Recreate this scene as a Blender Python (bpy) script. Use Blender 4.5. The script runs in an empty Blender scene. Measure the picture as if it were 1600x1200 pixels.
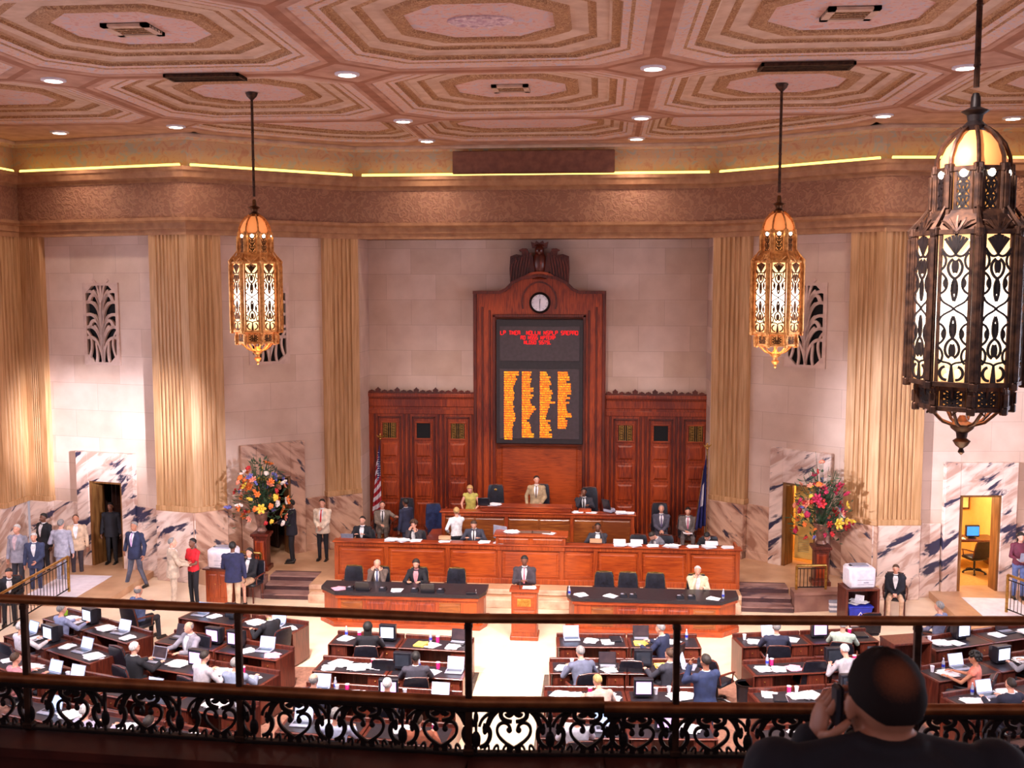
import bpy, bmesh, math, random
from mathutils import Vector, Matrix, Quaternion
random.seed(7)
PI = math.pi
def R(d): return math.radians(d)
S = bpy.context.scene
COL = S.collection
# ---------------------------------------------------------------- camera, world, lights, exposure
CAM = Vector((2.0, 0.0, 8.2))
PITCH = math.atan(152/1600); YAW = math.atan(140/math.hypot(1600, 152))
cd = bpy.data.cameras.new('camera'); cd.sensor_width = 36; cd.lens = 36.0; cd.clip_end = 200
cam = bpy.data.objects.new('camera', cd); COL.objects.link(cam)
cam.location = CAM; cam.rotation_euler = (PI/2-PITCH, 0, YAW)
cd.dof.use_dof = True; cd.dof.focus_distance = 22.0; cd.dof.aperture_fstop = 7.0
S.camera = cam
S.view_settings.view_transform = 'Standard'; S.view_settings.look = 'None'
S.view_settings.gamma = 1.0; S.view_settings.use_curve_mapping = False
S.view_settings.exposure = 0.35
W = bpy.data.worlds.new('world'); S.world = W; W.use_nodes = True
W.node_tree.nodes['Background'].inputs[0].default_value = (0.62, 0.50, 0.56, 1)
W.node_tree.nodes['Background'].inputs[1].default_value = 0.55

def add_light(kind, name, loc, target, energy, col, size=1.0, size_y=None, angle=60, blend=0.8):
    l = bpy.data.lights.new(name, kind); l.energy = energy; l.color = col
    if kind == 'AREA':
        l.size = size
        if size_y: l.shape = 'RECTANGLE'; l.size_y = size_y
    else:
        l.shadow_soft_size = size
    if kind == 'SPOT': l.spot_size = R(angle); l.spot_blend = blend
    o = bpy.data.objects.new(name, l); COL.objects.link(o); o.location = loc
    if target is not None:
        o.rotation_euler = (Vector(target)-Vector(loc)).to_track_quat('-Z', 'Y').to_euler()
    return o
# daylight that comes in through the tall windows of the two side walls
for sx in (-1, 1):
    for wy in (10.2, 16.2, 22.2):
        add_light('AREA', 'window_daylight', (sx*15.25, wy, 5.6), (sx*4.0, wy+1.0, 0.5), 430, (0.80, 0.82, 1.0), 2.6, 5.0)
# low sun through a window each side, landing on the bays by the corner doors
add_light('SPOT', 'window_sunbeam', (13.6, 8.6, 7.6), (-12.1, 27.6, 4.3), 150000, (0.86, 0.86, 1.0), 0.4, angle=7.5, blend=1.0)
add_light('SPOT', 'window_sunbeam', (13.6, 8.6, 7.0), (-10.8, 27.2, 2.0), 22000, (0.86, 0.86, 1.0), 0.5, angle=13, blend=1.0)
add_light('SPOT', 'window_sunbeam', (-13.6, 8.6, 6.4), (12.2, 27.3, 4.0), 60000, (0.84, 0.86, 1.0), 0.5, angle=15, blend=1.0)
# camera lamps of the chamber aimed from the ceiling on the well and the desks
for (x, y, tx, ty, e) in ((-6, 14.0, -0.2, 22.3, 5200), (6, 14.0, 0.6, 22.3, 5200), (-2.9, 8.5, -8.5, 19.5, 9500), (2.9, 8.5, 8.5, 19.5, 9500),
                          (-3, 14.0, -3.0, 19.0, 9000), (3, 14.0, 3.0, 19.0, 9000), (0, 17.0, 0.1, 30.0, 3800), (-1, 17.0, -0.2, 26.5, 1400), (0, 8.6, 0, 14.6, 3200)):
    add_light('SPOT', 'ceiling_flood', (x, y, 12.1), (tx, ty, 1.0), e, (1.0, 0.87, 0.82), 0.25, angle=52, blend=1.0)

# ---------------------------------------------------------------- pixel rays of the survey (1600 x 1200 frame)
_fw = Vector((-math.sin(YAW)*math.cos(PITCH), math.cos(YAW)*math.cos(PITCH), -math.sin(PITCH)))
_rt = Vector((math.cos(YAW), math.sin(YAW), 0)); _up = _rt.cross(_fw)
def ray(px, py): return _fw*1600 + _rt*(px-800) + _up*(600-py)
def at(px, py, z=0.0):
    d = ray(px, py); return CAM + d*((z-CAM.z)/d.z)
def aty(px, py, y):
    d = ray(px, py); return CAM + d*((y-CAM.y)/d.y)

# ---------------------------------------------------------------- materials
def lin(c):
    out = []
    for v in c[:3]:
        v /= 255.0
        out.append(v/12.92 if v <= 0.04045 else ((v+0.055)/1.055)**2.4)
    return (*out, 1)
_M = {}
def newmat(name):
    m = bpy.data.materials.new(name); m.use_nodes = True
    nt = m.node_tree; b = nt.nodes['Principled BSDF']
    return m, nt, b
def N(nt, t, **kw):
    n = nt.nodes.new(t)
    for k, v in kw.items():
        if k.startswith('i_'): n.inputs[k[2:].replace('_', ' ')].default_value = v
        else: setattr(n, k, v)
    return n
def coords(nt, stretch=(1, 1, 1), src='Object'):
    tc = N(nt, 'ShaderNodeTexCoord'); mp = N(nt, 'ShaderNodeMapping')
    nt.links.new(tc.outputs[src], mp.inputs[0]); mp.inputs['Scale'].default_value = stretch
    return mp
def ramp(nt, fac, stops):
    r = N(nt, 'ShaderNodeValToRGB'); e = r.color_ramp.elements
    while len(e) < len(stops): e.new(0.5)
    for i, (p, c) in enumerate(stops): e[i].position = p; e[i].color = c
    nt.links.new(fac, r.inputs[0]); return r
def bumpn(nt, b, h, strength, dist=0.02):
    n = N(nt, 'ShaderNodeBump'); n.inputs['Strength'].default_value = strength; n.inputs['Distance'].default_value = dist
    nt.links.new(h, n.inputs['Height']); nt.links.new(n.outputs[0], b.inputs['Normal'])
def pm(name, c1, c2=None, scale=6, rough=0.6, metal=0.0, bump=0.0, stretch=(1, 1, 1), spec=0.5, coat=0.0, lo=0.35, hi=0.65, detail=3):
    if name in _M: return _M[name]
    m, nt, b = newmat(name)
    if c2 is None: c2 = tuple(max(0, v*0.88) for v in c1)
    mp = coords(nt, stretch); no = N(nt, 'ShaderNodeTexNoise'); no.inputs['Scale'].default_value = scale; no.inputs['Detail'].default_value = detail
    nt.links.new(mp.outputs[0], no.inputs['Vector'])
    r = ramp(nt, no.outputs[0], [(lo, lin(c2)), (hi, lin(c1))])
    nt.links.new(r.outputs[0], b.inputs['Base Color'])
    b.inputs['Roughness'].default_value = rough; b.inputs['Metallic'].default_value = metal
    b.inputs['Specular IOR Level'].default_value = spec; b.inputs['Coat Weight'].default_value = coat
    b.inputs['Coat Roughness'].default_value = 0.25
    if bump: bumpn(nt, b, no.outputs[0], bump)
    _M[name] = m; return m
def wood(name, c1, c2, rough=0.35, axis='z', scale=3.0):
    if name in _M: return _M[name]
    m, nt, b = newmat(name)
    st = {'z': (9, 9, 0.9), 'x': (0.9, 9, 9)}[axis]
    mp = coords(nt, st); no = N(nt, 'ShaderNodeTexNoise'); no.inputs['Scale'].default_value = scale; no.inputs['Detail'].default_value = 5; no.inputs['Distortion'].default_value = 0.6
    nt.links.new(mp.outputs[0], no.inputs['Vector'])
    mp2 = coords(nt, (0.7, 0.7, 0.35)); n2 = N(nt, 'ShaderNodeTexNoise'); n2.inputs['Scale'].default_value = 1.3
    nt.links.new(mp2.outputs[0], n2.inputs['Vector'])
    mx = N(nt, 'ShaderNodeMath', operation='ADD'); nt.links.new(no.outputs[0], mx.inputs[0]); nt.links.new(n2.outputs[0], mx.inputs[1])
    r = ramp(nt, mx.outputs[0], [(0.75, lin(c2)), (1.0, lin(c1))])
    dv = N(nt, 'ShaderNodeMath', operation='MULTIPLY'); dv.inputs[1].default_value = 1.0
    nt.links.new(r.outputs[0], b.inputs['Base Color'])
    b.inputs['Roughness'].default_value = rough; b.inputs['Coat Weight'].default_value = 0.25; b.inputs['Coat Roughness'].default_value = 0.2
    r.color_ramp.elements[0].position = 0.40
    nt.links.remove(r.inputs[0].links[0])
    hf = N(nt, 'ShaderNodeMath', operation='MULTIPLY'); hf.inputs[1].default_value = 0.5
    nt.links.new(mx.outputs[0], hf.inputs[0]); nt.links.new(hf.outputs[0], r.inputs[0]); r.color_ramp.elements[1].position = 0.60
    _M[name] = m; return m
def emit(name, c, strength, base=None):
    if name in _M: return _M[name]
    m, nt, b = newmat(name)
    b.inputs['Base Color'].default_value = lin(base or c); b.inputs['Emission Color'].default_value = lin(c); b.inputs['Emission Strength'].default_value = strength
    _M[name] = m; return m
def glass(name, c, rough=0.1, alpha=0.35):
    if name in _M: return _M[name]
    m, nt, b = newmat(name); b.inputs['Base Color'].default_value = lin(c); b.inputs['Roughness'].default_value = rough
    b.inputs['Transmission Weight'].default_value = 1-alpha; b.inputs['IOR'].default_value = 1.3
    _M[name] = m; return m
def limestone():
    m, nt, b = newmat('limestone_blocks')
    tc = N(nt, 'ShaderNodeTexCoord'); sp = N(nt, 'ShaderNodeSeparateXYZ'); cb = N(nt, 'ShaderNodeCombineXYZ')
    nt.links.new(tc.outputs['Object'], sp.inputs[0]); nt.links.new(sp.outputs[0], cb.inputs[0]); nt.links.new(sp.outputs[2], cb.inputs[1])
    br = N(nt, 'ShaderNodeTexBrick'); br.inputs['Scale'].default_value = 1.0; br.inputs['Brick Width'].default_value = 1.55; br.inputs['Row Height'].default_value = 0.78
    br.inputs['Mortar Size'].default_value = 0.006; br.inputs['Bias'].default_value = 0.0
    br.inputs['Color1'].default_value = lin((218, 190, 176)); br.inputs['Color2'].default_value = lin((204, 174, 156)); br.inputs['Mortar'].default_value = lin((188, 160, 146))
    nt.links.new(cb.outputs[0], br.inputs['Vector'])
    no = N(nt, 'ShaderNodeTexNoise'); no.inputs['Scale'].default_value = 1.6; no.inputs['Detail'].default_value = 4; nt.links.new(tc.outputs['Object'], no.inputs['Vector'])
    r = ramp(nt, no.outputs[0], [(0.3, (0.84, 0.80, 0.78, 1)), (0.7, (1, 1, 1, 1))])
    mx = N(nt, 'ShaderNodeMix', data_type='RGBA', blend_type='MULTIPLY'); mx.inputs[0].default_value = 1.0
    nt.links.new(br.outputs[0], mx.inputs[6]); nt.links.new(r.outputs[0], mx.inputs[7]); nt.links.new(mx.outputs[2], b.inputs['Base Color'])
    b.inputs['Roughness'].default_value = 0.7; return m
def marble(name, base, base2, vein, vscale=0.9, rot=0.6, amount=0.56):
    m, nt, b = newmat(name)
    mp = coords(nt, (1, 1, 1)); mp.inputs['Rotation'].default_value = (0, rot, 0)
    mp2 = N(nt, 'ShaderNodeMapping'); mp2.inputs['Scale'].default_value = (0.55, 1, 1.9); nt.links.new(mp.outputs[0], mp2.inputs[0])
    no = N(nt, 'ShaderNodeTexNoise'); no.inputs['Scale'].default_value = vscale; no.inputs['Detail'].default_value = 6; no.inputs['Roughness'].default_value = 0.55; no.inputs['Distortion'].default_value = 0.45
    nt.links.new(mp2.outputs[0], no.inputs['Vector'])
    n2 = N(nt, 'ShaderNodeTexNoise'); n2.inputs['Scale'].default_value = 2.2; n2.inputs['Detail'].default_value = 5; n2.inputs['Distortion'].default_value = 0.8; nt.links.new(mp2.outputs[0], n2.inputs['Vector'])
    r2 = ramp(nt, n2.outputs[0], [(0.38, lin(base2)), (0.52, lin(base)), (0.66, lin(tuple(min(255, v*1.06) for v in base)))])
    r1 = ramp(nt, no.outputs[0], [(amount, (0, 0, 0, 1)), (amount+0.045, (1, 1, 1, 1))])
    mx = N(nt, 'ShaderNodeMix', data_type='RGBA'); nt.links.new(r1.outputs[0], mx.inputs[0]); nt.links.new(r2.outputs[0], mx.inputs[6]); mx.inputs[7].default_value = lin(vein)
    nt.links.new(mx.outputs[2], b.inputs['Base Color']); b.inputs['Roughness'].default_value = 0.28; return m
def carved(name, c1, c2, scale, bump=0.6, dist=0.08, rough=0.65):
    m, nt, b = newmat(name)
    mp = coords(nt); n0 = N(nt, 'ShaderNodeTexNoise'); n0.inputs['Scale'].default_value = scale*0.7; nt.links.new(mp.outputs[0], n0.inputs['Vector'])
    ad = N(nt, 'ShaderNodeMix', data_type='RGBA', blend_type='LINEAR_LIGHT'); ad.inputs[0].default_value = 0.35
    nt.links.new(mp.outputs[0], ad.inputs[6]); nt.links.new(n0.outputs[1], ad.inputs[7])
    w = N(nt, 'ShaderNodeTexVoronoi', feature='SMOOTH_F1'); w.inputs['Scale'].default_value = scale; nt.links.new(ad.outputs[2], w.inputs['Vector'])
    ml = N(nt, 'ShaderNodeMath', operation='MULTIPLY'); ml.inputs[1].default_value = 16.0; nt.links.new(w.outputs['Distance'], ml.inputs[0])
    sn = N(nt, 'ShaderNodeMath', operation='SINE'); nt.links.new(ml.outputs[0], sn.inputs[0])
    r = ramp(nt, sn.outputs[0], [(0.15, lin(c2)), (0.85, lin(c1))])
    nt.links.new(r.outputs[0], b.inputs['Base Color']); b.inputs['Roughness'].default_value = rough
    bumpn(nt, b, sn.outputs[0], bump, dist); return m
def painted(name, base, a, c, scale):
    m, nt, b = newmat(name); mp = coords(nt)
    v = N(nt, 'ShaderNodeTexVoronoi'); v.inputs['Scale'].default_value = scale; nt.links.new(mp.outputs[0], v.inputs['Vector'])
    n = N(nt, 'ShaderNodeTexNoise'); n.inputs['Scale'].default_value = scale*1.6; n.inputs['Detail'].default_value = 3; n.inputs['Distortion'].default_value = 1.5; nt.links.new(mp.outputs[0], n.inputs['Vector'])
    r = ramp(nt, n.outputs[0], [(0.36, lin(a)), (0.46, lin(base)), (0.56, lin(base)), (0.66, lin(c))])
    nt.links.new(r.outputs[0], b.inputs['Base Color']); b.inputs['Roughness'].default_value = 0.8; return m

STONE = limestone()
MARBLE = marble('pink_black_veined_marble', (218, 192, 180), (184, 146, 130), (52, 48, 70), 1.5, 0.6, .575)
MARBLE2 = marble('brown_veined_marble', (196, 156, 134), (152, 106, 86), (60, 50, 64), 1.5, -0.7, 0.575)
TRAV = pm('golden_travertine', (196, 150, 106), (164, 118, 74), 5, 0.6, stretch=(3, 3, 0.18), bump=0.15)
TRAVC = pm('pale_travertine', (214, 182, 152), (188, 150, 118), 4, 0.6, stretch=(2, 2, 0.4))
FRIEZE = carved('carved_frieze_stone', (158, 110, 82), (140, 94, 70), 5.0, 0.3, 0.03)
BAND = pm('brown_stone_band', (172, 124, 86), (148, 100, 68), 4, 0.6)
BANDD = pm('dark_brown_band', (128, 80, 60), (108, 62, 48), 5, 0.7)
C_BEAM = pm('ceiling_beam_paint', (190, 146, 124), (168, 122, 102), 2.5, 0.8)
C_CREAM = pm('ceiling_cream_paint', (208, 176, 154), (190, 156, 134), 3, 0.8)
C_OCHRE = carved('ceiling_ochre_carving', (196, 150, 108), (164, 116, 80), 9, 0.5, 0.03, 0.7)
C_STRIPE = pm('ceiling_brown_stripe', (160, 104, 78), (142, 90, 66), 3, 0.8)
C_PAINT = painted('ceiling_painted_ornament', (208, 172, 154), (184, 174, 186), (200, 150, 132), 5)
C_PANEL = painted('ceiling_rose_panel', (210, 172, 160), (188, 178, 190), (200, 146, 134), 4.2)
C_COVE = painted('cove_painted_scrolls', (206, 168, 138), (182, 176, 168), (198, 148, 124), 2.4)
WOOD = wood('red_brown_mahogany', (170, 68, 24), (104, 30, 12))
WOODX = wood('red_brown_mahogany_rail', (176, 74, 28), (116, 38, 14), axis='x')
WOODD = wood('dark_carved_mahogany', (112, 40, 20), (64, 18, 12))
WOODO = wood('orange_desk_mahogany', (174, 76, 27), (122, 43, 16))
WOODM = wood('member_desk_walnut', (116, 52, 36), (70, 26, 20))
BLACKTOP = pm('black_desk_leather', (42, 36, 44), (30, 26, 32), 20, 0.4)
LEATHER = pm('black_leather', (34, 34, 46), (22, 22, 30), 14, 0.35, bump=0.1)
LEATHB = pm('navy_leather', (40, 52, 92), (26, 34, 64), 10, 0.3)
BRASS = pm('brass', (206, 164, 92), (160, 120, 60), 12, 0.3, 1.0)
RAILM = pm('bronze_rail', (168, 104, 60), (128, 74, 42), 10, 0.36, 0.6)
IRON = pm('dark_wrought_iron', (34, 22, 22), (20, 12, 14), 20, 0.5, 0.4)
BRONZE = pm('antique_bronze', (120, 78, 44), (66, 40, 26), 12, 0.45, 0.8)
BRONZED = pm('dark_antique_bronze', (84, 56, 42), (44, 28, 24), 12, 0.5, 0.7)
GILT = pm('gilt_bronze', (226, 164, 96), (180, 116, 60), 14, 0.45, 0.75)
PAPER = pm('white_paper', (244, 240, 246), (228, 222, 232), 30, 0.8)
PAPERY = pm('yellow_paper', (240, 200, 96), (226, 180, 80), 30, 0.8)
PAPERP = pm('pink_paper', (240, 170, 190), (226, 150, 175), 30, 0.8)
PLASTW = pm('white_plastic', (232, 226, 236), (214, 208, 222), 8, 0.4)
PLASTG = pm('grey_plastic', (150, 150, 168), (128, 128, 148), 8, 0.4)
PLASTB = pm('black_plastic', (34, 34, 44), (24, 24, 32), 10, 0.35)
BLUEP = pm('blue_plastic', (44, 60, 190), (34, 46, 160), 6, 0.4)
MAG = pm('magenta_plastic', (226, 40, 130), (200, 30, 110), 6, 0.4)
GREENP = pm('lime_plastic', (170, 210, 60), (150, 190, 50), 6, 0.4)
CLEAR = glass('clear_bottle', (225, 230, 245), 0.08, 0.4)
SCREEN = emit('lit_screen_blue', (168, 200, 248), 1.0)
SCREENW = emit('lit_screen_white', (206, 216, 250), 1.15)
SCREENP = emit('lit_screen_lilac', (214, 170, 236), 1.2)
SCREEND = pm('dark_screen', (66, 52, 56), (50, 40, 48), 6, 0.2)
SKINA = pm('skin_light', (226, 168, 144), (212, 148, 126), 20, 0.55)
SKINB = pm('skin_brown', (122, 76, 56), (104, 62, 46), 20, 0.5)
SKINC = pm('skin_tan', (190, 128, 100), (176, 114, 88), 20, 0.55)
EYEW = pm('eye_white', (236, 232, 228), (226, 220, 214), 10, 0.3)
EYED = pm('eye_dark', (30, 20, 18), (24, 16, 14), 10, 0.2)
LIP = pm('lips', (168, 84, 80), (150, 72, 70), 10, 0.5)

# ---------------------------------------------------------------- mesh builder
class MB:
    def __init__(s): s.V = []; s.F = []; s.I = []; s.M = Matrix.Identity(4); s.mi = 0
    def add(s, vs, fs, mi=None):
        o = len(s.V); s.V += [tuple(s.M @ Vector(v)) for v in vs]
        s.F += [tuple(i+o for i in f) for f in fs]; s.I += [s.mi if mi is None else mi]*len(fs); return s
    def box(s, c, d, b=0.0, rz=0.0, mi=None):
        hx, hy, hz = d[0]/2, d[1]/2, d[2]/2; b = min(b, hx*.9, hy*.9, hz*.9)
        rot = Matrix.Rotation(rz, 3, 'Z') if rz else None
        def T(p):
            v = Vector(p)
            if rot: v = rot @ v
            return (v.x+c[0], v.y+c[1], v.z+c[2])
        if b <= 0:
            vs = [T((x*hx, y*hy, z*hz)) for x in (-1, 1) for y in (-1, 1) for z in (-1, 1)]
            fs = [(0,1,3,2),(4,6,7,5),(0,4,5,1),(2,3,7,6),(0,2,6,4),(1,5,7,3)]
            return s.add(vs, fs, mi)
        vs = []; ix = {}
        for x in (-1, 1):
            for y in (-1, 1):
                for z in (-1, 1):
                    for a in range(3):
                        p = [x*(hx-b), y*(hy-b), z*(hz-b)]; p[a] += (x, y, z)[a]*b
                        ix[(x, y, z, a)] = len(vs); vs.append(T(p))
        fs = []
        for a in range(3):
            o = [i for i in range(3) if i != a]
            for sg in (-1, 1):
                q = []
                for u, v in ((-1,-1),(1,-1),(1,1),(-1,1)):
                    k = [0,0,0]; k[a] = sg; k[o[0]] = u; k[o[1]] = v; q.append(ix[(*k, a)])
                fs.append(q)
        for a in range(3):
            o = [i for i in range(3) if i != a]
            for u in (-1, 1):
                for v in (-1, 1):
                    k0 = [0,0,0]; k1 = [0,0,0]; k0[a] = -1; k1[a] = 1
                    k0[o[0]] = k1[o[0]] = u; k0[o[1]] = k1[o[1]] = v
                    fs.append((ix[(*k0, o[0])], ix[(*k1, o[0])], ix[(*k1, o[1])], ix[(*k0, o[1])]))
        for x in (-1, 1):
            for y in (-1, 1):
                for z in (-1, 1): fs.append((ix[(x,y,z,0)], ix[(x,y,z,1)], ix[(x,y,z,2)]))
        return s.add(vs, fs, mi)
    def bx(s, x0, x1, y0, y1, z0, z1, b=0.0, mi=None):
        return s.box(((x0+x1)/2, (y0+y1)/2, (z0+z1)/2), (abs(x1-x0), abs(y1-y0), abs(z1-z0)), b, 0, mi)
    def cyl(s, p0, p1, r0, r1=None, n=12, mi=None):
        p0 = Vector(p0); p1 = Vector(p1); r1 = r0 if r1 is None else r1
        d = (p1-p0).normalized(); a = d.orthogonal().normalized(); b = d.cross(a)
        vs = []
        for p, r in ((p0, r0), (p1, r1)):
            for i in range(n):
                t = 2*PI*i/n; vs.append(p+(a*math.cos(t)+b*math.sin(t))*r)
        fs = [(i, (i+1) % n, n+(i+1) % n, n+i) for i in range(n)]
        fs.append(tuple(range(n))[::-1]); fs.append(tuple(range(n, 2*n)))
        return s.add(vs, fs, mi)
    def lathe(s, prof, n=16, c=(0, 0, 0), mi=None, sy=1.0):
        vs = []; fs = []
        for (r, z) in prof:
            for i in range(n):
                t = 2*PI*i/n; vs.append((c[0]+r*math.cos(t), c[1]+r*math.sin(t)*sy, c[2]+z))
        for k in range(len(prof)-1):
            for i in range(n):
                j = (i+1) % n; fs.append((k*n+i, k*n+j, (k+1)*n+j, (k+1)*n+i))
        fs.append(tuple(range(n))[::-1]); fs.append(tuple(range((len(prof)-1)*n, len(prof)*n)))
        return s.add(vs, fs, mi)
    def loft(s, rings, mi=None):
        n = len(rings[0]); vs = [v for r in rings for v in r]; fs = []
        for k in range(len(rings)-1):
            for i in range(n):
                j = (i+1) % n; fs.append((k*n+i, k*n+j, (k+1)*n+j, (k+1)*n+i))
        fs.append(tuple(range(n))[::-1]); fs.append(tuple(range((len(rings)-1)*n, len(rings)*n)))
        return s.add(vs, fs, mi)
    def tube(s, pts, r, n=8, mi=None):
        pts = [Vector(p) for p in pts]; rings = []; a = None
        for i, p in enumerate(pts):
            d = (pts[min(i+1, len(pts)-1)]-pts[max(i-1, 0)]).normalized()
            if a is None: a = d.orthogonal().normalized()
            a = (a-d*a.dot(d)); a = a.normalized() if a.length > 1e-6 else d.orthogonal().normalized()
            b = d.cross(a); rr = r[i] if isinstance(r, (list, tuple)) else r
            rings.append([p+(a*math.cos(2*PI*k/n)+b*math.sin(2*PI*k/n))*rr for k in range(n)])
        return s.loft(rings, mi)
    def ell(s, c, r, n=12, m=8, mi=None, rot=None):
        rings = []
        for k in range(m+1):
            t = PI*k/m; z = -math.cos(t); q = max(math.sin(t), 0.03); ring = []
            for i in range(n):
                a = 2*PI*i/n; v = Vector((math.cos(a)*q*r[0], math.sin(a)*q*r[1], z*r[2]))
                if rot is not None: v = rot @ v
                ring.append(v+Vector(c))
            rings.append(ring)
        return s.loft(rings, mi)
    def cap(s, p0, p1, r0, r1, n=12, mi=None):
        p0 = Vector(p0); p1 = Vector(p1); d = (p1-p0)
        if d.length < 1e-5: d = Vector((0, 0, 1e-3))
        d.normalize(); a = d.orthogonal().normalized(); b = d.cross(a); rings = []
        for p, r, ts in ((p0, r0, (-80, -50, -20)), (p1, r1, (20, 50, 80))):
            for t in ts:
                q = math.cos(R(t))*r; o = math.sin(R(t))*r
                rings.append([p+d*o+(a*math.cos(2*PI*k/n)+b*math.sin(2*PI*k/n))*q for k in range(n)])
        return s.loft(rings, mi)
    def prism(s, pts, y0, y1, mi=None):          # outline in x,z pulled along y
        n = len(pts); vs = [(x, y0, z) for x, z in pts]+[(x, y1, z) for x, z in pts]
        fs = [tuple(range(n)), tuple(range(n, 2*n))[::-1]]+[(i, (i+1) % n, n+(i+1) % n, n+i) for i in range(n)]
        return s.add(vs, fs, mi)
    def slab(s, pts, z0, z1, mi=None):           # outline in x,y pulled along z
        n = len(pts); vs = [(x, y, z0) for x, y in pts]+[(x, y, z1) for x, y in pts]
        fs = [tuple(range(n))[::-1], tuple(range(n, 2*n))]+[(i, (i+1) % n, n+(i+1) % n, n+i) for i in range(n)]
        return s.add(vs, fs, mi)
    def ribbon(s, pts, w, y0, y1, mi=None, w1=None):   # flat bar following a line in x,z
        L = []; Rr = []; n = len(pts)
        for i, (x, z) in enumerate(pts):
            a = pts[max(i-1, 0)]; b = pts[min(i+1, n-1)]; dx = b[0]-a[0]; dz = b[1]-a[1]; l = math.hypot(dx, dz) or 1
            ww = (w+(w1-w)*i/(n-1))/2 if w1 is not None else w/2
            L.append((x-dz/l*ww, z+dx/l*ww)); Rr.append((x+dz/l*ww, z-dx/l*ww))
        vs = []
        for i in range(n):
            for (p, y) in ((L[i], y0), (Rr[i], y0), (Rr[i], y1), (L[i], y1)): vs.append((p[0], y, p[1]))
        fs = [(0, 1, 2, 3), (4*n-4, 4*n-1, 4*n-2, 4*n-3)]
        for i in range(n-1):
            for k in range(4):
                j = (k+1) % 4; fs.append((4*i+k, 4*i+4+k, 4*i+4+j, 4*i+j))
        return s.add(vs, fs, mi)
    def build(s, name, mat, parent=None, smooth=False, ang=38):
        me = bpy.data.meshes.new(name); me.from_pydata(s.V, [], s.F)
        for m in (mat if isinstance(mat, (list, tuple)) else [mat]): me.materials.append(m)
        if any(s.I): me.polygons.foreach_set('material_index', s.I)
        bm = bmesh.new(); bm.from_mesh(me); bmesh.ops.recalc_face_normals(bm, faces=bm.faces); bm.to_mesh(me); bm.free()
        if smooth:
            me.polygons.foreach_set('use_smooth', [True]*len(me.polygons)); me.set_sharp_from_angle(angle=R(ang))
        o = bpy.data.objects.new(name, me); COL.objects.link(o)
        if parent is not None: o.parent = parent
        return o
def tag(o, label=None, cat=None, group=None, kind=None):
    if label: o['label'] = label
    if cat: o['category'] = cat
    if group: o['group'] = group
    if kind: o['kind'] = kind
    return o
def empty(name, loc=(0, 0, 0), rz=0.0, label=None, cat=None, group=None):
    o = bpy.data.objects.new(name, None); COL.objects.link(o); o.location = loc; o.rotation_euler = (0, 0, rz); o.empty_display_size = 0.1
    return tag(o, label, cat, group)
def struct(o, label=None): return tag(o, label, kind='structure')
_kids = {}
def kids(o): return [c for c in COL.objects if c.parent == o]
def tree_of(o): return (o, [tree_of(c) for c in kids(o)])
def copy_tree(t, parent=None):
    o, ch = t; c = o.copy(); COL.objects.link(c)
    if parent is not None: c.parent = parent
    for k in ch: copy_tree(k, c)
    return c
def place(t, used, loc, rz, label, cat, group=None, scale=None):
    """first call moves the pattern thing itself, later calls copy the whole thing"""
    o = t[0] if not used else copy_tree(t); used.append(1)
    o.location = loc; o.rotation_euler = (0, 0, rz)
    if scale: o.scale = (scale,)*3
    return tag(o, label, cat, group)
def spiral(cx, cz, r0, turns, a0=0.0, n=22, sgn=1, k=0.86):
    pts = []
    for i in range(n+1):
        t = i/n; a = a0+sgn*2*PI*turns*t; r = r0*(1-k*t); pts.append((cx+r*math.cos(a), cz+r*math.sin(a)))
    return pts
def arc(cx, cz, rx, rz_, a0, a1, n=14): return [(cx+rx*math.cos(R(a0+(a1-a0)*i/n)), cz+rz_*math.sin(R(a0+(a1-a0)*i/n))) for i in range(n+1)]
def bez(p0, p1, p2, p3, n=12):
    out = []
    for i in range(n+1):
        t = i/n; u = 1-t
        out.append((u**3*p0[0]+3*u*u*t*p1[0]+3*u*t*t*p2[0]+t**3*p3[0], u**3*p0[1]+3*u*u*t*p1[1]+3*u*t*t*p2[1]+t**3*p3[1]))
    return out
def mirror(pts): return [(-x, z) for x, z in pts]
# ================================================================= the room
DZ = 0.4                       # height of the marble dais at the rear of the chamber
CL = Vector((-14.6, 28.2)); BL = Vector((-9.15, 26.95)); AL = Vector((-5.2, 30.05))
AR = Vector((5.2, 30.05)); BR = Vector((9.15, 27.05)); CR = Vector((14.6, 27.6))
SL = Vector((-15.7, 5.2)); SR = Vector((15.7, 5.2)); BACKY = 31.3
PLAN = [SL, CL, BL, AL, AR, BR, CR, SR]
def frame(o, a, b):
    """stand a wall object on the line a-b: local x runs along it, local -y faces the room"""
    o.location = (a.x, a.y, 0); o.rotation_euler = (0, 0, math.atan2(b.y-a.y, b.x-a.x)); return o
def holes(mb, L, z0, z1, y0, y1, hs):
    xs = sorted({0, L, *[h[0] for h in hs], *[h[1] for h in hs]}); zs = sorted({z0, z1, *[h[2] for h in hs], *[h[3] for h in hs]})
    for i in range(len(xs)-1):
        for j in range(len(zs)-1):
            cx = (xs[i]+xs[i+1])/2; cz = (zs[j]+zs[j+1])/2
            if any(h[0] < cx < h[1] and h[2] < cz < h[3] for h in hs): continue
            mb.bx(xs[i], xs[i+1], y0, y1, zs[j], zs[j+1])
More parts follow.
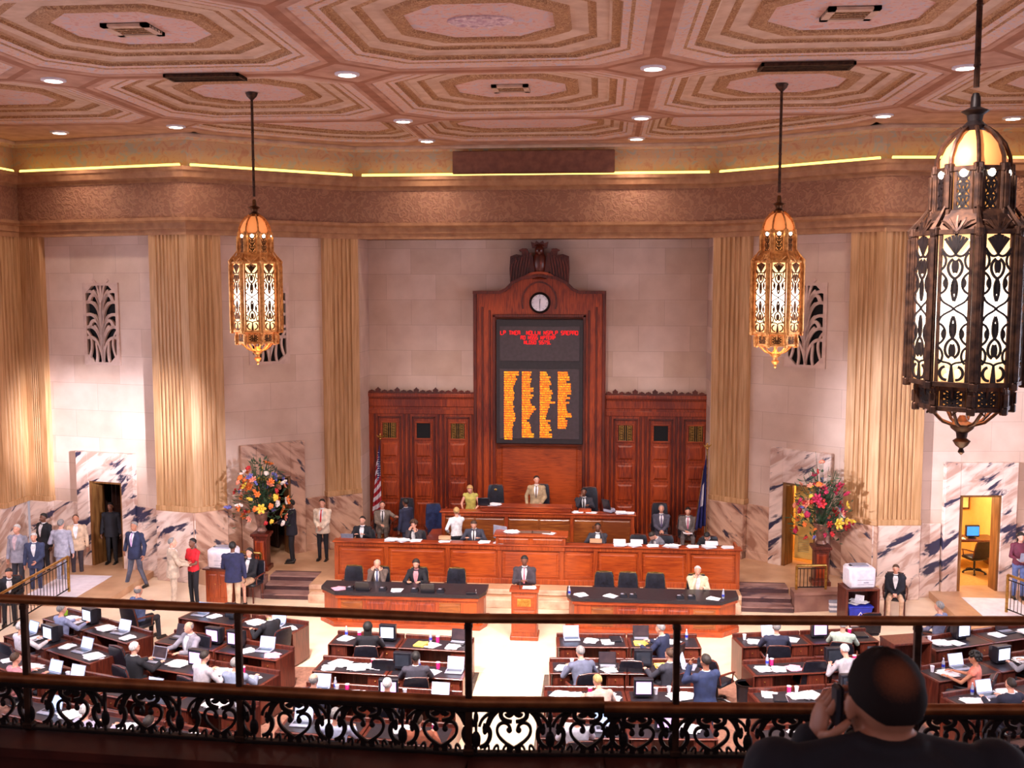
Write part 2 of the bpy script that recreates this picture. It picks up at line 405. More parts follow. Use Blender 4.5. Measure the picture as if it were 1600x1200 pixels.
def sweep(mb, pts, prof, mi=None):
    """profile of (inward offset, z) carried along an open plan line with mitred corners; room lies on the right of the line"""
    n = len(pts); nr = []
    for i in range(n-1):
        d = (pts[i+1]-pts[i]).normalized(); nr.append(Vector((d.y, -d.x)))
    rings = []
    for i in range(n):
        if i == 0: m = nr[0]
        elif i == n-1: m = nr[-1]
        else:
            m = (nr[i-1]+nr[i]).normalized(); m = m/max(m.dot(nr[i]), 0.3)
        rings.append([(pts[i].x+m.x*o, pts[i].y+m.y*o, z) for o, z in prof])
    mb.loft(rings, mi)
    return mb
def pilaster(mb, x0, x1, z0, z1, y, depth=0.14, nfl=7, edge=0.2):
    """fluted face between two flat margins"""
    pts = [(x0, y+0.3), (x0, y), (x0+edge, y)]
    w = (x1-x0-2*edge)/nfl
    for i in range(nfl):
        a = x0+edge+i*w; f = w*0.2
        pts += [(a+f, y)]+[(a+f+(w-2*f)*(1-math.cos(PI*k/5))/2, y+(w-2*f)*0.55*math.sin(PI*k/5)) for k in range(1, 5)]+[(a+w-f, y)]
    pts += [(x1-edge, y), (x1, y), (x1, y+0.3)]
    mb.slab(pts, z0, z1)
# limestone walls
CAPZ = 9.6
def wall(name, a, b, hs, z0=0.0, z1=9.7):
    L = (b-a).length; mb = MB(); holes(mb, L, z0, z1, 0.22, 0.55, hs); return frame(struct(mb.build(name, STONE)), a, b)
LBAY = (BL-CL).length; LANG = (AL-BL).length; RBAY = (CR-BR).length
angL_c = LANG-2.70; angR_c = 2.80; bayL_c = LBAY-3.02; bayR_c = 2.83
wall('wall_left', SL, CL, [(i*6+3.6, i*6+6.4, 3.0, 8.6) for i in range(3)])
wall('wall_left_bay', CL, BL, [(bayL_c-.56, bayL_c+.56, 0, 2.66), (bayL_c-.5, bayL_c+.5, 6.05, 8.25)])
wall('wall_left_angle', BL, AL, [(angL_c-.5, angL_c+.5, 0, 2.72), (angL_c-.5, angL_c+.5, 6.05, 8.25)])
wall('wall_right_angle', AR, BR, [(angR_c-.5, angR_c+.5, 0, 2.78), (angR_c-.5, angR_c+.5, 6.05, 8.25)])
wall('wall_right_bay', BR, CR, [(bayR_c-.55, bayR_c+.55, 0, 2.76), (bayR_c-.5, bayR_c+.5, 6.05, 8.25)])
wall('wall_right', CR, SR, [(i*6+3.6, i*6+6.4, 3.0, 8.6) for i in range(3)])
mb = MB(); mb.bx(0, 10.8, 0, .3, 0, 9.9); o = mb.build('wall_rear', STONE); o.location = (-5.4, BACKY, 0); struct(o)
for sx, nm in ((-1, 'wall_recess_left'), (1, 'wall_recess_right')):
    mb = MB(); mb.bx(0, .3, 0, BACKY-AL.y+.25, 0, 9.8); o = mb.build(nm, STONE); o.location = (sx*5.33-.15, AL.y+.05, 0); struct(o)
# fluted pilasters standing on the marble base
def pil(a, b, x0, x1, flutes):
    mb = MB(); pilaster(mb, x0, x1, 2.12, CAPZ+.1, 0.0, nfl=flutes); mb.bx(x0-.02, x1+.02, -.03, .3, 1.98, 2.13, .01)
    o = frame(mb.build('trim_%d' % pil.n, TRAV), a, b); pil.n += 1; return struct(o)
pil.n = 1
pil(CL, BL, LBAY-1.22, LBAY, 7); pil(CL, BL, 0, .68, 4); pil(BL, AL, 0, .92, 4); pil(BL, AL, LANG-1.07, LANG, 5)
pil(AR, BR, 0, 1.15, 5); pil(AR, BR, LANG-.92, LANG, 4); pil(BR, CR, 0, 1.22, 7); pil(BR, CR, RBAY-.7, RBAY, 4)
pil(SL, CL, (CL-SL).length-1.2, (CL-SL).length, 5); pil(CR, SR, 0, 1.2, 5)
for k in range(3): pil(SL, CL, 2.0+6*k, 3.1+6*k, 5); pil(CR, SR, 2.0+6*k, 3.1+6*k, 5)
# veined marble base
def base(a, b, segs, mat=MARBLE):
    mb = MB()
    for (x0, x1, y) in segs:
        mb.bx(x0, x1, y, .35, 0, 1.98, .015)
        mb.bx(x0, x1, y-.03, .35, 0, .62, .015)
    o = frame(mb.build('baseboard_%d' % base.n, mat), a, b); base.n += 1; return struct(o)
base.n = 1
base(CL, BL, [(0, .68, -.06), (.68, bayL_c-.98, .16), (bayL_c+.98, LBAY-1.22, .16), (LBAY-1.22, LBAY+.05, -.06)])
base(BL, AL, [(-.05, .92, -.06), (.92, angL_c-.95, .16), (angL_c+.95, LANG-1.07, .16), (LANG-1.07, LANG+.03, -.06)], MARBLE2)
base(AR, BR, [(-.03, 1.15, -.06), (1.15, angR_c-.9, .16), (angR_c+.9, LANG-.92, .16), (LANG-.92, LANG+.05, -.06)], MARBLE2)
base(BR, CR, [(-.05, 1.22, -.06), (1.22, bayR_c-.98, .16), (bayR_c+.98, RBAY-.7, .16), (RBAY-.7, RBAY, -.06)])
base(SL, CL, [(0, (CL-SL).length, .1)]); base(CR, SR, [(0, (CR-SR).length, .1)])
# entablature: architrave, carved frieze, cornice with the light trough
mb = MB(); sweep(mb, PLAN, [(-.5, 9.6), (.02, 9.6), (.02, 9.74), (.06, 9.76), (.06, 9.92), (.14, 9.98), (.14, 10.06), (-.5, 10.06)]); struct(mb.build('trim_30', BAND))
mb = MB(); sweep(mb, PLAN, [(-.5, 10.05), (.03, 10.05), (.03, 11.02), (-.5, 11.02)]); struct(mb.build('trim_31', FRIEZE))
mb = MB(); sweep(mb, PLAN, [(-.5, 11.0), (.06, 11.0), (.06, 11.08), (.16, 11.12), (.2, 11.26), (.24, 11.30), (.24, 11.40), (-.1, 11.40), (-.1, 11.32), (-.5, 11.32)]); struct(mb.build('trim_32', BAND))
# soffit of the rear recess
mb = MB(); mb.bx(-5.4, 5.4, 30.06, 31.5, 9.62, 10.0); struct(mb.build('ceiling_recess', BANDD))
# painted cove above the cornice
def off(pts, d):
    mb = []; n = len(pts); nr = []
    for i in range(n-1):
        e = (pts[i+1]-pts[i]).normalized(); nr.append(Vector((e.y, -e.x)))
    for i in range(n):
        m = nr[0] if i == 0 else nr[-1] if i == n-1 else (nr[i-1]+nr[i]).normalized()
        if 0 < i < n-1: m = m/max(m.dot(nr[i]), .3)
        mb.append(pts[i]+m*d)
    return mb
mb = MB(); sweep(mb, PLAN, [(-.6, 11.3), (-.3, 11.3), (-.36, 11.9), (-.42, 12.16), (-.24, 12.16), (-.22, 12.24), (-.1, 12.26), (-.1, 12.36), (-.7, 12.4)]); struct(mb.build('trim_33', C_COVE))
mb = MB(); sweep(mb, PLAN, [(-.1, 12.2), (.02, 12.2), (.02, 12.26), (-.02, 12.34), (-.1, 12.34)]); struct(mb.build('trim_34', C_CREAM))
# glowing yellow tubes lying in the cornice trough
GLOW = emit('yellow_neon', (255, 224, 112), 2.2)
seg_names = ('left side wall', 'wall bay left of the corner pilaster', 'angled wall at left', 'rear wall above the voting board', 'angled wall at right', 'wall bay behind the large chandelier', 'right side wall')
P2 = off(PLAN, -.02)
for i in range(len(PLAN)-1):
    a, b = P2[i], P2[i+1]; d = (b-a).normalized(); a = a+d*.16; b = b-d*.16
    mb = MB(); mb.cyl((a.x, a.y, 11.45), (b.x, b.y, 11.45), .05, n=8)
    tag(mb.build('cove_light', GLOW), 'yellow glowing light tube along the cornice of the '+seg_names[i], 'cove light', 'yellow cove light tubes')
# dark projection screen recess above the cornice, centre
mb = MB(); mb.bx(-2.35, 2.35, 29.98, 30.1, 11.46, 12.12, .02)
tag(mb.build('screen_housing', BANDD), 'long dark brown screen housing set above the cornice over the voting board', 'screen housing')

# ---------------------------------------------------------------- coffered ceiling
CZ_ = 12.3
mb = MB()
def chamfer(poly, d, c):
    n = len(poly); ins = []
    for i in range(n):                       # inset by d
        p0, p1, p2 = (Vector(poly[i-1]), Vector(poly[i]), Vector(poly[(i+1) % n]))
        e1 = (p1-p0).normalized(); e2 = (p2-p1).normalized(); n1 = Vector((-e1.y, e1.x)); n2 = Vector((-e2.y, e2.x))
        m = (n1+n2).normalized(); ins.append(p1+m*(d/max(m.dot(n1), .25)))
    out = []
    for i in range(n):
        p0, p1, p2 = ins[i-1], ins[i], ins[(i+1) % n]
        out.append(p1+(p0-p1).normalized()*c); out.append(p1+(p2-p1).normalized()*c)
    return out
RINGS = [(0, 12.30, 5), (.11, 12.30, 0), (.22, 12.30, 0), (.24, 12.32, 3), (.46, 12.36, 2), (.52, 12.37, 3), (.64, 12.38, 2), (.66, 12.43, 2), (.80, 12.43, 1), (.84, 12.47, 1), (1.04, 12.47, 2), (1.06, 12.51, 2), (1.18, 12.51, 1), (1.46, 12.53, 2), (1.50, 12.48, 2), (1.72, 12.48, 2), (1.74, 12.52, 4)]
def coffer(poly, f=1.0, c0=.86):
    prev = None; n = len(poly)
    ch = chamfer(poly, 0, c0*f)
    for i in range(n):
        p = poly[i]; a = ch[2*i]; b = ch[2*i+1]
        mb.add([(a.x, a.y, CZ_), (p[0], p[1], CZ_), (b.x, b.y, CZ_)], [(0, 1, 2)], 0)
    for k, (d, z, m) in enumerate(RINGS):
        ring = chamfer(poly, d*f, (c0-.25*min(d, 1.8)/1.8)*f); zz = CZ_+(z-CZ_)
        vs = [(p.x, p.y, zz) for p in ring]
        if prev is not None:
            q = len(ring); mb.add(prev+vs, [(i, (i+1) % q, q+(i+1) % q, q+i) for i in range(q)], RINGS[k-1][2])
        prev = vs
    mb.add(prev, [tuple(range(len(prev)))], 4)
XS = [-14.67, -8.80, -2.93, 2.93, 8.80, 14.67]; YS = [2.8, 8.5, 14.2, 19.9, 25.55]
for i in range(5):
    for j in range(4): coffer([(XS[i], YS[j]), (XS[i+1], YS[j]), (XS[i+1], YS[j+1]), (XS[i], YS[j+1])])
coffer([(-2.93, 25.55), (2.93, 25.55), (2.93, 29.5), (-2.93, 29.5)], .62, 1.3)
for s_ in (-1, 1):
    q = [(2.93*s_, 25.55), (8.8*s_, 25.55), (8.8*s_, 26.75), (5.3*s_, 29.5), (2.93*s_, 29.5)]
    if s_ < 0: q = q[::-1]
    coffer(q, .5, 1.1)
def flat(pts): mb.add([(x, y, CZ_) for x, y in pts], [tuple(range(len(pts)))], 0)
flat([(-5.3, 29.5), (5.3, 29.5), (5.4, 30.8), (-5.4, 30.8)])
for s_ in (-1, 1):
    flat([(5.3*s_, 29.5), (8.8*s_, 26.75), (9.3*s_, 27.6), (5.4*s_, 30.8)])
    flat([(8.8*s_, 25.55), (14.67*s_, 25.55), (15.1*s_, 28.8), (8.8*s_, 28.2)])
    flat([(14.67*s_, 2.8), (16.4*s_, 2.8), (16.4*s_, 28.8), (14.67*s_, 28.8)])
ceil = mb.build('ceiling', [C_BEAM, C_CREAM, C_OCHRE, C_PAINT, C_PANEL, C_STRIPE]); struct(ceil)
mb = MB(); mb.bx(-16.5, 16.5, -3, 32, 12.7, 12.9); struct(mb.build('roof', C_CREAM))
# pale fillets edging the painted beams
# recessed ceiling lights
DISC = emit('warm_white_lamp', (255, 240, 226), 14.0)
DL = [(-8.88, 19.95), (-2.93, 19.9), (2.93, 19.85), (8.75, 20.3), (-8.9, 25.9), (-2.93, 25.53), (2.93, 25.55), (8.7, 25.75), (-2.93, 29.0), (2.93, 29.1), (-12.4, 26.6), (11.95, 26.4),
      (-8.8, 14.2), (-2.93, 14.2), (2.93, 14.2), (8.8, 14.2), (-14.3, 20), (14.3, 20)]
where = {0: 'left of the four along the middle beam', 1: 'second from left along the middle beam', 2: 'third from left along the middle beam', 3: 'beside the large chandelier rod, right end of the middle beam',
         4: 'left of the left chandelier rod near the cornice', 5: 'second row, left of the centre', 6: 'second row, right of the centre', 7: 'right of the right chandelier rod', 8: 'nearest the rear cornice, left one', 9: 'nearest the rear cornice, right one', 10: 'lowest at the far left of the ceiling', 11: 'at the right edge behind the large chandelier'}
mb = MB(); mb.lathe([(.24, 0.02), (.24, -.03), (.17, -.045), (.16, .02)], 20); pr = mb.build('ceiling_light', PLASTW, smooth=True)
mb = MB(); mb.lathe([(.155, 0.01), (.155, -.035), (.1, -.05)], 20); ls = mb.build('lens', DISC, pr)
t = (pr, [(ls, [])]); used = []
for i, (x, y) in enumerate(DL):
    place(t, used, (x, y, CZ_), 0, 'round recessed white ceiling light, '+where.get(i, 'in the part of the ceiling towards the gallery'), 'ceiling light', 'recessed ceiling lights')
    add_light('SPOT', 'ceiling_lamp_beam', (x, y, CZ_-.12), (x, y, 0), 250, (1.0, 0.83, 0.70), .15, angle=130, blend=1.0)
# vents
def vent(cx, cy, w, d, label, linear=False):
    e = empty('ceiling_vent', (cx, cy, 12.3 if linear else 12.52), 0, label, 'vent', 'ceiling vents')
    m = MB(); fr = .05 if linear else .12
    m.bx(-w/2, w/2, -d/2, -d/2+fr, -.06, .0); m.bx(-w/2, w/2, d/2-fr, d/2, -.06, .0); m.bx(-w/2, -w/2+fr, -d/2, d/2, -.06, .0); m.bx(w/2-fr, w/2, -d/2, d/2, -.06, .0)
    m.build('vent_frame', BRONZED if linear else C_CREAM, e)
    m = MB(); n = 5 if linear else 6
    for i in range(n): y = -d/2+(i+.5)*d/n; m.bx(-w/2, w/2, y-.02, y+.02, -.05, -.01)
    m.build('slats', BRONZED if linear else C_OCHRE, e)
    m = MB(); m.bx(-w/2, w/2, -d/2, d/2, -.012, -.002); m.build('backing', IRON, e)
vent(-5.87, 17.05, .8, .72, 'square ceiling vent in the coffer at upper left')
vent(5.87, 17.05, .8, .72, 'square ceiling vent in the coffer left of the large chandelier rod')
vent(0, 22.7, .8, .72, 'small square ceiling vent in the middle coffer above the voting board')
vent(-5.75, 19.9, 1.5, .5, 'long dark slot vent on the beam above the left chandelier', True)
vent(5.75, 19.9, 1.7, .55, 'long dark slot vent on the beam above the right chandelier', True)
mb = MB(); mb.lathe([(.55, 0), (.55, -.03), (.42, -.05), (.3, -.03), (.16, -.07), (.05, -.08)], 18, sy=.6)
for k in range(10):
    a = 2*PI*k/10; mb.ell((.4*math.cos(a), .26*math.sin(a), -.04), (.09, .06, .03), 8, 5)
o = mb.build('ceiling_rosette', pm('rosette_pale_paint', (222, 196, 196), (188, 150, 160), 12, .8), smooth=True); o.location = (0, 17.05, 12.52)
tag(o, 'pale oval plaster rosette in the large middle coffer at the top', 'ceiling rosette')

# ---------------------------------------------------------------- floors
FLOORC = pm('cream_well_floor', (240, 214, 188), (226, 196, 168), 1.5, .38)
FLOORB = pm('brown_carpet', (150, 106, 88), (128, 86, 72), 14, .9, bump=.1)
RUNNER = pm('cream_aisle_carpet', (228, 200, 172), (214, 184, 156), 10, .9)
RUNB = pm('grey_brown_carpet_border', (96, 78, 66), (80, 64, 56), 10, .9)
DAISM = pm('tan_dais_marble', (204, 162, 128), (180, 136, 104), 1.6, .4)
STEPD = pm('dark_step_riser_stone', (92, 62, 64), (70, 46, 50), 4, .5)
STEPM = marble('brown_step_marble', (150, 116, 112), (120, 84, 80), (84, 62, 70), 1.3, .2)
mb = MB(); mb.bx(-16, 16, 2.0, 34, -.2, 0); struct(mb.build('floor', FLOORC))
Y0 = at(740, 1052, 0).y
xa = at(748, 1056, 0).x; xb = at(850, 1060, 0).x
for (x0, x1) in ((-15.3, xa-.22), (xb+.22, 15.3)):
    mb = MB(); mb.bx(x0, x1, 7, Y0, 0, .02); struct(mb.build('floor_carpet', FLOORB))
for (x0, x1) in ((xa-.22, xa), (xb, xb+.22)):
    mb = MB(); mb.bx(x0, x1, 7, Y0, 0, .025); struct(mb.build('floor_carpet_border', RUNB))
mb = MB(); mb.bx(xa, xb, 7, Y0, 0, .03); struct(mb.build('floor_aisle_runner', RUNNER))
# dais: middle platform with straight front, angled wings at the door bays
DF = 25.75
mb = MB(); rgt = [(5.6, DF), (5.6, 26.9), (6.9, 26.9), (6.9, 26.4), (8.35, 26.55), (9.3, 26.95), (9.3, 27.4), (5.6, 31.6)]
mb.slab(rgt+[(-x, y) for x, y in rgt[::-1]], 0, DZ)
struct(mb.build('floor_dais', DAISM))
mb = MB(); mb.bx(-5.55, 5.55, DF-.3, DF, 0, DZ*.55, .01); mb.bx(-5.6, 5.6, DF-.03, DF+.05, DZ-.12, DZ+.004, .01)
struct(mb.build('floor_dais_step', pm('cream_brown_step_stone', (222, 190, 164), (176, 132, 108), 2.4, .4)))
for s_ in (-1, 1):                                  # three steps at each side of the dais
    mb = MB()
    for k in range(3): mb.bx(5.6*s_, 6.9*s_, 25.7+.4*k, 27.0, k*DZ/3, (k+1)*DZ/3+.003, .008)
    for k in range(3):
        mb.bx(5.6*s_, 6.9*s_, 25.68+.4*k, 25.80+.4*k, (k+1)*DZ/3-.028, (k+1)*DZ/3+.008, .004, 1); mb.bx(5.6*s_, 6.9*s_, 25.80+.4*k, 26.1+.4*k, (k+1)*DZ/3, (k+1)*DZ/3+.006, 0, 1)
    struct(mb.build('floor_steps', [STEPD, STEPM]))
    mb = MB(); mb.slab([(6.92*s_, 25.75), (8.35*s_, 26.05), (8.35*s_, 26.56), (6.92*s_, 26.42)], 0, .46); mb.slab([(6.9*s_, 25.7), (8.38*s_, 26.0), (8.38*s_, 26.25), (6.9*s_, 25.98)], .44, .52)
    struct(mb.build('wall_cheek_left' if s_ < 0 else 'wall_cheek_right', pm('brown_cheek_marble', (158, 118, 106), (126, 88, 80), 2, .4)))
# landings in front of the corner doors
for s_ in (-1, 1):
    mb = MB(); x0, x1 = (-13.6, -10.6) if s_ < 0 else (10.7, 13.9)
    mb.slab([(x0, 24.6), (x1, 24.6), (x1, 28.0), (x0, 28.6)] if s_ < 0 else [(x0, 24.2), (x1, 24.2), (x1, 28.2), (x0, 27.8)], 0, .18)
    struct(mb.build('floor_landing', DAISM))
    mb = MB(); mb.bx(-12.9 if s_ < 0 else 11.35, -11.5 if s_ < 0 else 12.7, 24.7, 26.8, .18, .192)  # flat white rectangle covering part of the landing top
    struct(mb.build('floor_landing_white_area', pm('white_landing_patch', (236, 226, 236), (222, 212, 224), 5, .6)))
# gallery: floor under the camera, parapet shelf, far end closed by the hall
GAL = pm('dark_red_gallery_wood', (92, 40, 30), (62, 24, 20), 5, .45)
mb = MB(); mb.bx(-6, 8, 3.4, 4.42, 5.62, 5.82); mb.bx(-6, 8, 1.5, 3.4, 5.75, 6.118); mb.bx(-6, 8, -2, 1.5, 6.1, 6.55)
struct(mb.build('floor_gallery', GAL))
# ---------------------------------------------------------------- doors, surrounds, grilles
JAMB = pm('gilt_brown_door_jamb', (150, 104, 58), (108, 66, 34), 5, .35, .3, stretch=(2, 2, .3))
def doorway(n, a, b, xc, hw, ztop, z0, stop, sw, mat):
    e = frame(struct(empty('door_%d' % n)), a, b)
    m = MB(); m.bx(xc-sw, xc-hw, .06, .5, z0, stop, .015); m.bx(xc+hw, xc+sw, .06, .5, z0, stop, .015); m.bx(xc-hw, xc+hw, .06, .5, ztop, stop, .0)
    m.build('marble_surround', mat, e)
    m = MB(); m.bx(xc-hw, xc-hw+.09, .1, .6, z0, ztop); m.bx(xc+hw-.06, xc+hw, .1, .5, z0, ztop); m.bx(xc-hw, xc+hw, .1, .6, ztop-.06, ztop)
    m.build('jamb', JAMB, e); return e
d1 = doorway(1, CL, BL, bayL_c, .56, 2.66, .1, 3.5, .98, MARBLE)
d2 = doorway(2, BL, AL, angL_c, .5, 2.72, .3, 3.72, .95, MARBLE2)
d3 = doorway(3, AR, BR, angR_c, .5, 2.78, .3, 3.72, .9, MARBLE)
d4 = doorway(4, BR, CR, bayR_c, .55, 2.76, .1, 3.62, .96, MARBLE)
def leaf(par, x, y, w, ang, z0, z1, mat, name='door_leaf', knob=True):
    m = MB(); m.bx(0, w, -.025, .025, z0, z1, .006)
    if name == 'door_leaf':
        for q in range(3): zz = z0+.15+q*(z1-z0-.2)/3; m.bx(.12, w-.12, -.035, .035, zz, zz+(z1-z0)/3-.2, .008)
    o = m.build(name, mat, par); o.location = (x, y, 0); o.rotation_euler = (0, 0, R(ang))
    if knob:
        k = MB(); k.ell((w-.09, -.06, z0+1.0), (.035, .035, .035), 8, 6); k.build('handle', BRASS, o, True)
    return o
leaf(d1, bayL_c-.46, .9, .5, 76, .12, 2.58, pm('dark_door_wood', (70, 42, 34), (48, 28, 24), 5, .4, stretch=(2, 2, .3)))
leaf(d2, angL_c+.40, .9, .6, 100, .42, 2.64, pm('dark_door_wood', (70, 42, 34)))
CREAMD = pm('cream_yellow_painted_door', (232, 190, 104), (222, 178, 92), 3, .5)
# rooms behind
def backroom(par, xc, w, dep, z0, z1, wallm, floorm, lightcol, e, nm):
    m = MB(); m.bx(xc-w/2, xc+w/2, .95+dep, 1.05+dep, z0, z1); m.bx(xc-w/2-.1, xc-w/2, .56, 1.05+dep, z0, z1); m.bx(xc+w/2, xc+w/2+.1, .56, 1.05+dep, z0, z1); m.bx(xc-w/2, xc+w/2, .56, 1.05+dep, z1, z1+.1)
    m.bx(xc-w/2-.1, xc-.6, .56, .64, z0, z1); m.bx(xc+.6, xc+w/2+.1, .56, .64, z0, z1)
    struct(m.build('wall_of_'+nm, wallm)); o = bpy.context.scene.objects[-1]
    m2 = MB(); m2.bx(xc-w/2, xc+w/2, .25, 1.05+dep, z0-.05, z0); f = struct(m2.build('floor_of_'+nm, floorm))
    return f
def room(a, b, *args):
    before = set(COL.objects); backroom(None, *args)
    for o in set(COL.objects)-before: frame(o, a, b)
YW = pm('yellow_room_wall', (240, 200, 124), (230, 188, 110), 2, .7)
TANC = pm('tan_office_carpet', (196, 156, 92), (180, 140, 80), 12, .9)
DKW = pm('dark_corridor_wall', (96, 66, 58), (76, 50, 46), 3, .7)
room(CL, BL, bayL_c, 2.6, 2.0, .17, 3.0, DKW, DAISM, None, 0, 'left_lobby')
room(BL, AL, angL_c, 2.2, 1.6, .39, 3.0, DKW, DAISM, None, 0, 'left_passage')
room(AR, BR, angR_c, 2.2, 1.3, .39, 3.0, YW, TANC, None, 0, 'right_passage')
room(BR, CR, bayR_c, 3.4, 3.2, .17, 3.0, YW, TANC, None, 0, 'right_office')
def wl(a, b, x, y, z=0):
    d = (b-a).normalized(); n = Vector((-d.y, d.x)); p = a+d*x+n*y; return Vector((p.x, p.y, z))
for (a, b, x, y, e_, c) in ((AR, BR, angR_c-.1, 1.35, 45, (1, .82, .5)), (BR, CR, bayR_c, 2.4, 170, (1, .84, .55))):
    add_light('POINT', 'room_lamp', wl(a, b, x, y, 2.7), None, e_, c, .12)
# wall grilles: plant tracery in the stone over a black speaker opening
def grille(a, b, xc, label):
    e = frame(tag(empty('wall_grille'), label, 'wall grille', 'stone speaker grilles'), a, b)
    ox, oz = xc, 7.15
    m = MB(); sh = []
    w, h = .60, 1.16; iw, ih, c = .50, 1.08, .22
    out = [(-w, -h), (w, -h), (w, h), (-w, h)]
    inn = [(-iw+c, -ih), (iw-c, -ih), (iw, -ih+c), (iw, ih-c), (iw-c, ih), (-iw+c, ih), (-iw, ih-c), (-iw, -ih+c)]
    def P(pts): return [(ox+x, oz+z) for x, z in pts]
    for q in ([(-w, -h), (w, -h), (iw-c, -ih), (-iw+c, -ih)], [(w, -h), (w, -ih+c), (iw, -ih+c), (iw-c, -ih)], [(w, -ih+c), (w, ih-c), (iw, ih-c), (iw, -ih+c)],
              [(w, ih-c), (w, h), (iw-c, ih), (iw, ih-c)], [(w, h), (-w, h), (-iw+c, ih), (iw-c, ih)], [(-w, h), (-w, ih-c), (-iw, ih-c), (-iw+c, ih)], [(-w, ih-c), (-w, -ih+c), (-iw, -ih+c), (-iw, ih-c)], [(-w, -ih+c), (-w, -h), (-iw+c, -ih), (-iw, -ih+c)]):
        m.prism(P(q), .17, .30)
    m.build('stone_frame', GST, e)
    m = MB()
    def rb(pts, w0, w1=None):
        m.ribbon([(ox+x, oz+z) for x, z in pts], w0, .19, .27, w1=w1); m.ribbon([(ox-x, oz+z) for x, z in pts], w0, .192, .268, w1=w1)
    rb([(0, -1.1), (0, 1.1)], .07)
    for k, zz in enumerate((-1.05, -.75, -.4, -.05, .25)):
        rb(bez((0.0, zz), (.08, zz+.55), (.26, zz+.72), (.50, zz+.66)), .05, .09)
        rb(bez((0.0, zz), (.05, zz+.7), (.12, zz+.9), (.26, zz+1.0)), .045, .07)
    for zz in (-.3, .42):
        rb(bez((.02, zz), (.1, zz+.5), (.36, zz+.5), (.40, zz+.18)), .06, .10)
    rb(bez((.46, -.95), (.3, -.6), (.34, -.4), (.5, -.2)), .06); rb(bez((.22, -1.08), (.14, -.8), (.24, -.6), (.2, -.5)), .06)
    m.build('leaf_tracery', GST, e)
    m = MB(); m.bx(ox-.56, ox+.56, .32, .34, oz-1.12, oz+1.12); m.build('black_backing', SBLK, e)
GST = pm('grille_stone', (206, 174, 160), (190, 158, 146), 5, .7); SBLK = pm('speaker_cloth', (16, 14, 18), (10, 9, 12), 30, .9)
grille(CL, BL, bayL_c, 'stone leaf pattern grille high on the far left wall above the doorway')
grille(BL, AL, angL_c, 'stone leaf pattern grille partly hidden behind the left chandelier')
grille(AR, BR, angR_c, 'stone leaf pattern grille partly hidden behind the right chandelier')
grille(BR, CR, bayR_c, 'stone leaf pattern grille hidden behind the large near chandelier')
# side windows with curtains
CURT = pm('purple_curtain', (96, 70, 112), (74, 52, 90), 3, .9, stretch=(14, 14, .5))
WGL = glass('window_glass', (200, 210, 235), .1, .1)
n = 1
for (a, b) in ((SL, CL), (CR, SR)):
    for k in range(3):
        x0 = k*6+3.6; e = frame(struct(empty('window_%d' % n)), a, b); n += 1
        m = MB()
        for xx in (x0, x0+.9, x0+1.85, x0+2.72): m.bx(xx, xx+.08, .3, .4, 3.0, 8.6)
        for q in range(6): m.bx(x0, x0+2.8, .3, .4, 3.0+q*1.104, 3.08+q*1.104)
        m.build('window_frame', BRONZED, e)
        m = MB(); m.bx(x0, x0+2.8, .345, .355, 3.0, 8.6); m.build('pane', WGL, e)
        for sx, nm in ((x0-.5, 1), (x0+2.5, 2)):
            m = MB(); pts = [(sx+q*.05, .02+.05*math.sin(q*1.7)) for q in range(17)]; pts += [(p[0], p[1]+.03) for p in pts[::-1]]; m.slab(pts, 2.2, 9.0)
            o = frame(m.build('curtain', CURT, smooth=True), a, b)
            tag(o, 'long purple curtain at a side window of the chamber', 'curtain', 'purple side window curtains')
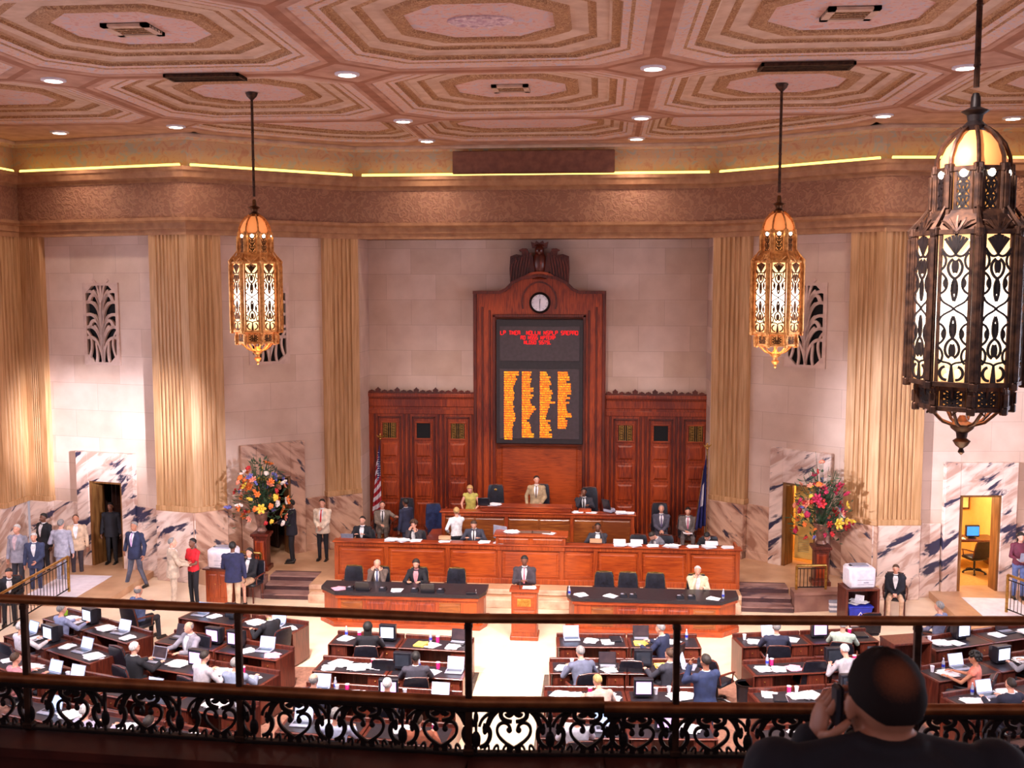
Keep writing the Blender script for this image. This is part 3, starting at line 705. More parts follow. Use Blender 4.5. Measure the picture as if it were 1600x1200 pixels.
# ================================================================= rear woodwork
TX = 0.14
def raised(mb, x0, x1, z0, z1, y, d=.03, m=.05):
    """raised field inside a sunk moulding; faces -y"""
    mb.bx(x0, x1, y-.012, y+.02, z0, z1, .004)
    vs = [(x0+m, y-.012, z0+m), (x1-m, y-.012, z0+m), (x1-m, y-.012, z1-m), (x0+m, y-.012, z1-m), (x0+m*2, y-d-.012, z0+m*2), (x1-m*2, y-d-.012, z0+m*2), (x1-m*2, y-d-.012, z1-m*2), (x0+m*2, y-d-.012, z1-m*2)]
    mb.add(vs, [(0,1,5,4),(1,2,6,5),(2,3,7,6),(3,0,4,7),(4,5,6,7),(0,3,2,1)])
wp = tag(empty('wall_panelling', (0, 0, 0)), kind='structure')
WPY = 31.12
for (x0, x1, cs) in ((-5.18, TX-2.0, (-4.53, -3.46, -2.39)), (TX+2.0, 5.2, (2.76, 3.83, 4.88))):
    m = MB(); m.bx(x0, x1, WPY, 31.3, DZ, 4.86); m.bx(x0, x1, WPY-.05, 31.3, DZ, .62, .01)
    m.bx(x0, x1, WPY-.04, 31.3, 4.28, 4.42, .01); m.bx(x0, x1, WPY-.09, 31.3, 4.80, 4.92, .02); m.bx(x0, x1, WPY-.03, 31.3, 4.5, 4.76, .02)
    m.build('backing_panel', WOOD, wp)
    m = MB()
    for c in cs:
        for e in (-1, 1): m.bx(c+e*.46-.035, c+e*.46+.035, WPY-.03, WPY+.02, .62, 4.28, .01)
    for c in cs:
        for e in (-.34, .34): m.bx(c+e-.03, c+e+.03, WPY-.035, WPY+.02, .66, 4.2, .012)
        m.bx(c-.36, c+.36, WPY-.035, WPY+.02, 4.14, 4.2, .012)
    m.build('stiles', WOODD, wp)
    for i, c in enumerate(cs):
        for (z0, z1) in ((.72, 1.55), (1.62, 2.22), (2.29, 2.82), (2.89, 3.42)):
            m = MB(); raised(m, c-.28, c+.28, z0, z1, WPY-.01); m.build('raised_panel', WOOD, wp)
        m = MB()
        for e in (-.24, .24): m.bx(c+e-.025, c+e+.025, WPY-.045, WPY+.02, 3.5, 4.02, .008)
        for e in (3.5, 4.02): m.bx(c-.26, c+.26, WPY-.045, WPY+.02, e-.025, e+.025, .008)
        f = m.build('small_window_frame', WOODX, wp)
        m = MB(); m.bx(c-.22, c+.22, WPY-.012, WPY+.01, 3.52, 4.0); m.build('dark_opening', SBLK, f)
        if i != 1:
            m = MB()
            for k in range(-3, 4): m.bx(c+k*.06-.01, c+k*.06+.01, WPY-.03, WPY-.012, 3.52, 4.0)
            for k in range(6):
                zz = 3.56+k*.08
                for e in (-.12, .12): m.ribbon(arc(c+e, zz, .05, .035, 0, 330, 8), .014, WPY-.034, WPY-.02)
            m.build('window_grillework', BRASS, f)
    # cresting of little anthemions
    m = MB(); k = x0+.1
    m.bx(x0, x1, WPY-.05, WPY+.06, 4.92, 4.97)
    q = 0
    while k < x1-.05:
        h = .15 if q % 3 == 1 else .07
        m.prism([(k-.07, 4.96), (k+.07, 4.96), (k+.085, 4.96+h*.5), (k+.03, 4.96+h*.75), (k, 4.96+h), (k-.03, 4.96+h*.75), (k-.085, 4.96+h*.5)], WPY-.03, WPY+.04)
        k += .2; q += 1
    m.build('carved_cresting', WOODD, wp)
# central tabernacle that carries board, clock and eagle
tb = tag(empty('board_surround', (TX, 0, 0)), 'tall red brown wooden frame around the voting board, rising to a carved crest', 'wooden surround')
m = MB(); YF = 30.78
m.bx(-2.0, -1.30, YF, 31.29, DZ, 7.3, .0); m.bx(1.30, 2.0, YF, 31.29, DZ, 7.3, .0)
crest = [(-2.0, 7.3), (2.0, 7.3), (2.0, 8.02), (1.2, 8.03), (1.0, 8.12), (.8, 8.32), (.5, 8.46), (0, 8.52), (-.5, 8.46), (-.8, 8.32), (-1.0, 8.12), (-1.2, 8.03), (-2.0, 8.03)]
m.prism(crest, YF, 31.29)
m.build('frame_body', WOOD, tb)
m = MB()
for s_ in (-1, 1):
    m.bx(s_*1.94-.06*s_*0-.05, s_*1.94+.05, YF-.06, YF+.05, DZ, 8.03, .015)
    m.bx(s_*1.36-.05, s_*1.36+.05, YF-.07, YF+.05, DZ, 7.36, .015)
    m.bx(s_*1.50-.03, s_*1.50+.03, YF-.035, YF+.05, DZ, 7.5, .01); m.bx(s_*1.72-.03, s_*1.72+.03, YF-.035, YF+.05, DZ, 7.6, .01)
m.bx(-1.41, 1.41, YF-.07, YF+.05, 7.28, 7.38, .015)
m.ribbon([(2.0, 8.03), (1.2, 8.03), (1.0, 8.12), (.8, 8.32), (.5, 8.46), (0, 8.52), (-.5, 8.46), (-.8, 8.32), (-1.0, 8.12), (-1.2, 8.03), (-2.0, 8.03)], .09, YF-.09, 31.2)
m.ribbon(arc(0, 7.74, .52, .60, 200, -20, 20), .05, YF-.04, YF+.02)
m.build('mouldings', WOODD, tb)
m = MB(); m.bx(-1.3, 1.3, 31.0, 31.2, DZ, 7.3); raised(m, -1.22, 1.22, .9, 3.4, 31.0, .02)
m.build('recess_panel', WOODX, tb)
# carved eagle with spread wings
eg = tag(empty('carved_eagle', (TX, YF+.16, 8.42)), 'dark carved wooden bird with folded wings crowning the voting board surround', 'wood carving')
m = MB(); m.ell((0, -.05, .62), (.2, .17, .48), 14, 10); m.ell((0, -.12, 1.08), (.14, .13, .2), 12, 8); m.cap((0, -.16, 1.12), (0, -.3, 1.02), .05, .02)
m.lathe([(.26, 0), (.3, .05), (.2, .14), (.16, .2)], 14); m.build('bird_body', WOODD, eg, True)
for s_ in (-1, 1):
    m = MB()
    out = [(.14, .15), (.30, .28), (.42, .1), (.62, -.14), (.88, -.2), (.90, .4), (.88, .86), (.70, .94), (.52, .90), (.56, 1.12), (.40, 1.16), (.32, 1.02), (.2, .86)]
    m.prism([(x*s_, z) for x, z in out], -.10, .12)
    for k in range(7):
        x0 = .30+k*.085; m.ribbon([(s_*(x0-.04), .98-.05*k), (s_*(x0+.02), .5), (s_*(x0+.06), .22-.05*k)], .06, -.17, -.1, w1=.03)
    for k in range(4): m.ribbon(arc(s_*(.42+.12*k), .84-.03*k, .08, .09, 200, -20, 8), .03, -.19, -.1)
    m.ribbon([(s_*.36, 1.1), (s_*.5, 1.12), (s_*.6, 1.06)], .07, -.16, .06)
    m.build('wing', WOODD, eg)
m = MB(); m.prism([(-.22, 1.16), (-.26, 1.4), (-.14, 1.34), (-.1, 1.44), (0, 1.36), (.1, 1.44), (.14, 1.34), (.26, 1.4), (.22, 1.16)], -.12, .08); m.ell((0, -.05, 1.24), (.2, .12, .1), 12, 6)
m.build('crown_leaves', WOODD, eg)
m = MB(); m.ribbon(arc(0, .02, .42, .22, 160, 20, 14), .1, -.22, -.04); m.build('scroll_banner', WOODX, eg)
m = MB(); m.prism([(-.72, -.36), (.72, -.36), (.62, -.08), (.45, .06), (-.45, .06), (-.62, -.08)], -.04, .12); m.build('plinth', WOODD, eg)
eg.scale = (1, 1, .8)
# clock
ck = tag(empty('wall_clock', (TX+.02, YF-.01, 7.72)), 'round white faced clock above the voting board', 'clock')
m = MB(); m.M = Matrix.Rotation(PI/2, 4, 'X'); m.lathe([(.30, -.02), (.32, .03), (.27, .08), (.25, .05), (.2, .02)], 28); m.build('rim', IRON, ck, True)
m = MB(); m.M = Matrix.Rotation(PI/2, 4, 'X'); m.lathe([(.25, .03), (.25, .05), (.01, .055)], 28); m.build('dial', PLASTW, ck)
m = MB()
for k in range(12):
    a = 2*PI*k/12; m.ribbon([(.2*math.sin(a), .2*math.cos(a)), (.23*math.sin(a), .23*math.cos(a))], .012, -.063, -.056)
tag(m.build('hour_marks', PLASTB, ck), kind='stuff')
m = MB(); m.ribbon([(0, -.03), (.01, .12)], .018, -.068, -.06); m.build('hour_hand', PLASTB, ck)
m = MB(); m.ribbon([(0, .03), (0, -.18)], .012, -.074, -.069); m.build('minute_hand', PLASTB, ck)
# electronic voting board
BOARD = pm('board_black', (40, 30, 36), (32, 24, 28), 10, .5); BFACE = pm('board_grey_face', (66, 52, 58), (58, 46, 50), 10, .5)
LR = emit('red_leds', (255, 0, 8), 1.1, (20, 0, 0)); LO = emit('amber_leds', (250, 118, 10), 1.15); LG = emit('yellow_leds', (230, 160, 24), 1.0)
vb = tag(empty('voting_board', (TX+.02, 30.62, 0)), 'tall black electronic voting board with red heading and four amber name columns', 'voting board')
m = MB(); m.bx(-1.31, 1.31, 0, .38, 3.46, 7.22, .02); m.build('casing', BOARD, vb)
m = MB(); m.bx(-1.2, 1.2, -.02, .01, 5.98, 7.02, .005); m.build('upper_display', BFACE, vb)
m = MB(); m.bx(-1.2, 1.2, -.02, .01, 3.62, 5.74, .005); m.build('lower_display', BFACE, vb)
m = MB(); rr = random.Random(3)
GL = [[(0,0,0,1),(1,0,1,1),(0,.5,1,.5),(0,1,1,1)], [(0,0,0,1),(0,0,1,0),(0,1,1,1),(0,.5,.7,.5)], [(0,0,0,1),(0,1,1,1),(1,.5,1,1),(0,.5,1,.5)], [(0,0,0,1),(0,0,1,0)], [(0,0,1,0),(0,1,1,1),(0,0,0,1),(1,0,1,1)],
      [(.5,0,.5,1),(0,1,1,1)], [(0,1,0,.5),(0,.5,1,.5),(1,.5,1,0),(0,0,1,0),(0,1,1,1)], [(0,0,0,1),(0,1,1,0),(1,0,1,1)]]
def led(mb, x, z, w, h, st, mi=0):
    for (a, b, c, d) in rr.choice(GL): mb.ribbon([(x+a*w, z+b*h), (x+c*w+1e-4, z+d*h)], st, -.032, -.021, mi)
def ledtext(mb, x0, x1, z, h, cw, gaps=(), st=.022, mi=0):
    x = x0
    while x+cw*.8 <= x1:
        if not any(g0 < x+cw*.4 < g1 for g0, g1 in gaps): led(mb, x, z, cw*.72, h, st, mi)
        x += cw
# word gaps of the heading follow the photographed lettering
ledtext(m, -1.17, 1.17, 6.77, .11, .0866, [(-.99, -.95), (-.53, -.40), (.03, .11), (.55, .63)])
ledtext(m, -.56, .53, 6.63, .10, .075, [(-.41, -.36), (-.08, .0)])
ledtext(m, -.46, .42, 6.49, .10, .075, [(-.12, -.04)])
tag(m.build('red_heading_lights', LR, vb), kind='stuff')
cols = [(-1.06, [23,23,18,20,18,17,15,14,15,16,15,16,15,14,14,16,14,15,17,17,18,17,14,15,13,13,13,13,13,13]),
        (-.52, [15,14,12,15,14,13,13,18,18,13,18,16,13,13,15,20,22,18,15,13,12,8,12,13,14,14,15,19,19]),
        (.02, [11,12,17,15,17,18,15,15,19,20,18,18,17,24,15,15,13,12,11,10,9,17,13,16,17,18,14,19,19]),
        (.56, [15,16,18,18,13,20,20,20,21,21,14,19,12,18,13,13,14,15,21,22,12,15,15,14,13])]
for ci, (x0, lens) in enumerate(cols):
    m = MB()
    for r_, ln in enumerate(lens):
        z = 5.66-r_*.0695; x = x0
        for q in range(ln): led(m, x, z-.048, .0135, .045, .0085, 0 if rr.random() < .62 else 1); x += .0192
    tag(m.build('name_column_lights', [LO, LG], vb), kind='stuff')

# ================================================================= rostrum desks
def panel_front(m, x0, x1, y, z0, z1, cuts, st=.10, dep=.05):
    """rails and stiles standing proud of a front that faces -y, with raised fields between"""
    m.bx(x0, x1, y-dep, y, z0, z0+st, .008); m.bx(x0, x1, y-dep, y, z1-st, z1, .008)
    for c in cuts: m.bx(c-st/2, c+st/2, y-dep, y, z0+st, z1-st, .006)
FPANEL = wood('orange_mahogany_field', (180, 80, 29), (134, 48, 17), axis='x')
zt = 1.46
p0 = at(514, 905, DZ); p1 = at(1152, 912, DZ); CY = 26.15; X0, X1 = -5.05, 5.62
CY = aty(514, 905, 26.3).y
ck_ = empty('clerk_bench', (0, 0, 0), 0, 'long orange brown panelled wooden clerk bench across the front of the dais', 'bench desk')
m = MB(); m.bx(X0, X1, CY+.05, CY+.12, DZ, zt-.05); m.bx(X0, X0+.07, CY+.1, CY+.95, DZ, zt-.05); m.bx(X1-.07, X1, CY+.1, CY+.95, DZ, zt-.05); m.build('carcass', FPANEL, ck_)
m = MB(); cuts = [-5.0, -3.65, -2.0, -.62, 1.02, 1.9, 3.05, 4.30, 5.56]
panel_front(m, X0, X1, CY+.05, DZ, zt-.04, cuts, .11); m.bx(X0, X1, CY-.03, CY+.05, DZ, DZ+.14, .01); m.build('front_frame', WOODO, ck_)
cuts2 = [-5.0, -3.65, -2.0, -.62, 1.02, 1.9, 3.05, 4.30, 5.56]
for a, b in zip(cuts2, cuts2[1:]):
    m = MB(); raised(m, a+.09, b-.09, DZ+.18, zt-.2, CY+.045, .01, .03); m.build('front_panel', FPANEL, ck_)
m = MB(); m.bx(X0-.05, X1+.05, CY-.04, CY+.30, zt-.05, zt, .015); m.build('front_ledge', WOODX, ck_)
m = MB(); m.bx(X0-.02, X1+.02, CY+.3, CY+.98, zt-.20, zt-.16, .01); m.build('worktop', BLACKTOP, ck_)
m = MB(); m.bx(-.72, 1.12, CY-.02, CY+.55, zt-.16, zt+.20, .01); m.bx(-.78, 1.18, CY-.06, CY+.6, zt+.2, zt+.25, .015); raised(m, -.66, .16, zt+.02, zt+.18, CY-.03, .01, .02); raised(m, .24, 1.06, zt+.02, zt+.18, CY-.03, .01, .02); m.build('raised_centre_box', WOODO, ck_)
# speaker's platform and desk behind
PZ = 0.98
m = MB(); m.bx(-3.0, 3.05, 28.35, 31.0, DZ, PZ, .01); m.bx(-3.3, 3.3, 28.8, 30.6, DZ, (DZ+PZ)/2, .01); struct(m.build('floor_speaker_platform', WOODX))
sk = empty('speaker_desk', (0, 0, 0), 0, 'raised wooden speaker desk with book matched panels below the voting board', 'desk')
sz = 1.88; SY = 28.25; a0 = at(697, 800, sz).x; a1 = at(990, 808, sz).x
a0 = aty(690, 800, SY).x; a1 = aty(991, 806, SY).x
m = MB(); m.bx(a0, a1, SY+.03, SY+.1, DZ, sz-.05); m.bx(a0, a0+.06, SY+.1, SY+.8, DZ, sz-.05); m.bx(a1-.06, a1, SY+.1, SY+.8, DZ, sz-.05); m.build('carcass', WOOD, sk)
m = MB(); c1 = a0+(a1-a0)*.34; c2 = a0+(a1-a0)*.68
panel_front(m, a0, a1, SY+.03, DZ, sz-.04, [a0+.05, c1, c2, a1-.05], .1); m.build('front_frame', WOODO, sk)
VEN = wood('book_matched_veneer', (150, 84, 34), (104, 48, 18), axis='x')
for a, b in ((a0+.1, c1-.05), (c1+.05, c2-.05), (c2+.05, a1-.1)):
    m = MB(); raised(m, a, (a+b)/2, DZ+.2, sz-.18, SY+.02, .01, .02); raised(m, (a+b)/2, b, DZ+.2, sz-.18, SY+.02, .01, .02); m.build('veneer_panel', VEN, sk)
m = MB(); m.bx(a0-.06, a1+.06, SY-.05, SY+.32, sz-.05, sz, .015); m.bx(a0, a1, SY+.3, SY+.85, sz-.22, sz-.18, .01); m.build('desk_top', WOODX, sk)
m = MB(); b0 = aty(752, 796, SY).x; b1 = aty(892, 796, SY).x; m.bx(b0, b1, SY+.0, SY+.45, sz, sz+.12, .02); m.bx(b0-.04, b1+.04, SY-.02, SY+.5, sz+.12, sz+.15, .01); m.build('raised_lectern_ledge', WOODX, sk)
# pit tables with dark tops and canted ends
def pit_table(x0, x1, y, label, flip):
    e = empty('pit_table', ((x0+x1)/2, y, 0), 0, label, 'table', 'long tables before the clerk bench')
    w = (x1-x0)/2; c = .45
    def foot(ins, zz0, zz1, nm, mt, dz=0):
        m = MB(); l = -w+ins; r = w-ins
        pts = [(l+c, ins), (r-c*.3, ins), (r, ins+.35), (r, .95-ins), (l, .95-ins), (l, ins+c)] if not flip else [(l+c*.3, ins), (r-c, ins), (r, ins+c), (r, .95-ins), (l, .95-ins), (l, ins+.35)]
        m.slab(pts, zz0, zz1); return m.build(nm, mt, e)
    foot(.06, 0, .78, 'carcass', WOODO); foot(0, .78, .86, 'table_top', BLACKTOP); foot(.02, .70, .78, 'edge_moulding', WOODX); foot(-.02, 0, .12, 'plinth', WOODX)
    n = 5
    for k in range(n):
        a = -w+.6+k*(2*w-1.1)/n; b = a+(2*w-1.1)/n-.08
        m = MB(); raised(m, a, b, .18, .64, .055, .012, .03); m.build('front_panel', VEN if k in (0, n-1) else WOOD, e)
    return e
pit_table(aty(495, 978, 23.7).x, aty(757, 985, 23.7).x, 23.7, 'long brown pit table left of the speaker at the lectern', False)
pit_table(aty(884, 990, 23.7).x, aty(1157, 993, 23.7).x, 23.7, 'long brown pit table right of the speaker at the lectern', True)
# lectern
le = empty('lectern', (.27, 23.1, 0), 0, 'narrow orange brown wooden lectern with a brass plate in front of the speaking man', 'lectern')
m = MB(); m.bx(-.30, .30, 0, .5, .06, 1.16, .01); m.bx(-.33, .33, -.03, .53, 0, .1, .015); m.build('lectern_body', WOODO, le)
m = MB(); raised(m, -.25, .25, .2, .72, 0, .01, .02); raised(m, -.25, .25, .74, 1.08, 0, .01, .02); m.build('front_panels', FPANEL, le)
m = MB(); m.add([(-.34, -.04, 1.16), (.34, -.04, 1.16), (.34, .54, 1.16), (-.34, .54, 1.16), (-.34, -.04, 1.22), (.34, -.04, 1.22), (.34, .54, 1.16), (-.34, .54, 1.16)], [(0,1,2,3),(4,5,6,7),(0,1,5,4),(1,2,6,5),(3,0,4,7)]); m.build('sloping_top', WOODX, le)
m = MB(); m.bx(-.16, .16, -.035, -.02, .82, 1.0, .004); m.build('brass_plate', BRASS, le)
m = MB(); m.tube([(-.1, .05, 1.2), (-.1, 0, 1.34), (-.08, .1, 1.44)], .008, 6); m.ell((-.08, .11, 1.45), (.02, .02, .02), 8, 6); m.build('microphone', PLASTB, le)

# ================================================================= chairs
def chair(kind):
    """kind: tall / mid / low; origin on the floor, sitter faces +y"""
    e = empty('leather_armchair' if kind != 'wood' else 'wooden_armchair')
    h = {'tall': 1.32, 'mid': 1.05, 'low': .98, 'wood': 1.0}[kind]; lea = LEATHER
    m = MB()
    if kind != 'wood':
        for k in range(5):
            a = 2*PI*k/5+.3; m.tube([(0, 0, .1), (.16*math.cos(a), .16*math.sin(a), .1), (.3*math.cos(a), .3*math.sin(a), .06)], [.03, .028, .02], 6)
        m.build('star_base', PLASTB, e)
        m = MB()
        for k in range(5):
            a = 2*PI*k/5+.3; m.cyl((.3*math.cos(a)-.02, .3*math.sin(a), .03), (.3*math.cos(a)+.02, .3*math.sin(a), .03), .03, n=8)
        m.build('castors', PLASTB, e)
        m = MB(); m.cyl((0, 0, .1), (0, 0, .42), .03); m.build('column', PLASTB, e)
    else:
        for x in (-.23, .23):
            for y in (-.22, .22):
                q = MB(); q.cyl((x, y, 0), (x*.95, y*.95, .44), .02, .025, 8); q.build('leg', WOODM, e)
    m = MB(); m.box((0, 0, .46), (.52, .5, .09), .035); m.build('seat', lea, e, True)
    m = MB(); w = .25; n = 7; rings = []
    for i in range(n):
        t = i/(n-1); z = .50+(h-.50)*t; ww = w*(1-.12*t*t)*(1.0 if t < .9 else .86); y = -.24-.10*t
        rings.append([(-ww, y-.03, z), (-ww, y+.03, z), (-ww*.5, y+.05-.02*math.cos(PI*t), z), (ww*.5, y+.05-.02*math.cos(PI*t), z), (ww, y+.03, z), (ww, y-.03, z), (ww*.5, y-.045, z), (-ww*.5, y-.045, z)])
    m.loft(rings); m.build('backrest', lea, e, True, 60)
    m = MB()
    for s_ in (-1, 1): m.tube([(s_*w, -.24, .5), (s_*w*.97, -.29, .5+(h-.5)*.5), (s_*w*.86, -.34, h-.02)], .014, 6)
    m.tube([(-w*.8, -.345, h), (0, -.35, h+.015), (w*.8, -.345, h)], .013, 6)
    m.build('back_frame', BRASS if kind == 'mid' else WOODM, e, True)
    for s_ in (-1, 1):
        m = MB(); m.tube([(s_*.27, -.27, .70), (s_*.29, .0, .69), (s_*.28, .18, .66)], .022, 6); m.tube([(s_*.27, .12, .46), (s_*.285, .14, .67)], .015, 6); m.build('armrest', WOODM, e, True)
    return tree_of(e)
TALL = chair('tall'); MID = chair('mid'); LOW = chair('low'); WCH = chair('wood')
uT, uM, uL, uW = [], [], [], []
def ch(t, u, p, face, label, group=None, z=None):
    """face: world heading of the sitter in degrees, 0 = +y (away from the gallery), 180 = towards the gallery"""
    return place(t, u, (p.x, p.y, p.z if z is None else z), R(face), label, 'chair', group)
def V(x, y, z=0): return Vector((x, y, z))
ch(TALL, uT, V(aty(680, 780, 29.6).x, 29.6, PZ if False else DZ), 200, 'tall navy leather armchair standing empty left of the speaker desk', 'armchairs of the rear dais')
bl = [o for o in kids(TALL[0]) if o.name.startswith('backrest')][0]
bl.data = bl.data.copy(); bl.data.materials[0] = LEATHB
TALL2 = tree_of(copy_tree(TALL)); [o for o in kids(TALL2[0]) if o.name.startswith('backrest')][0].data.materials.clear()
b2 = [o for o in kids(TALL2[0]) if o.name.startswith('backrest')][0]; b2.data = b2.data.copy(); b2.data.materials.clear(); b2.data.materials.append(LEATHER)
b1 = [o for o in kids(TALL[0]) if o.name.startswith('backrest')][0]; b1.data = b1.data.copy(); b1.data.materials.clear(); b1.data.materials.append(LEATHB)
uT2 = []
c = ch(TALL2, uT2, V(aty(773, 770, 29.7).x, 29.7, PZ), 180, 'tall black armchair with a round gold seal left of the standing speaker', 'armchairs of the rear dais')
m = MB(); m.M = Matrix.Translation((0, -.0, 0)); m.ell((0, -.275, 1.18), (.085, .012, .085), 16, 8); m.ell((0, -.262, 1.18), (.05, .01, .05), 12, 6); m.build('gold_seal', BRASS, c, True)
TALL3 = tree_of(copy_tree((TALL2[0], [k for k in TALL2[1] if not k[0].name.startswith('gold_seal')])))
uT3 = []
ch(TALL3, uT3, V(aty(845, 770, 29.9).x, 29.9, PZ), 180, 'tall black leather armchair directly behind the man standing in a tan suit', 'armchairs of the rear dais')
ch(TALL3, uT3, V(aty(918, 770, 29.25).x+.05, 29.55, PZ), 180, 'tall black leather armchair under the man seated at the speaker desk', 'armchairs of the rear dais')
ch(TALL3, uT3, V(aty(630, 790, 30.3).x, 30.3, DZ), 170, 'tall black leather armchair behind the walking man near the flag', 'armchairs of the rear dais')
ch(TALL3, uT3, V(aty(1032, 770, 30.25).x, 30.25, DZ), 180, 'tall black leather armchair of the man in a dark grey suit by the right panelling', 'armchairs of the rear dais')
ch(WCH, uW, V(aty(1073, 790, 30.2).x, 30.1, DZ), 180, 'wooden armchair of the grey suited man with papers by the right panelling')
ch(WCH, uW, V(aty(598, 790, 30.2).x, 30.0, DZ), 190, 'wooden armchair of the seated man in front of the striped flag')
# pit table chairs
g = 'low black leather chairs behind the pit tables'
for px, lb in ((548, 'first from the left end of the left pit table'), (590, 'under the bald man resting his head'), (652, 'under the dark haired woman at the pit table'), (709, 'empty, at the right end of the left pit table'),
               (944, 'empty, nearest the lectern at the right pit table'), (981, 'empty, in the middle of the right pit table'), (1023, 'empty, left of the man in the cream jacket'), (1090, 'under the white haired man in the cream jacket')):
    p = aty(px, 925, 25.0); ch(MID, uM, V(p.x, 25.02), 180+random.uniform(-6, 6), 'low black chair, '+lb, g)
# clerk chairs
g = 'black leather chairs behind the clerk bench'
for px, lb in ((570, 'at the far left end of the clerk bench'), (650, 'behind the dark haired woman clerk'), (742, 'behind the man with dark jacket at the clerk bench'), (932, 'behind the clerk holding a phone'), (998, 'standing empty on the right half of the clerk bench'), (1040, 'behind the grey suited man bending down'), (1110, 'near the right end of the clerk bench')):
    p = aty(px, 850, 27.62); ch(LOW, uL, V(p.x, 27.62, DZ), 180, 'black leather swivel chair '+lb, g)

# ================================================================= small railings, printer, copier, pedestals
def railing(p, q, z0, z1, h, label, n, name='railing'):
    p = Vector((p[0], p[1], z0)); q = Vector((q[0], q[1], z1)); e = empty(name, p, 0, label, 'railing'); d = q-p
    H = Vector((0, 0, h)); O = Vector((0, 0, 0))
    m = MB(); m.tube([O+H, d+H], .035, 8); m.build('handrail', BRASS, e, True)
    m = MB(); m.tube([O+H*.1, d+H*.1], .018, 6); m.tube([O+H*.88, d+H*.88], .015, 6); m.build('lower_rails', IRON, e)
    for t in (0, 1): m = MB(); m.box((d.x*t, d.y*t, d.z*t+h/2), (.06, .06, h), .008); m.build('post', BRASS, e)
    m = MB()
    for k in range(1, n):
        b = d*(k/n); m.cyl(b+H*.1, b+H*.88, .009, n=5)
    tag(m.build('balusters', IRON, e), kind='stuff')
    return e
railing(at(108, 925, .18).to_2d(), at(-30, 1010, 0).to_2d(), .18, 0.0, .95, 'brown metal railing sloping down at the far left of the floor', 26)
q0 = at(1572, 962, .1); railing(q0.to_2d(), (q0.x+1.4, q0.y-2.2), .18, 0.0, .95, 'dark metal railing sloping down at the right edge of the floor', 26)
railing((-7.72, 26.12), (-6.98, 26.02), .52, .52, .62, 'low brass topped railing below the left flower arrangement', 8)
railing((7.0, 26.0), (7.75, 26.1), .52, .52, .62, 'low brass topped railing below the right flower arrangement', 8)
# printer on its stand (right)
pp = at(1340, 968, 0); st = empty('printer_stand', (pp.x, pp.y, 0), R(8), 'open red brown wooden stand carrying the white printer', 'stand')
m = MB()
m.bx(-.42, .42, -.3, .3, .80, .85, .008); m.build('stand_top', WOODM, st)
for x in (-.39, .39):
    m = MB(); m.bx(x-.03, x+.03, -.29, .29, 0, .8, .006); m.build('side_panel', WOODM, st)
m = MB(); m.bx(-.36, .36, .25, .28, .05, .8); m.build('back_panel', WOODD, st)
def printer(name, loc, rz, label, w=.66, d=.5, h=.52):
    e = empty(name, loc, rz, label, 'printer')
    m = MB(); m.box((0, 0, h/2), (w, d, h), .05); m.build('housing', PLASTW, e, True)
    m = MB(); m.box((0, .02, h+.012), (w*.6, d*.55, .03), .012); m.build('output_tray', PLASTG, e)
    m = MB(); m.box((w*.1, -d/2-.003, h*.42), (w*.6, .012, .008)); m.box((w*.1, -d/2-.003, h*.2), (w*.6, .012, .008)); m.box((w*.12, -d/2-.006, h*.30), (.12, .012, .02)); m.build('tray_seams', PLASTG, e)
    m = MB(); m.box((-w*.3, 0, h+.008), (.12, .1, .02), .004); m.build('control_panel', PLASTB, e); return e
printer('laser_printer', (pp.x, pp.y, .85), R(8), 'large white laser printer on the wooden stand at right')
bn = empty('recycling_bin', (pp.x-.02, pp.y-.06, 0), R(8), 'blue recycling bin full of paper under the printer stand', 'bin')
m = MB(); m.loft([[(-.24, -.15, 0), (.24, -.15, 0), (.24, .15, 0), (-.24, .15, 0)], [(-.3, -.2, .4), (.3, -.2, .4), (.3, .2, .4), (-.3, .2, .4)]]); m.bx(-.32, .32, -.22, .22, .37, .41, .01); m.build('tub', BLUEP, bn)
m = MB()
m.ribbon([(-.06, .17), (0, .26), (.06, .17)], .02, -.2, -.17); m.ribbon([(-.07, .13), (.07, .13)], .02, -.195, -.165); m.build('recycling_mark', PLASTW, bn)
m = MB()
for k in range(7): m.box((random.uniform(-.12, .12), random.uniform(-.08, .08), .43+.012*k), (.26, .2, .004), rz=random.uniform(-1, 1))
m.add([(-.1, 0, .42), (.12, -.05, .42), (.16, 0, .62), (-.04, .06, .64)], [(0, 1, 2, 3)]); tag(m.build('waste_paper', PAPER, bn), kind='stuff')
sp = at(1305, 955, 0); 
for k in range(5):
    m = MB(); m.box((0, 0, .03), (.34, .26, .055), .004); o = m.build('paper_box', PAPER if k % 2 else PLASTG); o.location = (sp.x, sp.y, k*.0595); o.rotation_euler = (0, 0, random.uniform(-.15, .15))
    tag(o, 'flat carton of paper in the stack beside the printer stand', 'carton', 'cartons stacked beside the printer stand')
# copier on its cabinet (left)
pl = at(326, 945, 0)+Vector((.22, .42, 0)); cb = empty('copier_cabinet', (pl.x, pl.y, 0), R(-6), 'orange brown wooden cabinet carrying the white copier behind the woman in red', 'cabinet')
m = MB(); m.bx(-.36, .36, -.22, .24, 0, .86, .01); m.build('cabinet_body', WOODO, cb)
m = MB(); m.bx(-.42, .42, -.28, .3, .86, .90, .008); m.build('cabinet_top', WOODM, cb)
for x in (-.17, .17):
    m = MB(); raised(m, x-.15, x+.15, .1, .78, -.22, .01, .03); dd = m.build('door', WOODO, cb)
    m = MB(); m.ell((x-.1*(1 if x > 0 else -1), -.26, .5), (.015, .015, .015), 8, 5); m.build('knob', BRASS, dd)
printer('copier', (pl.x+.06, pl.y, .9), R(-6), 'big white copier on the cabinet near the woman in red', .7, .52, .52)
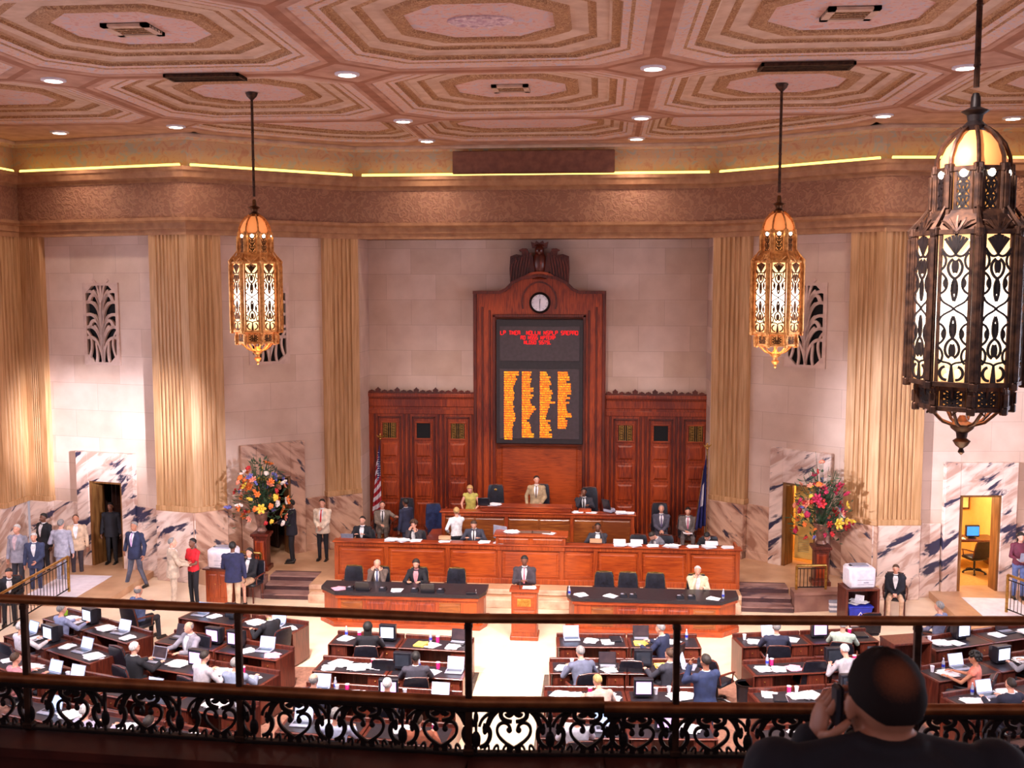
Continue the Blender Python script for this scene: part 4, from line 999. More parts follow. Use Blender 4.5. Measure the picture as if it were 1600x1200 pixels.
# rubbish bin by the right desks
b_ = at(1164, 1108, .02); wb = empty('waste_bin', (b_.x, b_.y, .02), 0, 'round black waste bin beside the right desks', 'bin')
m = MB(); m.lathe([(.15, 0), (.18, .5), (.19, .52), (.165, .51), (.14, .06), (.01, .05)], 18); m.build('bin_shell', PLASTB, wb, True)
m = MB(); m.lathe([(.195, .50), (.2, .53), (.17, .53), (.165, .5)], 18); m.build('liner_rim', IRON, wb, True)

# ---------------------------------------------------------------- flower arrangements
STEMG = pm('dark_green_leaves', (54, 84, 50), (34, 58, 38), 12, .6)
FC = {'red': pm('red_petals', (206, 36, 38), (160, 22, 30), 14, .6), 'orange': pm('orange_petals', (240, 130, 50), (220, 100, 36), 14, .6), 'yellow': pm('yellow_petals', (236, 200, 70), (214, 172, 48), 14, .6),
      'coral': pm('coral_petals', (240, 150, 120), (220, 120, 96), 14, .6), 'blue': pm('lavender_petals', (120, 116, 190), (96, 92, 160), 14, .6), 'white': pm('white_petals', (236, 222, 214), (220, 200, 190), 14, .6), 'mag': pm('crimson_petals', (180, 20, 70), (150, 14, 54), 14, .6)}
_bl = {}
def bloom(colr, shape):
    if (colr, shape) not in _bl:
        m = MB()
        if shape == 0:
            for k in range(6):
                a = 2*PI*k/6; m.ell((.05*math.cos(a), .05*math.sin(a), .015), (.05, .028, .014), 7, 4, rot=Matrix.Rotation(a, 3, 'Z') @ Matrix.Rotation(-.5, 3, 'Y'))
            m.ell((0, 0, .02), (.022, .022, .022), 7, 5)
        elif shape == 1:
            for k in range(5): m.ell((.012*math.cos(k*2.4), .012*math.sin(k*2.4), .018*k), (.03-.003*k, .03-.003*k, .022), 7, 5)
        else:
            for k in range(9): m.ell((.035*math.cos(k*2.4)*math.sqrt(k/8), .035*math.sin(k*2.4)*math.sqrt(k/8), .01+.02*(1-k/9)), (.03, .03, .024), 7, 5)
        me = bpy.data.meshes.new('flower'); me.from_pydata(m.V, [], m.F); me.materials.append(FC[colr]); me.polygons.foreach_set('use_smooth', [True]*len(me.polygons)); _bl[(colr, shape)] = me
    return _bl[(colr, shape)]
def arrangement(loc, seed, palette, label, plabel):
    rd = random.Random(seed)
    pe = empty('flower_pedestal', loc, 0, plabel, 'pedestal')
    m = MB(); m.bx(-.24, .24, -.24, .24, 0, .12, .01); m.bx(-.18, .18, -.18, .18, .1, .98, .01); m.bx(-.25, .25, -.25, .25, .96, 1.04, .015); m.bx(-.21, .21, -.21, .21, .9, .96, .01); m.build('pedestal_body', WOODD if seed == 1 else WOODM, pe)
    m = MB(); raised(m, -.13, .13, .2, .84, -.18, .01, .02); m.build('raised_panel', WOOD, pe)
    e = empty('flower_arrangement', (loc[0], loc[1], loc[2]+1.04), 0, label, 'flowers')
    e.scale = (1.08, 1.08, 1.14)
    m = MB(); m.lathe([(.10, 0), (.14, .05), (.1, .12), (.13, .26), (.17, .42), (.2, .5), (.19, .52), (.15, .48)], 16); m.build('vase', pm('vase_metal', (150, 110, 96), (110, 76, 66), 8, .35, .4), e, True)
    m = MB()
    for k in range(320):
        a = rd.uniform(0, 2*PI); ph = rd.uniform(-.45, 1.45); L = rd.uniform(.2, 1.0); r = Vector((math.cos(a)*math.cos(ph)*.72, math.sin(a)*math.cos(ph)*.6, math.sin(ph)*1.15))*L+Vector((0, 0, .62))
        t = Vector((math.cos(a+rd.uniform(-.8, .8)), math.sin(a+rd.uniform(-.8, .8)), rd.uniform(-.4, .9))).normalized(); u = t.cross(Vector((0, 0, 1))).normalized()*rd.uniform(.022, .045); l = rd.uniform(.1, .24)
        nn = t.cross(u).normalized()*.02
        m.add([r, r+t*l*.5+u+nn, r+t*l, r+t*l*.5-u+nn], [(0, 1, 2, 3)])
    for k in range(46):
        a = rd.uniform(0, 2*PI); ph = rd.uniform(.1, 1.5); r = Vector((math.cos(a)*math.cos(ph)*.7, math.sin(a)*math.cos(ph)*.55, math.sin(ph)*1.25))
        m.tube([(0, 0, .4), Vector((0, 0, .62))+r*.5, Vector((0, 0, .62))+r], .006, 4)
    for s_ in (-.1, .0, .12):
        m.tube([(s_*.3, 0, .5), (s_, 0, 1.3), (s_*1.8, .02, 1.3+rd.uniform(.5, .9))], [.01, .008, .003], 5)
    tag(m.build('foliage', STEMG, e), kind='stuff')
    for k in range(78):
        a = rd.uniform(0, 2*PI); ph = math.asin(rd.uniform(-.35, 1)); rr_ = rd.uniform(.62, 1.0)
        p = Vector((math.cos(a)*math.cos(ph)*.78, math.sin(a)*math.cos(ph)*.62, math.sin(ph)*(1.1 if k % 5 else 1.45)))*rr_
        sh = rd.choice((0, 0, 1, 2, 2)); me = bloom(rd.choice(palette), sh); o = bpy.data.objects.new('flower', me); COL.objects.link(o); o.parent = e
        o.location = p+Vector((0, 0, .62)); o.rotation_euler = Vector((p.x, p.y, p.z*.6)).to_track_quat('Z', 'Y').to_euler(); s = rd.uniform(.9, 1.6); o.scale = (s, s, s*(1.25 if sh == 1 else 1))
    return e
fl = aty(408, 800, 27.1); arrangement((fl.x, 27.1, DZ), 1, ['orange', 'orange', 'yellow', 'red', 'coral', 'white', 'blue', 'orange'], 'tall flower arrangement of orange, yellow and red blooms beside the left passage door', 'dark carved pedestal under the orange flower arrangement')
fr = aty(1284, 800, 27.0); arrangement((fr.x, 27.0, .4), 2, ['red', 'mag', 'yellow', 'blue', 'coral', 'orange', 'red', 'white', 'mag'], 'tall flower arrangement of red, blue and yellow blooms before the right passage door', 'brown pedestal under the red and blue flower arrangement')
# ---------------------------------------------------------------- flags
def flag(loc, kind, label):
    e = empty('flag_on_pole', loc, 0, label, 'flag')
    m = MB(); m.lathe([(.2, 0), (.2, .04), (.08, .08), (.04, .14)], 16); m.build('pole_base', BRASS, e, True)
    m = MB(); m.cyl((0, 0, .1), (0, 0, 3.1), .018, n=8); m.build('pole', BRASS if kind else WOODM, e)
    m = MB(); m.ell((0, 0, 3.14), (.04, .04, .05), 8, 6); m.tube([(-.12, 0, 3.26), (-.05, 0, 3.2), (0, 0, 3.22), (.05, 0, 3.2), (.12, 0, 3.26)], [.01, .03, .035, .03, .01], 6); m.ell((0, 0, 3.27), (.025, .025, .04), 8, 5); m.build('eagle_finial', BRASS, e, True)
    # cloth hangs in folds from the pole; u runs along the hoist edge, v away from it
    m = MB(); nu, nv = 26, 40; vs = []
    sgn = -1
    for i in range(nu+1):
        t = i/nu; z = 2.95-2.05*t
        for j in range(nv+1):
            v = j/nv; wd = .10+.26*t
            x = sgn*(.02+wd*v*(.9))+.05*(1 if kind == 0 else .4)*t; y = -.03-.07*math.sin(v*PI*5.5)*(.3+.8*t)-.04*v
            vs.append((x, y, z-.55*v*(1-t*.55)+.10*v*v))
    m.add(vs, [])
    fs = []; mi = []
    for i in range(nu):
        for j in range(nv):
            a = i*(nv+1)+j; fs.append((a, a+1, a+nv+2, a+nv+1))
            t = (i+.5)/nu; v = (j+.5)/nv
            if kind == 0: mi.append(2 if (t < .46 and v < .52) else (0 if int(t*13) % 2 == 0 else 1))
            else: mi.append(0 if not (.32 < t < .66 and .35 < v < .72) else 1)
    m.F += fs; m.I += mi
    if kind == 0: mats = [pm('flag_red', (186, 34, 52), (160, 26, 44), 9, .8), pm('flag_white', (232, 222, 228), (214, 204, 214), 9, .8), starfield()]
    else: mats = [pm('flag_navy', (44, 44, 110), (34, 32, 88), 9, .8), pm('flag_white', (232, 222, 228))]
    o = m.build('cloth', mats, e, True); sm = o.modifiers.new('t', 'SOLIDIFY'); sm.thickness = .006
    if kind:
        q = MB(); 
        for i in range(nu):
            a = Vector(vs[i*(nv+1)+nv]); b = Vector(vs[(i+1)*(nv+1)+nv]); q.cyl(a, b, .016, n=5)
        q.build('gold_fringe', BRASS, e)
    return e
def starfield():
    m, nt, b = newmat('flag_blue_with_stars'); mp = coords(nt, (14, 0, 14)); v = N(nt, 'ShaderNodeTexVoronoi'); v.inputs['Scale'].default_value = 1.0; v.inputs['Randomness'].default_value = .15
    nt.links.new(mp.outputs[0], v.inputs['Vector']); r = ramp(nt, v.outputs['Distance'], [(.24, lin((236, 232, 240))), (.30, lin((46, 44, 108)))]); nt.links.new(r.outputs[0], b.inputs['Base Color']); b.inputs['Roughness'].default_value = .8; return m
fa = aty(595, 760, 30.75); flag((fa.x, 30.75, DZ), 0, 'striped red and white flag with a starred blue canton on a gold topped pole')
fb = aty(1104, 760, 29.7); flag((fb.x, 29.7, DZ), 1, 'dark blue flag with gold fringe on a gold topped pole at right')
# ---------------------------------------------------------------- office seen through the right corner door
def inoff(x, y): return wl(BR, CR, bayR_c+x, y)
dk = empty('office_desk', inoff(.75, 2.6), math.atan2(CR.y-BR.y, CR.x-BR.x), 'dark office desk inside the lit doorway at right', 'desk')
m = MB(); m.bx(-.9, .9, -.3, .4, .94, .99, .01); m.build('desk_top', WOODM, dk)
for x in (-.82, .82): m = MB(); m.bx(x-.05, x+.05, -.25, .35, .19, .94, .01); m.build('side_panel', WOODD, dk)
cm = empty('office_monitor', inoff(.98, 2.5)+Vector((0, 0, .99)), math.atan2(CR.y-BR.y, CR.x-BR.x), 'computer monitor with a blue screen inside the lit doorway', 'monitor')
m = MB(); m.box((0, .06, .22), (.40, .1, .34), .02); m.box((0, .16, .22), (.28, .16, .24), .03); m.build('casing', PLASTB, cm)
m = MB(); m.bx(-.17, .17, .003, .01, .09, .35); m.build('screen', emit('blue_screen', (40, 120, 250), 1.6), cm)
m = MB(); m.lathe([(.12, 0), (.12, .02), (.04, .05)], 12, (0, .08, 0)); m.build('stand', PLASTB, cm)
o_ = inoff(.72, 1.8); ch(LOW, uL, V(o_.x, o_.y, .18), 20, 'black office chair inside the lit doorway at right')
bd = empty('framed_blind', inoff(1.1, 4.1)+Vector((0, 0, 1.5)), math.atan2(CR.y-BR.y, CR.x-BR.x), 'framed pale window on the yellow office wall', 'window')
m = MB(); m.bx(-.5, .5, -.02, .04, .0, 1.1, .01); m.build('frame', WOODM, bd); m = MB(); m.bx(-.44, .44, -.035, -.015, .06, 1.04); m.build('pale_panel', pm('pale_blind', (246, 226, 176), (238, 216, 160), 4, .7), bd)
m = MB()
for k in range(3): m.box((random.uniform(-.1, .1), 0, .006+k*.01), (.3, .22, .008), rz=random.uniform(-.4, .4))
o = m.build('paper_pile', PAPER); o.location = inoff(.55, 2.5)+Vector((0, 0, .99)); tag(o, 'loose white papers on the office desk inside the lit doorway', 'papers')
# cream door standing open in the right passage, with black lettering too small to read
cdz = leaf(d3, angR_c-.36, .62, 1.0, 12, .55, 2.66, CREAMD, knob=False)
m = MB(); rr = random.Random(5)
for k in range(9):
    x = .12+.07*k; z = 1.78+.012*k
    for (a, b, c, d) in rr.choice(GL): m.ribbon([(x+a*.04, z+b*.08), (x+c*.04+1e-4, z+d*.08)], .012, -.045, -.034)
m.build('black_lettering', PLASTB, cdz)
m = MB()
for k in range(9): m.bx(.1, .4, -.045, -.03, .75+k*.05, .775+k*.05)
m.build('louvre', pm('louvre_paint', (200, 178, 120), (186, 160, 100), 6, .6), cdz)
# ================================================================= chandeliers
GLASSW = None
def lampglass():
    """frosted glass lit from inside by bulbs: brightest half way up the shade, amber towards the ends"""
    m, nt, b = newmat('lit_amber_glass'); tc = N(nt, 'ShaderNodeTexCoord'); sp = N(nt, 'ShaderNodeSeparateXYZ'); nt.links.new(tc.outputs['Object'], sp.inputs[0])
    mr = N(nt, 'ShaderNodeMapRange'); mr.inputs[1].default_value = 0.0; mr.inputs[2].default_value = 3.4; nt.links.new(sp.outputs[2], mr.inputs[0])
    r = ramp(nt, mr.outputs[0], [(.20, lin((250, 160, 74))), (.30, lin((255, 214, 160))), (.44, lin((255, 236, 226))), (.62, lin((255, 206, 150))), (.76, lin((250, 166, 84))), (1, lin((236, 140, 66)))])
    r2 = ramp(nt, mr.outputs[0], [(.20, (.16,)*3+(1,)), (.31, (.50,)*3+(1,)), (.44, (1, 1, 1, 1)), (.60, (.48,)*3+(1,)), (.72, (.22,)*3+(1,)), (1, (.14,)*3+(1,))])
    ml = N(nt, 'ShaderNodeMath', operation='MULTIPLY'); ml.inputs[1].default_value = 4.2; nt.links.new(r2.outputs[0], ml.inputs[0])
    b.inputs['Base Color'].default_value = lin((240, 200, 150)); nt.links.new(r.outputs[0], b.inputs['Emission Color']); nt.links.new(ml.outputs[0], b.inputs['Emission Strength']); return m
GLASSL = lampglass(); BULB = emit('bare_bulb', (255, 240, 220), 14.0)
def tracery(mb, w, z0, z1, y0, y1, plain=False):
    """pierced ornament w wide between z0 and z1, lying in the local x,z plane"""
    h = z1-z0; hw = w/2
    def rb(pts, t0, t1=None):
        for sg in (1, -1): mb.ribbon([(sg*x*hw, z0+z*h) for x, z in pts], t0, y0+(.0006*sg), y1-(.0006*sg), w1=t1)
    if plain:
        for k in range(3):
            z = .06+k*.31
            rb(bez((0, z), (.2, z+.1), (.6, z+.12), (.9, z+.28)), .022); rb(bez((0, z+.02), (.1, z+.14), (.3, z+.2), (.4, z+.3)), .018); rb([(0, z), (.9, z-.03)], .02); rb(bez((.9, z), (.6, z+.04), (.4, z+.12), (.05, z+.28)), .014)
        return
    for q in (1, -1):
        c = lambda z: .5+q*(z-.5)
        S_ = lambda pts: [(x, c(z)) for x, z in pts]
        rb(S_(bez((0, .50), (.3, .53), (.8, .53), (.95, .58))), .020)
        rb(S_(bez((0, .55), (.25, .60), (.2, .66), (.0, .70))), .026)
        rb(S_(bez((.95, .60), (.4, .62), (.3, .70), (.95, .74))), .022)
        rb(S_(spiral(.55, .665, .22, 1.2, 2.6, 14, -1)), .018) if False else rb(S_(bez((.50, .64), (.75, .65), (.75, .69), (.50, .70))), .03)
        rb(S_(bez((0, .70), (.5, .72), (.7, .80), (.15, .83))), .026); rb(S_(bez((.95, .76), (.6, .78), (.5, .84), (.9, .87))), .022)
        rb(S_(bez((0, .74), (.15, .77), (.12, .80), (0, .82))), .04)
        rb(S_(bez((0, .60), (.12, .62), (.1, .66), (0, .68))), .05)
    for a in (0, .28, .56, .82): rb([(0, .86), (a*.9, 1.0-.04*a)], .012, .03)      # palmette
    rb(bez((0, .86), (.4, .83), (.7, .86), (.95, .90)), .024)
    rb(bez((.3, .02), (.9, .02), (.95, .10), (.45, .11)), .028); rb([(0, 0), (0, .12)], .06, .02); rb(bez((0, .12), (.3, .15), (.7, .13), (.95, .16)), .02)
def ring_at(mb, k, n, r):
    mb.M = Matrix.Rotation(2*PI*k/n+PI/n*0, 4, 'Z') @ Matrix.Translation((0, -r, 0))
def chandelier(met, met2, glassless=False):
    e = empty('chandelier'); n = 8; RM = .51; RT = .335; TAU = math.tan(PI/n)
    # z = 0 is the tip of the lower finial
    m = MB(); m.lathe([(.005, 0), (.035, .03), (.02, .07), (.06, .10), (.09, .15), (.05, .18), (.06, .24), (.11, .28), (.13, .33), (.06, .36), (.03, .42)], 12); m.build('lower_finial', met, e, True)
    m = MB()
    for k in range(n):
        ring_at(m, k, n, 0)
        pr = [(.05, .30), (.22, .36), (.34, .48), (.42, .66), (.43, .78)]
        m.tube([(0, -r, z) for r, z in pr], .018, 5); m.ribbon([(0, .5)]*0 or [(-.03, .60), (.0, .52), (.03, .60)], .015, -.36, -.34)
        m.tube([(-.05, -.34, .52), (0, -.30, .60), (.05, -.34, .52), (0, -.40, .46), (-.05, -.34, .52)], .012, 4)
    m.build('bowl_ribs', met, e, True)
    def tier(r, z0, z1, name, nf, plain=False, gl=True):
        w = 2*r*TAU; wf = w*.60
        fr = MB(); g = MB()
        for k in range(n):
            for x in (-1, 1):
                ring_at(fr, k, n, r); fr.bx(x*w/2-.035*1, x*w/2+.035, -.03, .03, z0, z1, .006); fr.bx(x*(w/2-.065)-.018, x*(w/2-.065)+.018, -.005, .02, z0, z1, .004)
                fr.bx(x*w/2-.02, x*w/2+.02, -.055, .0, z0+.04, z1-.06, .004); fr.bx(x*w/2-.05, x*w/2+.05, -.02, .02, z1-.04, z1+.05, .01); fr.bx(x*w/2-.03, x*w/2+.03, -.05, .02, z0-.05, z0+.03, .01)
            fr.bx(-w/2, w/2, -.015, .02, z0-.02, z0+.03, .004); fr.bx(-w/2, w/2, -.015, .02, z1-.03, z1+.02, .004)
            tr = MB(); ring_at(tr, k, n, r); tracery(tr, w-.14, z0+.02, z1-.02, -.006, .008, plain); tr.build(name+'_tracery', met2, e)
            if gl: ring_at(g, k, n, r-.03); g.bx(-w/2+.015, w/2-.015, .0, .008, z0+.01, z1-.01)
        fr.build(name+'_frame', met, e)
        if gl: g.build(name+'_glass', GLASSL, e)
    tier(.42, .52, .74, 'lower_tier', 3, True); tier(RM, .78, 2.32, 'main_tier', 3); tier(RT, 2.52, 2.96, 'upper_tier', 3, True)
    # flared skirt between main and upper tiers with standing leaves
    m = MB()
    for k in range(n):
        ring_at(m, k, n, 0); w0 = RM*TAU; w1 = RT*TAU
        m.add([(-w0, -RM, 2.32), (w0, -RM, 2.32), (w1, -RT-.02, 2.54), (-w1, -RT-.02, 2.54), (-w0, -RM+.02, 2.32), (w0, -RM+.02, 2.32), (w1, -RT, 2.54), (-w1, -RT, 2.54)], [(0,1,2,3),(4,7,6,5),(0,4,5,1),(1,5,6,2),(2,6,7,3),(3,7,4,0)])
        for a in (-.5, -.25, 0, .25, .5): m.tube([(0, -RM-.01, 2.30), (a*w0*1.2, -RM+.01, 2.42), (a*w0*1.5, -RM+.03, 2.48-.1*abs(a))], [.016, .014, .008], 4)
    for k in range(n):
        m.M = Matrix.Rotation(2*PI*(k+.5)/n, 4, 'Z'); rr_ = RM/math.cos(PI/n)
        m.tube([(0, -rr_-.01, 2.18), (0, -rr_-.03, 2.34), (0, -rr_+.08, 2.48), (0, -RT-.06, 2.60)], [.02, .035, .02, .012], 5); m.ell((0, -rr_-.02, 2.30), (.04, .03, .06), 8, 6)
    m.build('leaf_skirt', met, e, True)
    m = MB()
    for k in range(n):
        ring_at(m, k, n, 0); pr = [(RT, 2.96), (RT*.98, 3.08), (RT*.82, 3.22), (RT*.55, 3.33), (.1, 3.39)]
        m.M = Matrix.Rotation(2*PI*(k+.5)/n, 4, 'Z'); m.tube([(0, -r-.02, z) for r, z in pr], .022, 5)
    m.build('dome_ribs', met, e, True)
    m = MB(); m.lathe([(RT-.02, 2.94), (RT*.95, 3.07), (RT*.78, 3.2), (RT*.5, 3.31), (.08, 3.37)], 24); m.build('dome_glass', emit('dome_amber_glass', (240, 150, 84), .5), e, True)
    for k in range(n):
        m = MB(); ring_at(m, k, n, RT-.005); m.ell((0, -.01, 2.91), (.04, .03, .04), 8, 6); m.build('bulb', BULB, e, True)
    m = MB(); m.lathe([(.1, 3.36), (.12, 3.41), (.07, 3.46), (.08, 3.52), (.14, 3.56), (.05, 3.60), (.045, 3.70), (.03, 3.74)], 12); m.build('upper_collar', met2, e, True)
    m = MB(); m.cyl((0, 0, 3.68), (0, 0, 5.92), .03, n=8)
    for z in (3.9, 4.5, 5.1): m.ell((0, 0, z), (.038, .038, .03), 8, 5)
    m.build('rod', BRONZED, e, True)
    m = MB(); m.lathe([(.03, 5.78), (.11, 5.86), (.14, 5.93)], 14); m.build('ceiling_canopy', BRONZED, e, True)
    return e
for (x, y, lab, mm) in ((-5.82, 22.78, 'smaller gilt lantern chandelier hanging on the left', (GILT, BRONZE)), (5.80, 22.79, 'smaller gilt lantern chandelier hanging right of the voting board', (GILT, BRONZE)), (5.80, 11.08, 'large near lantern chandelier of dark bronze at the right edge', (BRONZED, IRON))):
    c = chandelier(*mm); z0 = 12.49-5.92-.0; c.location = (x, y, z0); c.rotation_euler = (0, 0, R(8 if x < 0 else -6 if y > 20 else 12)); tag(c, lab, 'chandelier')
    c.location.z = 6.43 if y < 20 else 6.42
    for k in kids(c):
        if k.name.startswith(('rod', 'ceiling_canopy')):
            k.scale.z = (12.5-c.location.z)/5.93
            if k.name.startswith('rod'): k.scale.z = 1.0; k.location.z = .12
            else: k.scale.z = 1; k.location.z = 12.5-c.location.z-5.93
    add_light('POINT', 'chandelier_lamp', (x, y, c.location.z+2.6), None, 60, (1, .72, .42), .3)
    add_light('POINT', 'chandelier_lamp', (x, y, c.location.z-.6), None, 45, (1, .76, .50), .3)

# ================================================================= gallery balustrade
RP = [at(-60, 934, 6.73), at(372, 953, 6.73), at(732, 968, 6.73), at(945, 969, 6.73), at(1058, 970, 6.73), at(1435, 972, 6.73), at(1700, 972, 6.73)]
RP = [Vector((p.x, p.y)) for p in RP]
def rail_pt(px):
    d = ray(px, 965); best = None
    for a, b in zip(RP, RP[1:]):
        # ray in plan against segment
        dx, dy = d.x, d.y; ex, ey = b.x-a.x, b.y-a.y; den = dx*ey-dy*ex
        t = ((a.x-CAM.x)*ey-(a.y-CAM.y)*ex)/den; s = ((a.x-CAM.x)*dy-(a.y-CAM.y)*dx)/den
        if -.001 <= s <= 1.001: return Vector((a.x+ex*s, a.y+ey*s)), (b-a).normalized()
bal = tag(empty('balcony_balustrade', (0, 0, 0)), 'dark bronze gallery balustrade with hearts in wrought iron across the foreground', 'balustrade')
def railtube(pts, z, r, nm, sy=1.0):
    m = MB(); m.tube([(p.x, p.y, z) for p in pts], r, 10); m.build(nm, RAILM, bal, True)
railtube(RP, 6.735, .022, 'top_rail')
left = [p for p in RP[:4]]; right = RP[3:]
railtube(left, 6.352, .026, 'middle_rail'); railtube(right, 6.332, .026, 'middle_rail')
def flatrail(pts, z, h, w, nm):
    m = MB()
    for a, b in zip(pts, pts[1:]):
        d = b-a; m.box(((a.x+b.x)/2, (a.y+b.y)/2, z), (d.length+.004, w, h), .003, math.atan2(d.y, d.x))
    m.build(nm, IRON, bal)
flatrail(left, 6.322, .022, .04, 'under_rail'); flatrail(right, 6.302, .022, .04, 'under_rail')
flatrail(RP, 6.115, .016, .04, 'bottom_rail')
m = MB()
for a, b in zip(RP, RP[1:]):
    d = (b-a).normalized(); nn_ = Vector((-d.y, d.x)); a2 = a-d*.002; b2 = b+d*.002
    for (o0, o1, z0, z1) in ((-.14, .03, 5.4, 6.08), (-.20, .05, 6.06, 6.102), (-.16, .04, 5.90, 5.94)):
        m.slab([tuple(a2+nn_*o0), tuple(b2+nn_*o0), tuple(b2+nn_*o1), tuple(a2+nn_*o1)], z0, z1)
struct(m.build('wall_gallery_parapet', GAL))
for px in (38, 372, 732, 1058, 1435):
    p, d = rail_pt(px); m = MB(); a = math.atan2(d.y, d.x)
    m.box((p.x, p.y, 6.417), (.030, .030, .63), .004, a); m.box((p.x, p.y, 6.125), (.05, .05, .03), .006, a); m.box((p.x, p.y, 6.70), (.036, .036, .03), .006, a); m.build('post', BRONZED, bal)
# one scrollwork cell: heart below, fan of leaves above, C scrolls to the sides
def cell(mb, cx, w, z0, z1):
    h = z1-z0; y0, y1 = -.006, .006
    def rb(pts, t0, t1=None):
        for sg in (1, -1): mb.ribbon([(cx+sg*x*w/2, z0+z*h) for x, z in pts], t0*1.25, y0+.0004*sg, y1+.0004*sg, w1=t1*1.25 if t1 else None)
    rb(bez((0, .08), (.22, .2), (.50, .34), (.46, .56), 10)+bez((.46, .56), (.42, .74), (.14, .74), (.10, .56), 8)[1:], .011)
    mb.ell((cx+.13*w/2, 0, z0+.52*h), (.014, .008, .016), 10, 6); mb.ell((cx-.13*w/2, 0, z0+.52*h), (.014, .008, .016), 10, 6)
    rb(bez((.95, .10), (.60, .16), (.55, .60), (.86, .62), 12), .013, .02); mb.ell((cx+.80*w/2, 0, z0+.50*h), (.012, .008, .02), 8, 6); mb.ell((cx-.80*w/2, 0, z0+.50*h), (.012, .008, .02), 8, 6)
    rb(bez((.95, .60), (.90, .9), (.5, 1.0), (.34, .98), 12), .011)
    rb(bez((.72, .64), (.66, .8), (.60, .9), (.50, .99), 8), .018, .026); rb(bez((.05, .72), (.26, .74), (.42, .80), (.34, .98), 9), .012, .018)
    rb(bez((.0, .98), (.05, .9), (.14, .82), (.2, .93), 8), .014, .02)
    for k in range(3): rb(bez((.18+.26*k, .0), (.14+.26*k, .14), (.20+.26*k, .24), (.30+.26*k, .05), 7), .008)
    rb([(.10, 0), (.10, .12)], .014)
    mb.bx(cx+w/2-.006, cx+w/2+.006, y0, y1, z0, z1)
    if True:
        mb.ell((cx+w/2, 0, z0+.3*h), (.022, .010, .04), 8, 6); mb.ell((cx+w/2, 0, z0+.82*h), (.012, .008, .03), 8, 6)
def cells(pxs, ztop):
    for px in pxs:
        p, d = rail_pt(px); m = MB(); cell(m, 0, .325, 6.122, ztop); o = m.build('ironwork_panel', IRON, bal); o.location = (p.x, p.y, 0); o.rotation_euler = (0, 0, math.atan2(d.y, d.x))
cells([-8, 108, 224, 340, 457, 572, 687, 803, 919], 6.315); cells([997, 1115, 1234, 1355, 1478, 1600], 6.295)
# ================================================================= people
def evalmesh(me, mods, name='m'):
    o = bpy.data.objects.new('tmp', me); COL.objects.link(o)
    for t, kw in mods:
        md = o.modifiers.new(t, t)
        for k, v in kw.items(): setattr(md, k, v)
    dg = bpy.context.evaluated_depsgraph_get(); out = bpy.data.meshes.new_from_object(o.evaluated_get(dg), depsgraph=dg)
    bpy.data.objects.remove(o); out.name = name; return out
def raw(mb):
    me = bpy.data.meshes.new('r'); me.from_pydata(mb.V, [], mb.F)
    bm = bmesh.new(); bm.from_mesh(me); bmesh.ops.recalc_face_normals(bm, faces=bm.faces); bm.to_mesh(me); bm.free(); return me
def melt(mb, vox, smooth=3):
    """one continuous skin from overlapping solids"""
    me = raw(mb)
    return evalmesh(me, [('REMESH', dict(mode='VOXEL', voxel_size=vox, use_smooth_shade=True)), ('SMOOTH', dict(factor=.5, iterations=smooth))])
def put(name, me, mat, parent):
    me.materials.clear()
    for m in (mat if isinstance(mat, (list, tuple)) else [mat]): me.materials.append(m)
    o = bpy.data.objects.new(name, me); COL.objects.link(o); o.parent = parent; return o
def ik(S_, T, l1, l2, hint):
    d = T-S_; L = min(d.length, (l1+l2)*.995); u = d.normalized(); T = S_+u*L
    a = (l1*l1-l2*l2+L*L)/(2*L); h = math.sqrt(max(l1*l1-a*a, 0)); p = hint-u*hint.dot(u); p = p.normalized() if p.length > 1e-4 else u.orthogonal().normalized()
    return S_+u*a+p*h, T
def hand(mb, fing, W_, d, nrm, side, s, curl, spread=.0):
    """palm goes into mb (melted with the body), the five fingers into fing"""
    d = d.normalized(); nrm = (nrm-d*nrm.dot(d)).normalized(); x = d.cross(nrm)*side     # x: towards the thumb
    pc = W_+d*.045*s
    rot = Matrix((x, nrm, d)).transposed()
    mb.ell(tuple(pc), (.040*s, .014*s, .052*s), 12, 8, rot=rot); mb.cap(W_-d*.03*s, W_+d*.02*s, .026*s, .022*s, 8)
    for i, (off, ln) in enumerate(((.030, .070), (.010, .080), (-.010, .074), (-.029, .058))):
        b0 = W_+d*(.083-.006*abs(i-1))*s+x*off*s; c = curl*(1+.12*i); dd = (d+x*(off*spread*8)).normalized(); pts = [b0]
        for j, f in enumerate((.45, .30, .25)):
            a = c*(.55+.5*j); dd = (dd*math.cos(a)+nrm*math.sin(a)).normalized(); pts.append(pts[-1]+dd*ln*f*s)
        fing.tube(pts, [.0092*s, .0086*s, .0078*s, .006*s], 7)
        fing.ell(tuple(pts[-1]), (.006*s,)*3, 6, 4)
    b0 = W_+d*.022*s+x*.030*s; t1 = b0+(d*.55+x*.8+nrm*.15).normalized()*.036*s; t2 = t1+(d*.8+x*.35+nrm*(.2+curl*.3)).normalized()*.030*s; t3 = t2+(d*.85+nrm*(.3+curl*.4)).normalized()*.022*s
    fing.tube([b0, t1, t2, t3], [.013*s, .0105*s, .0092*s, .007*s], 7)
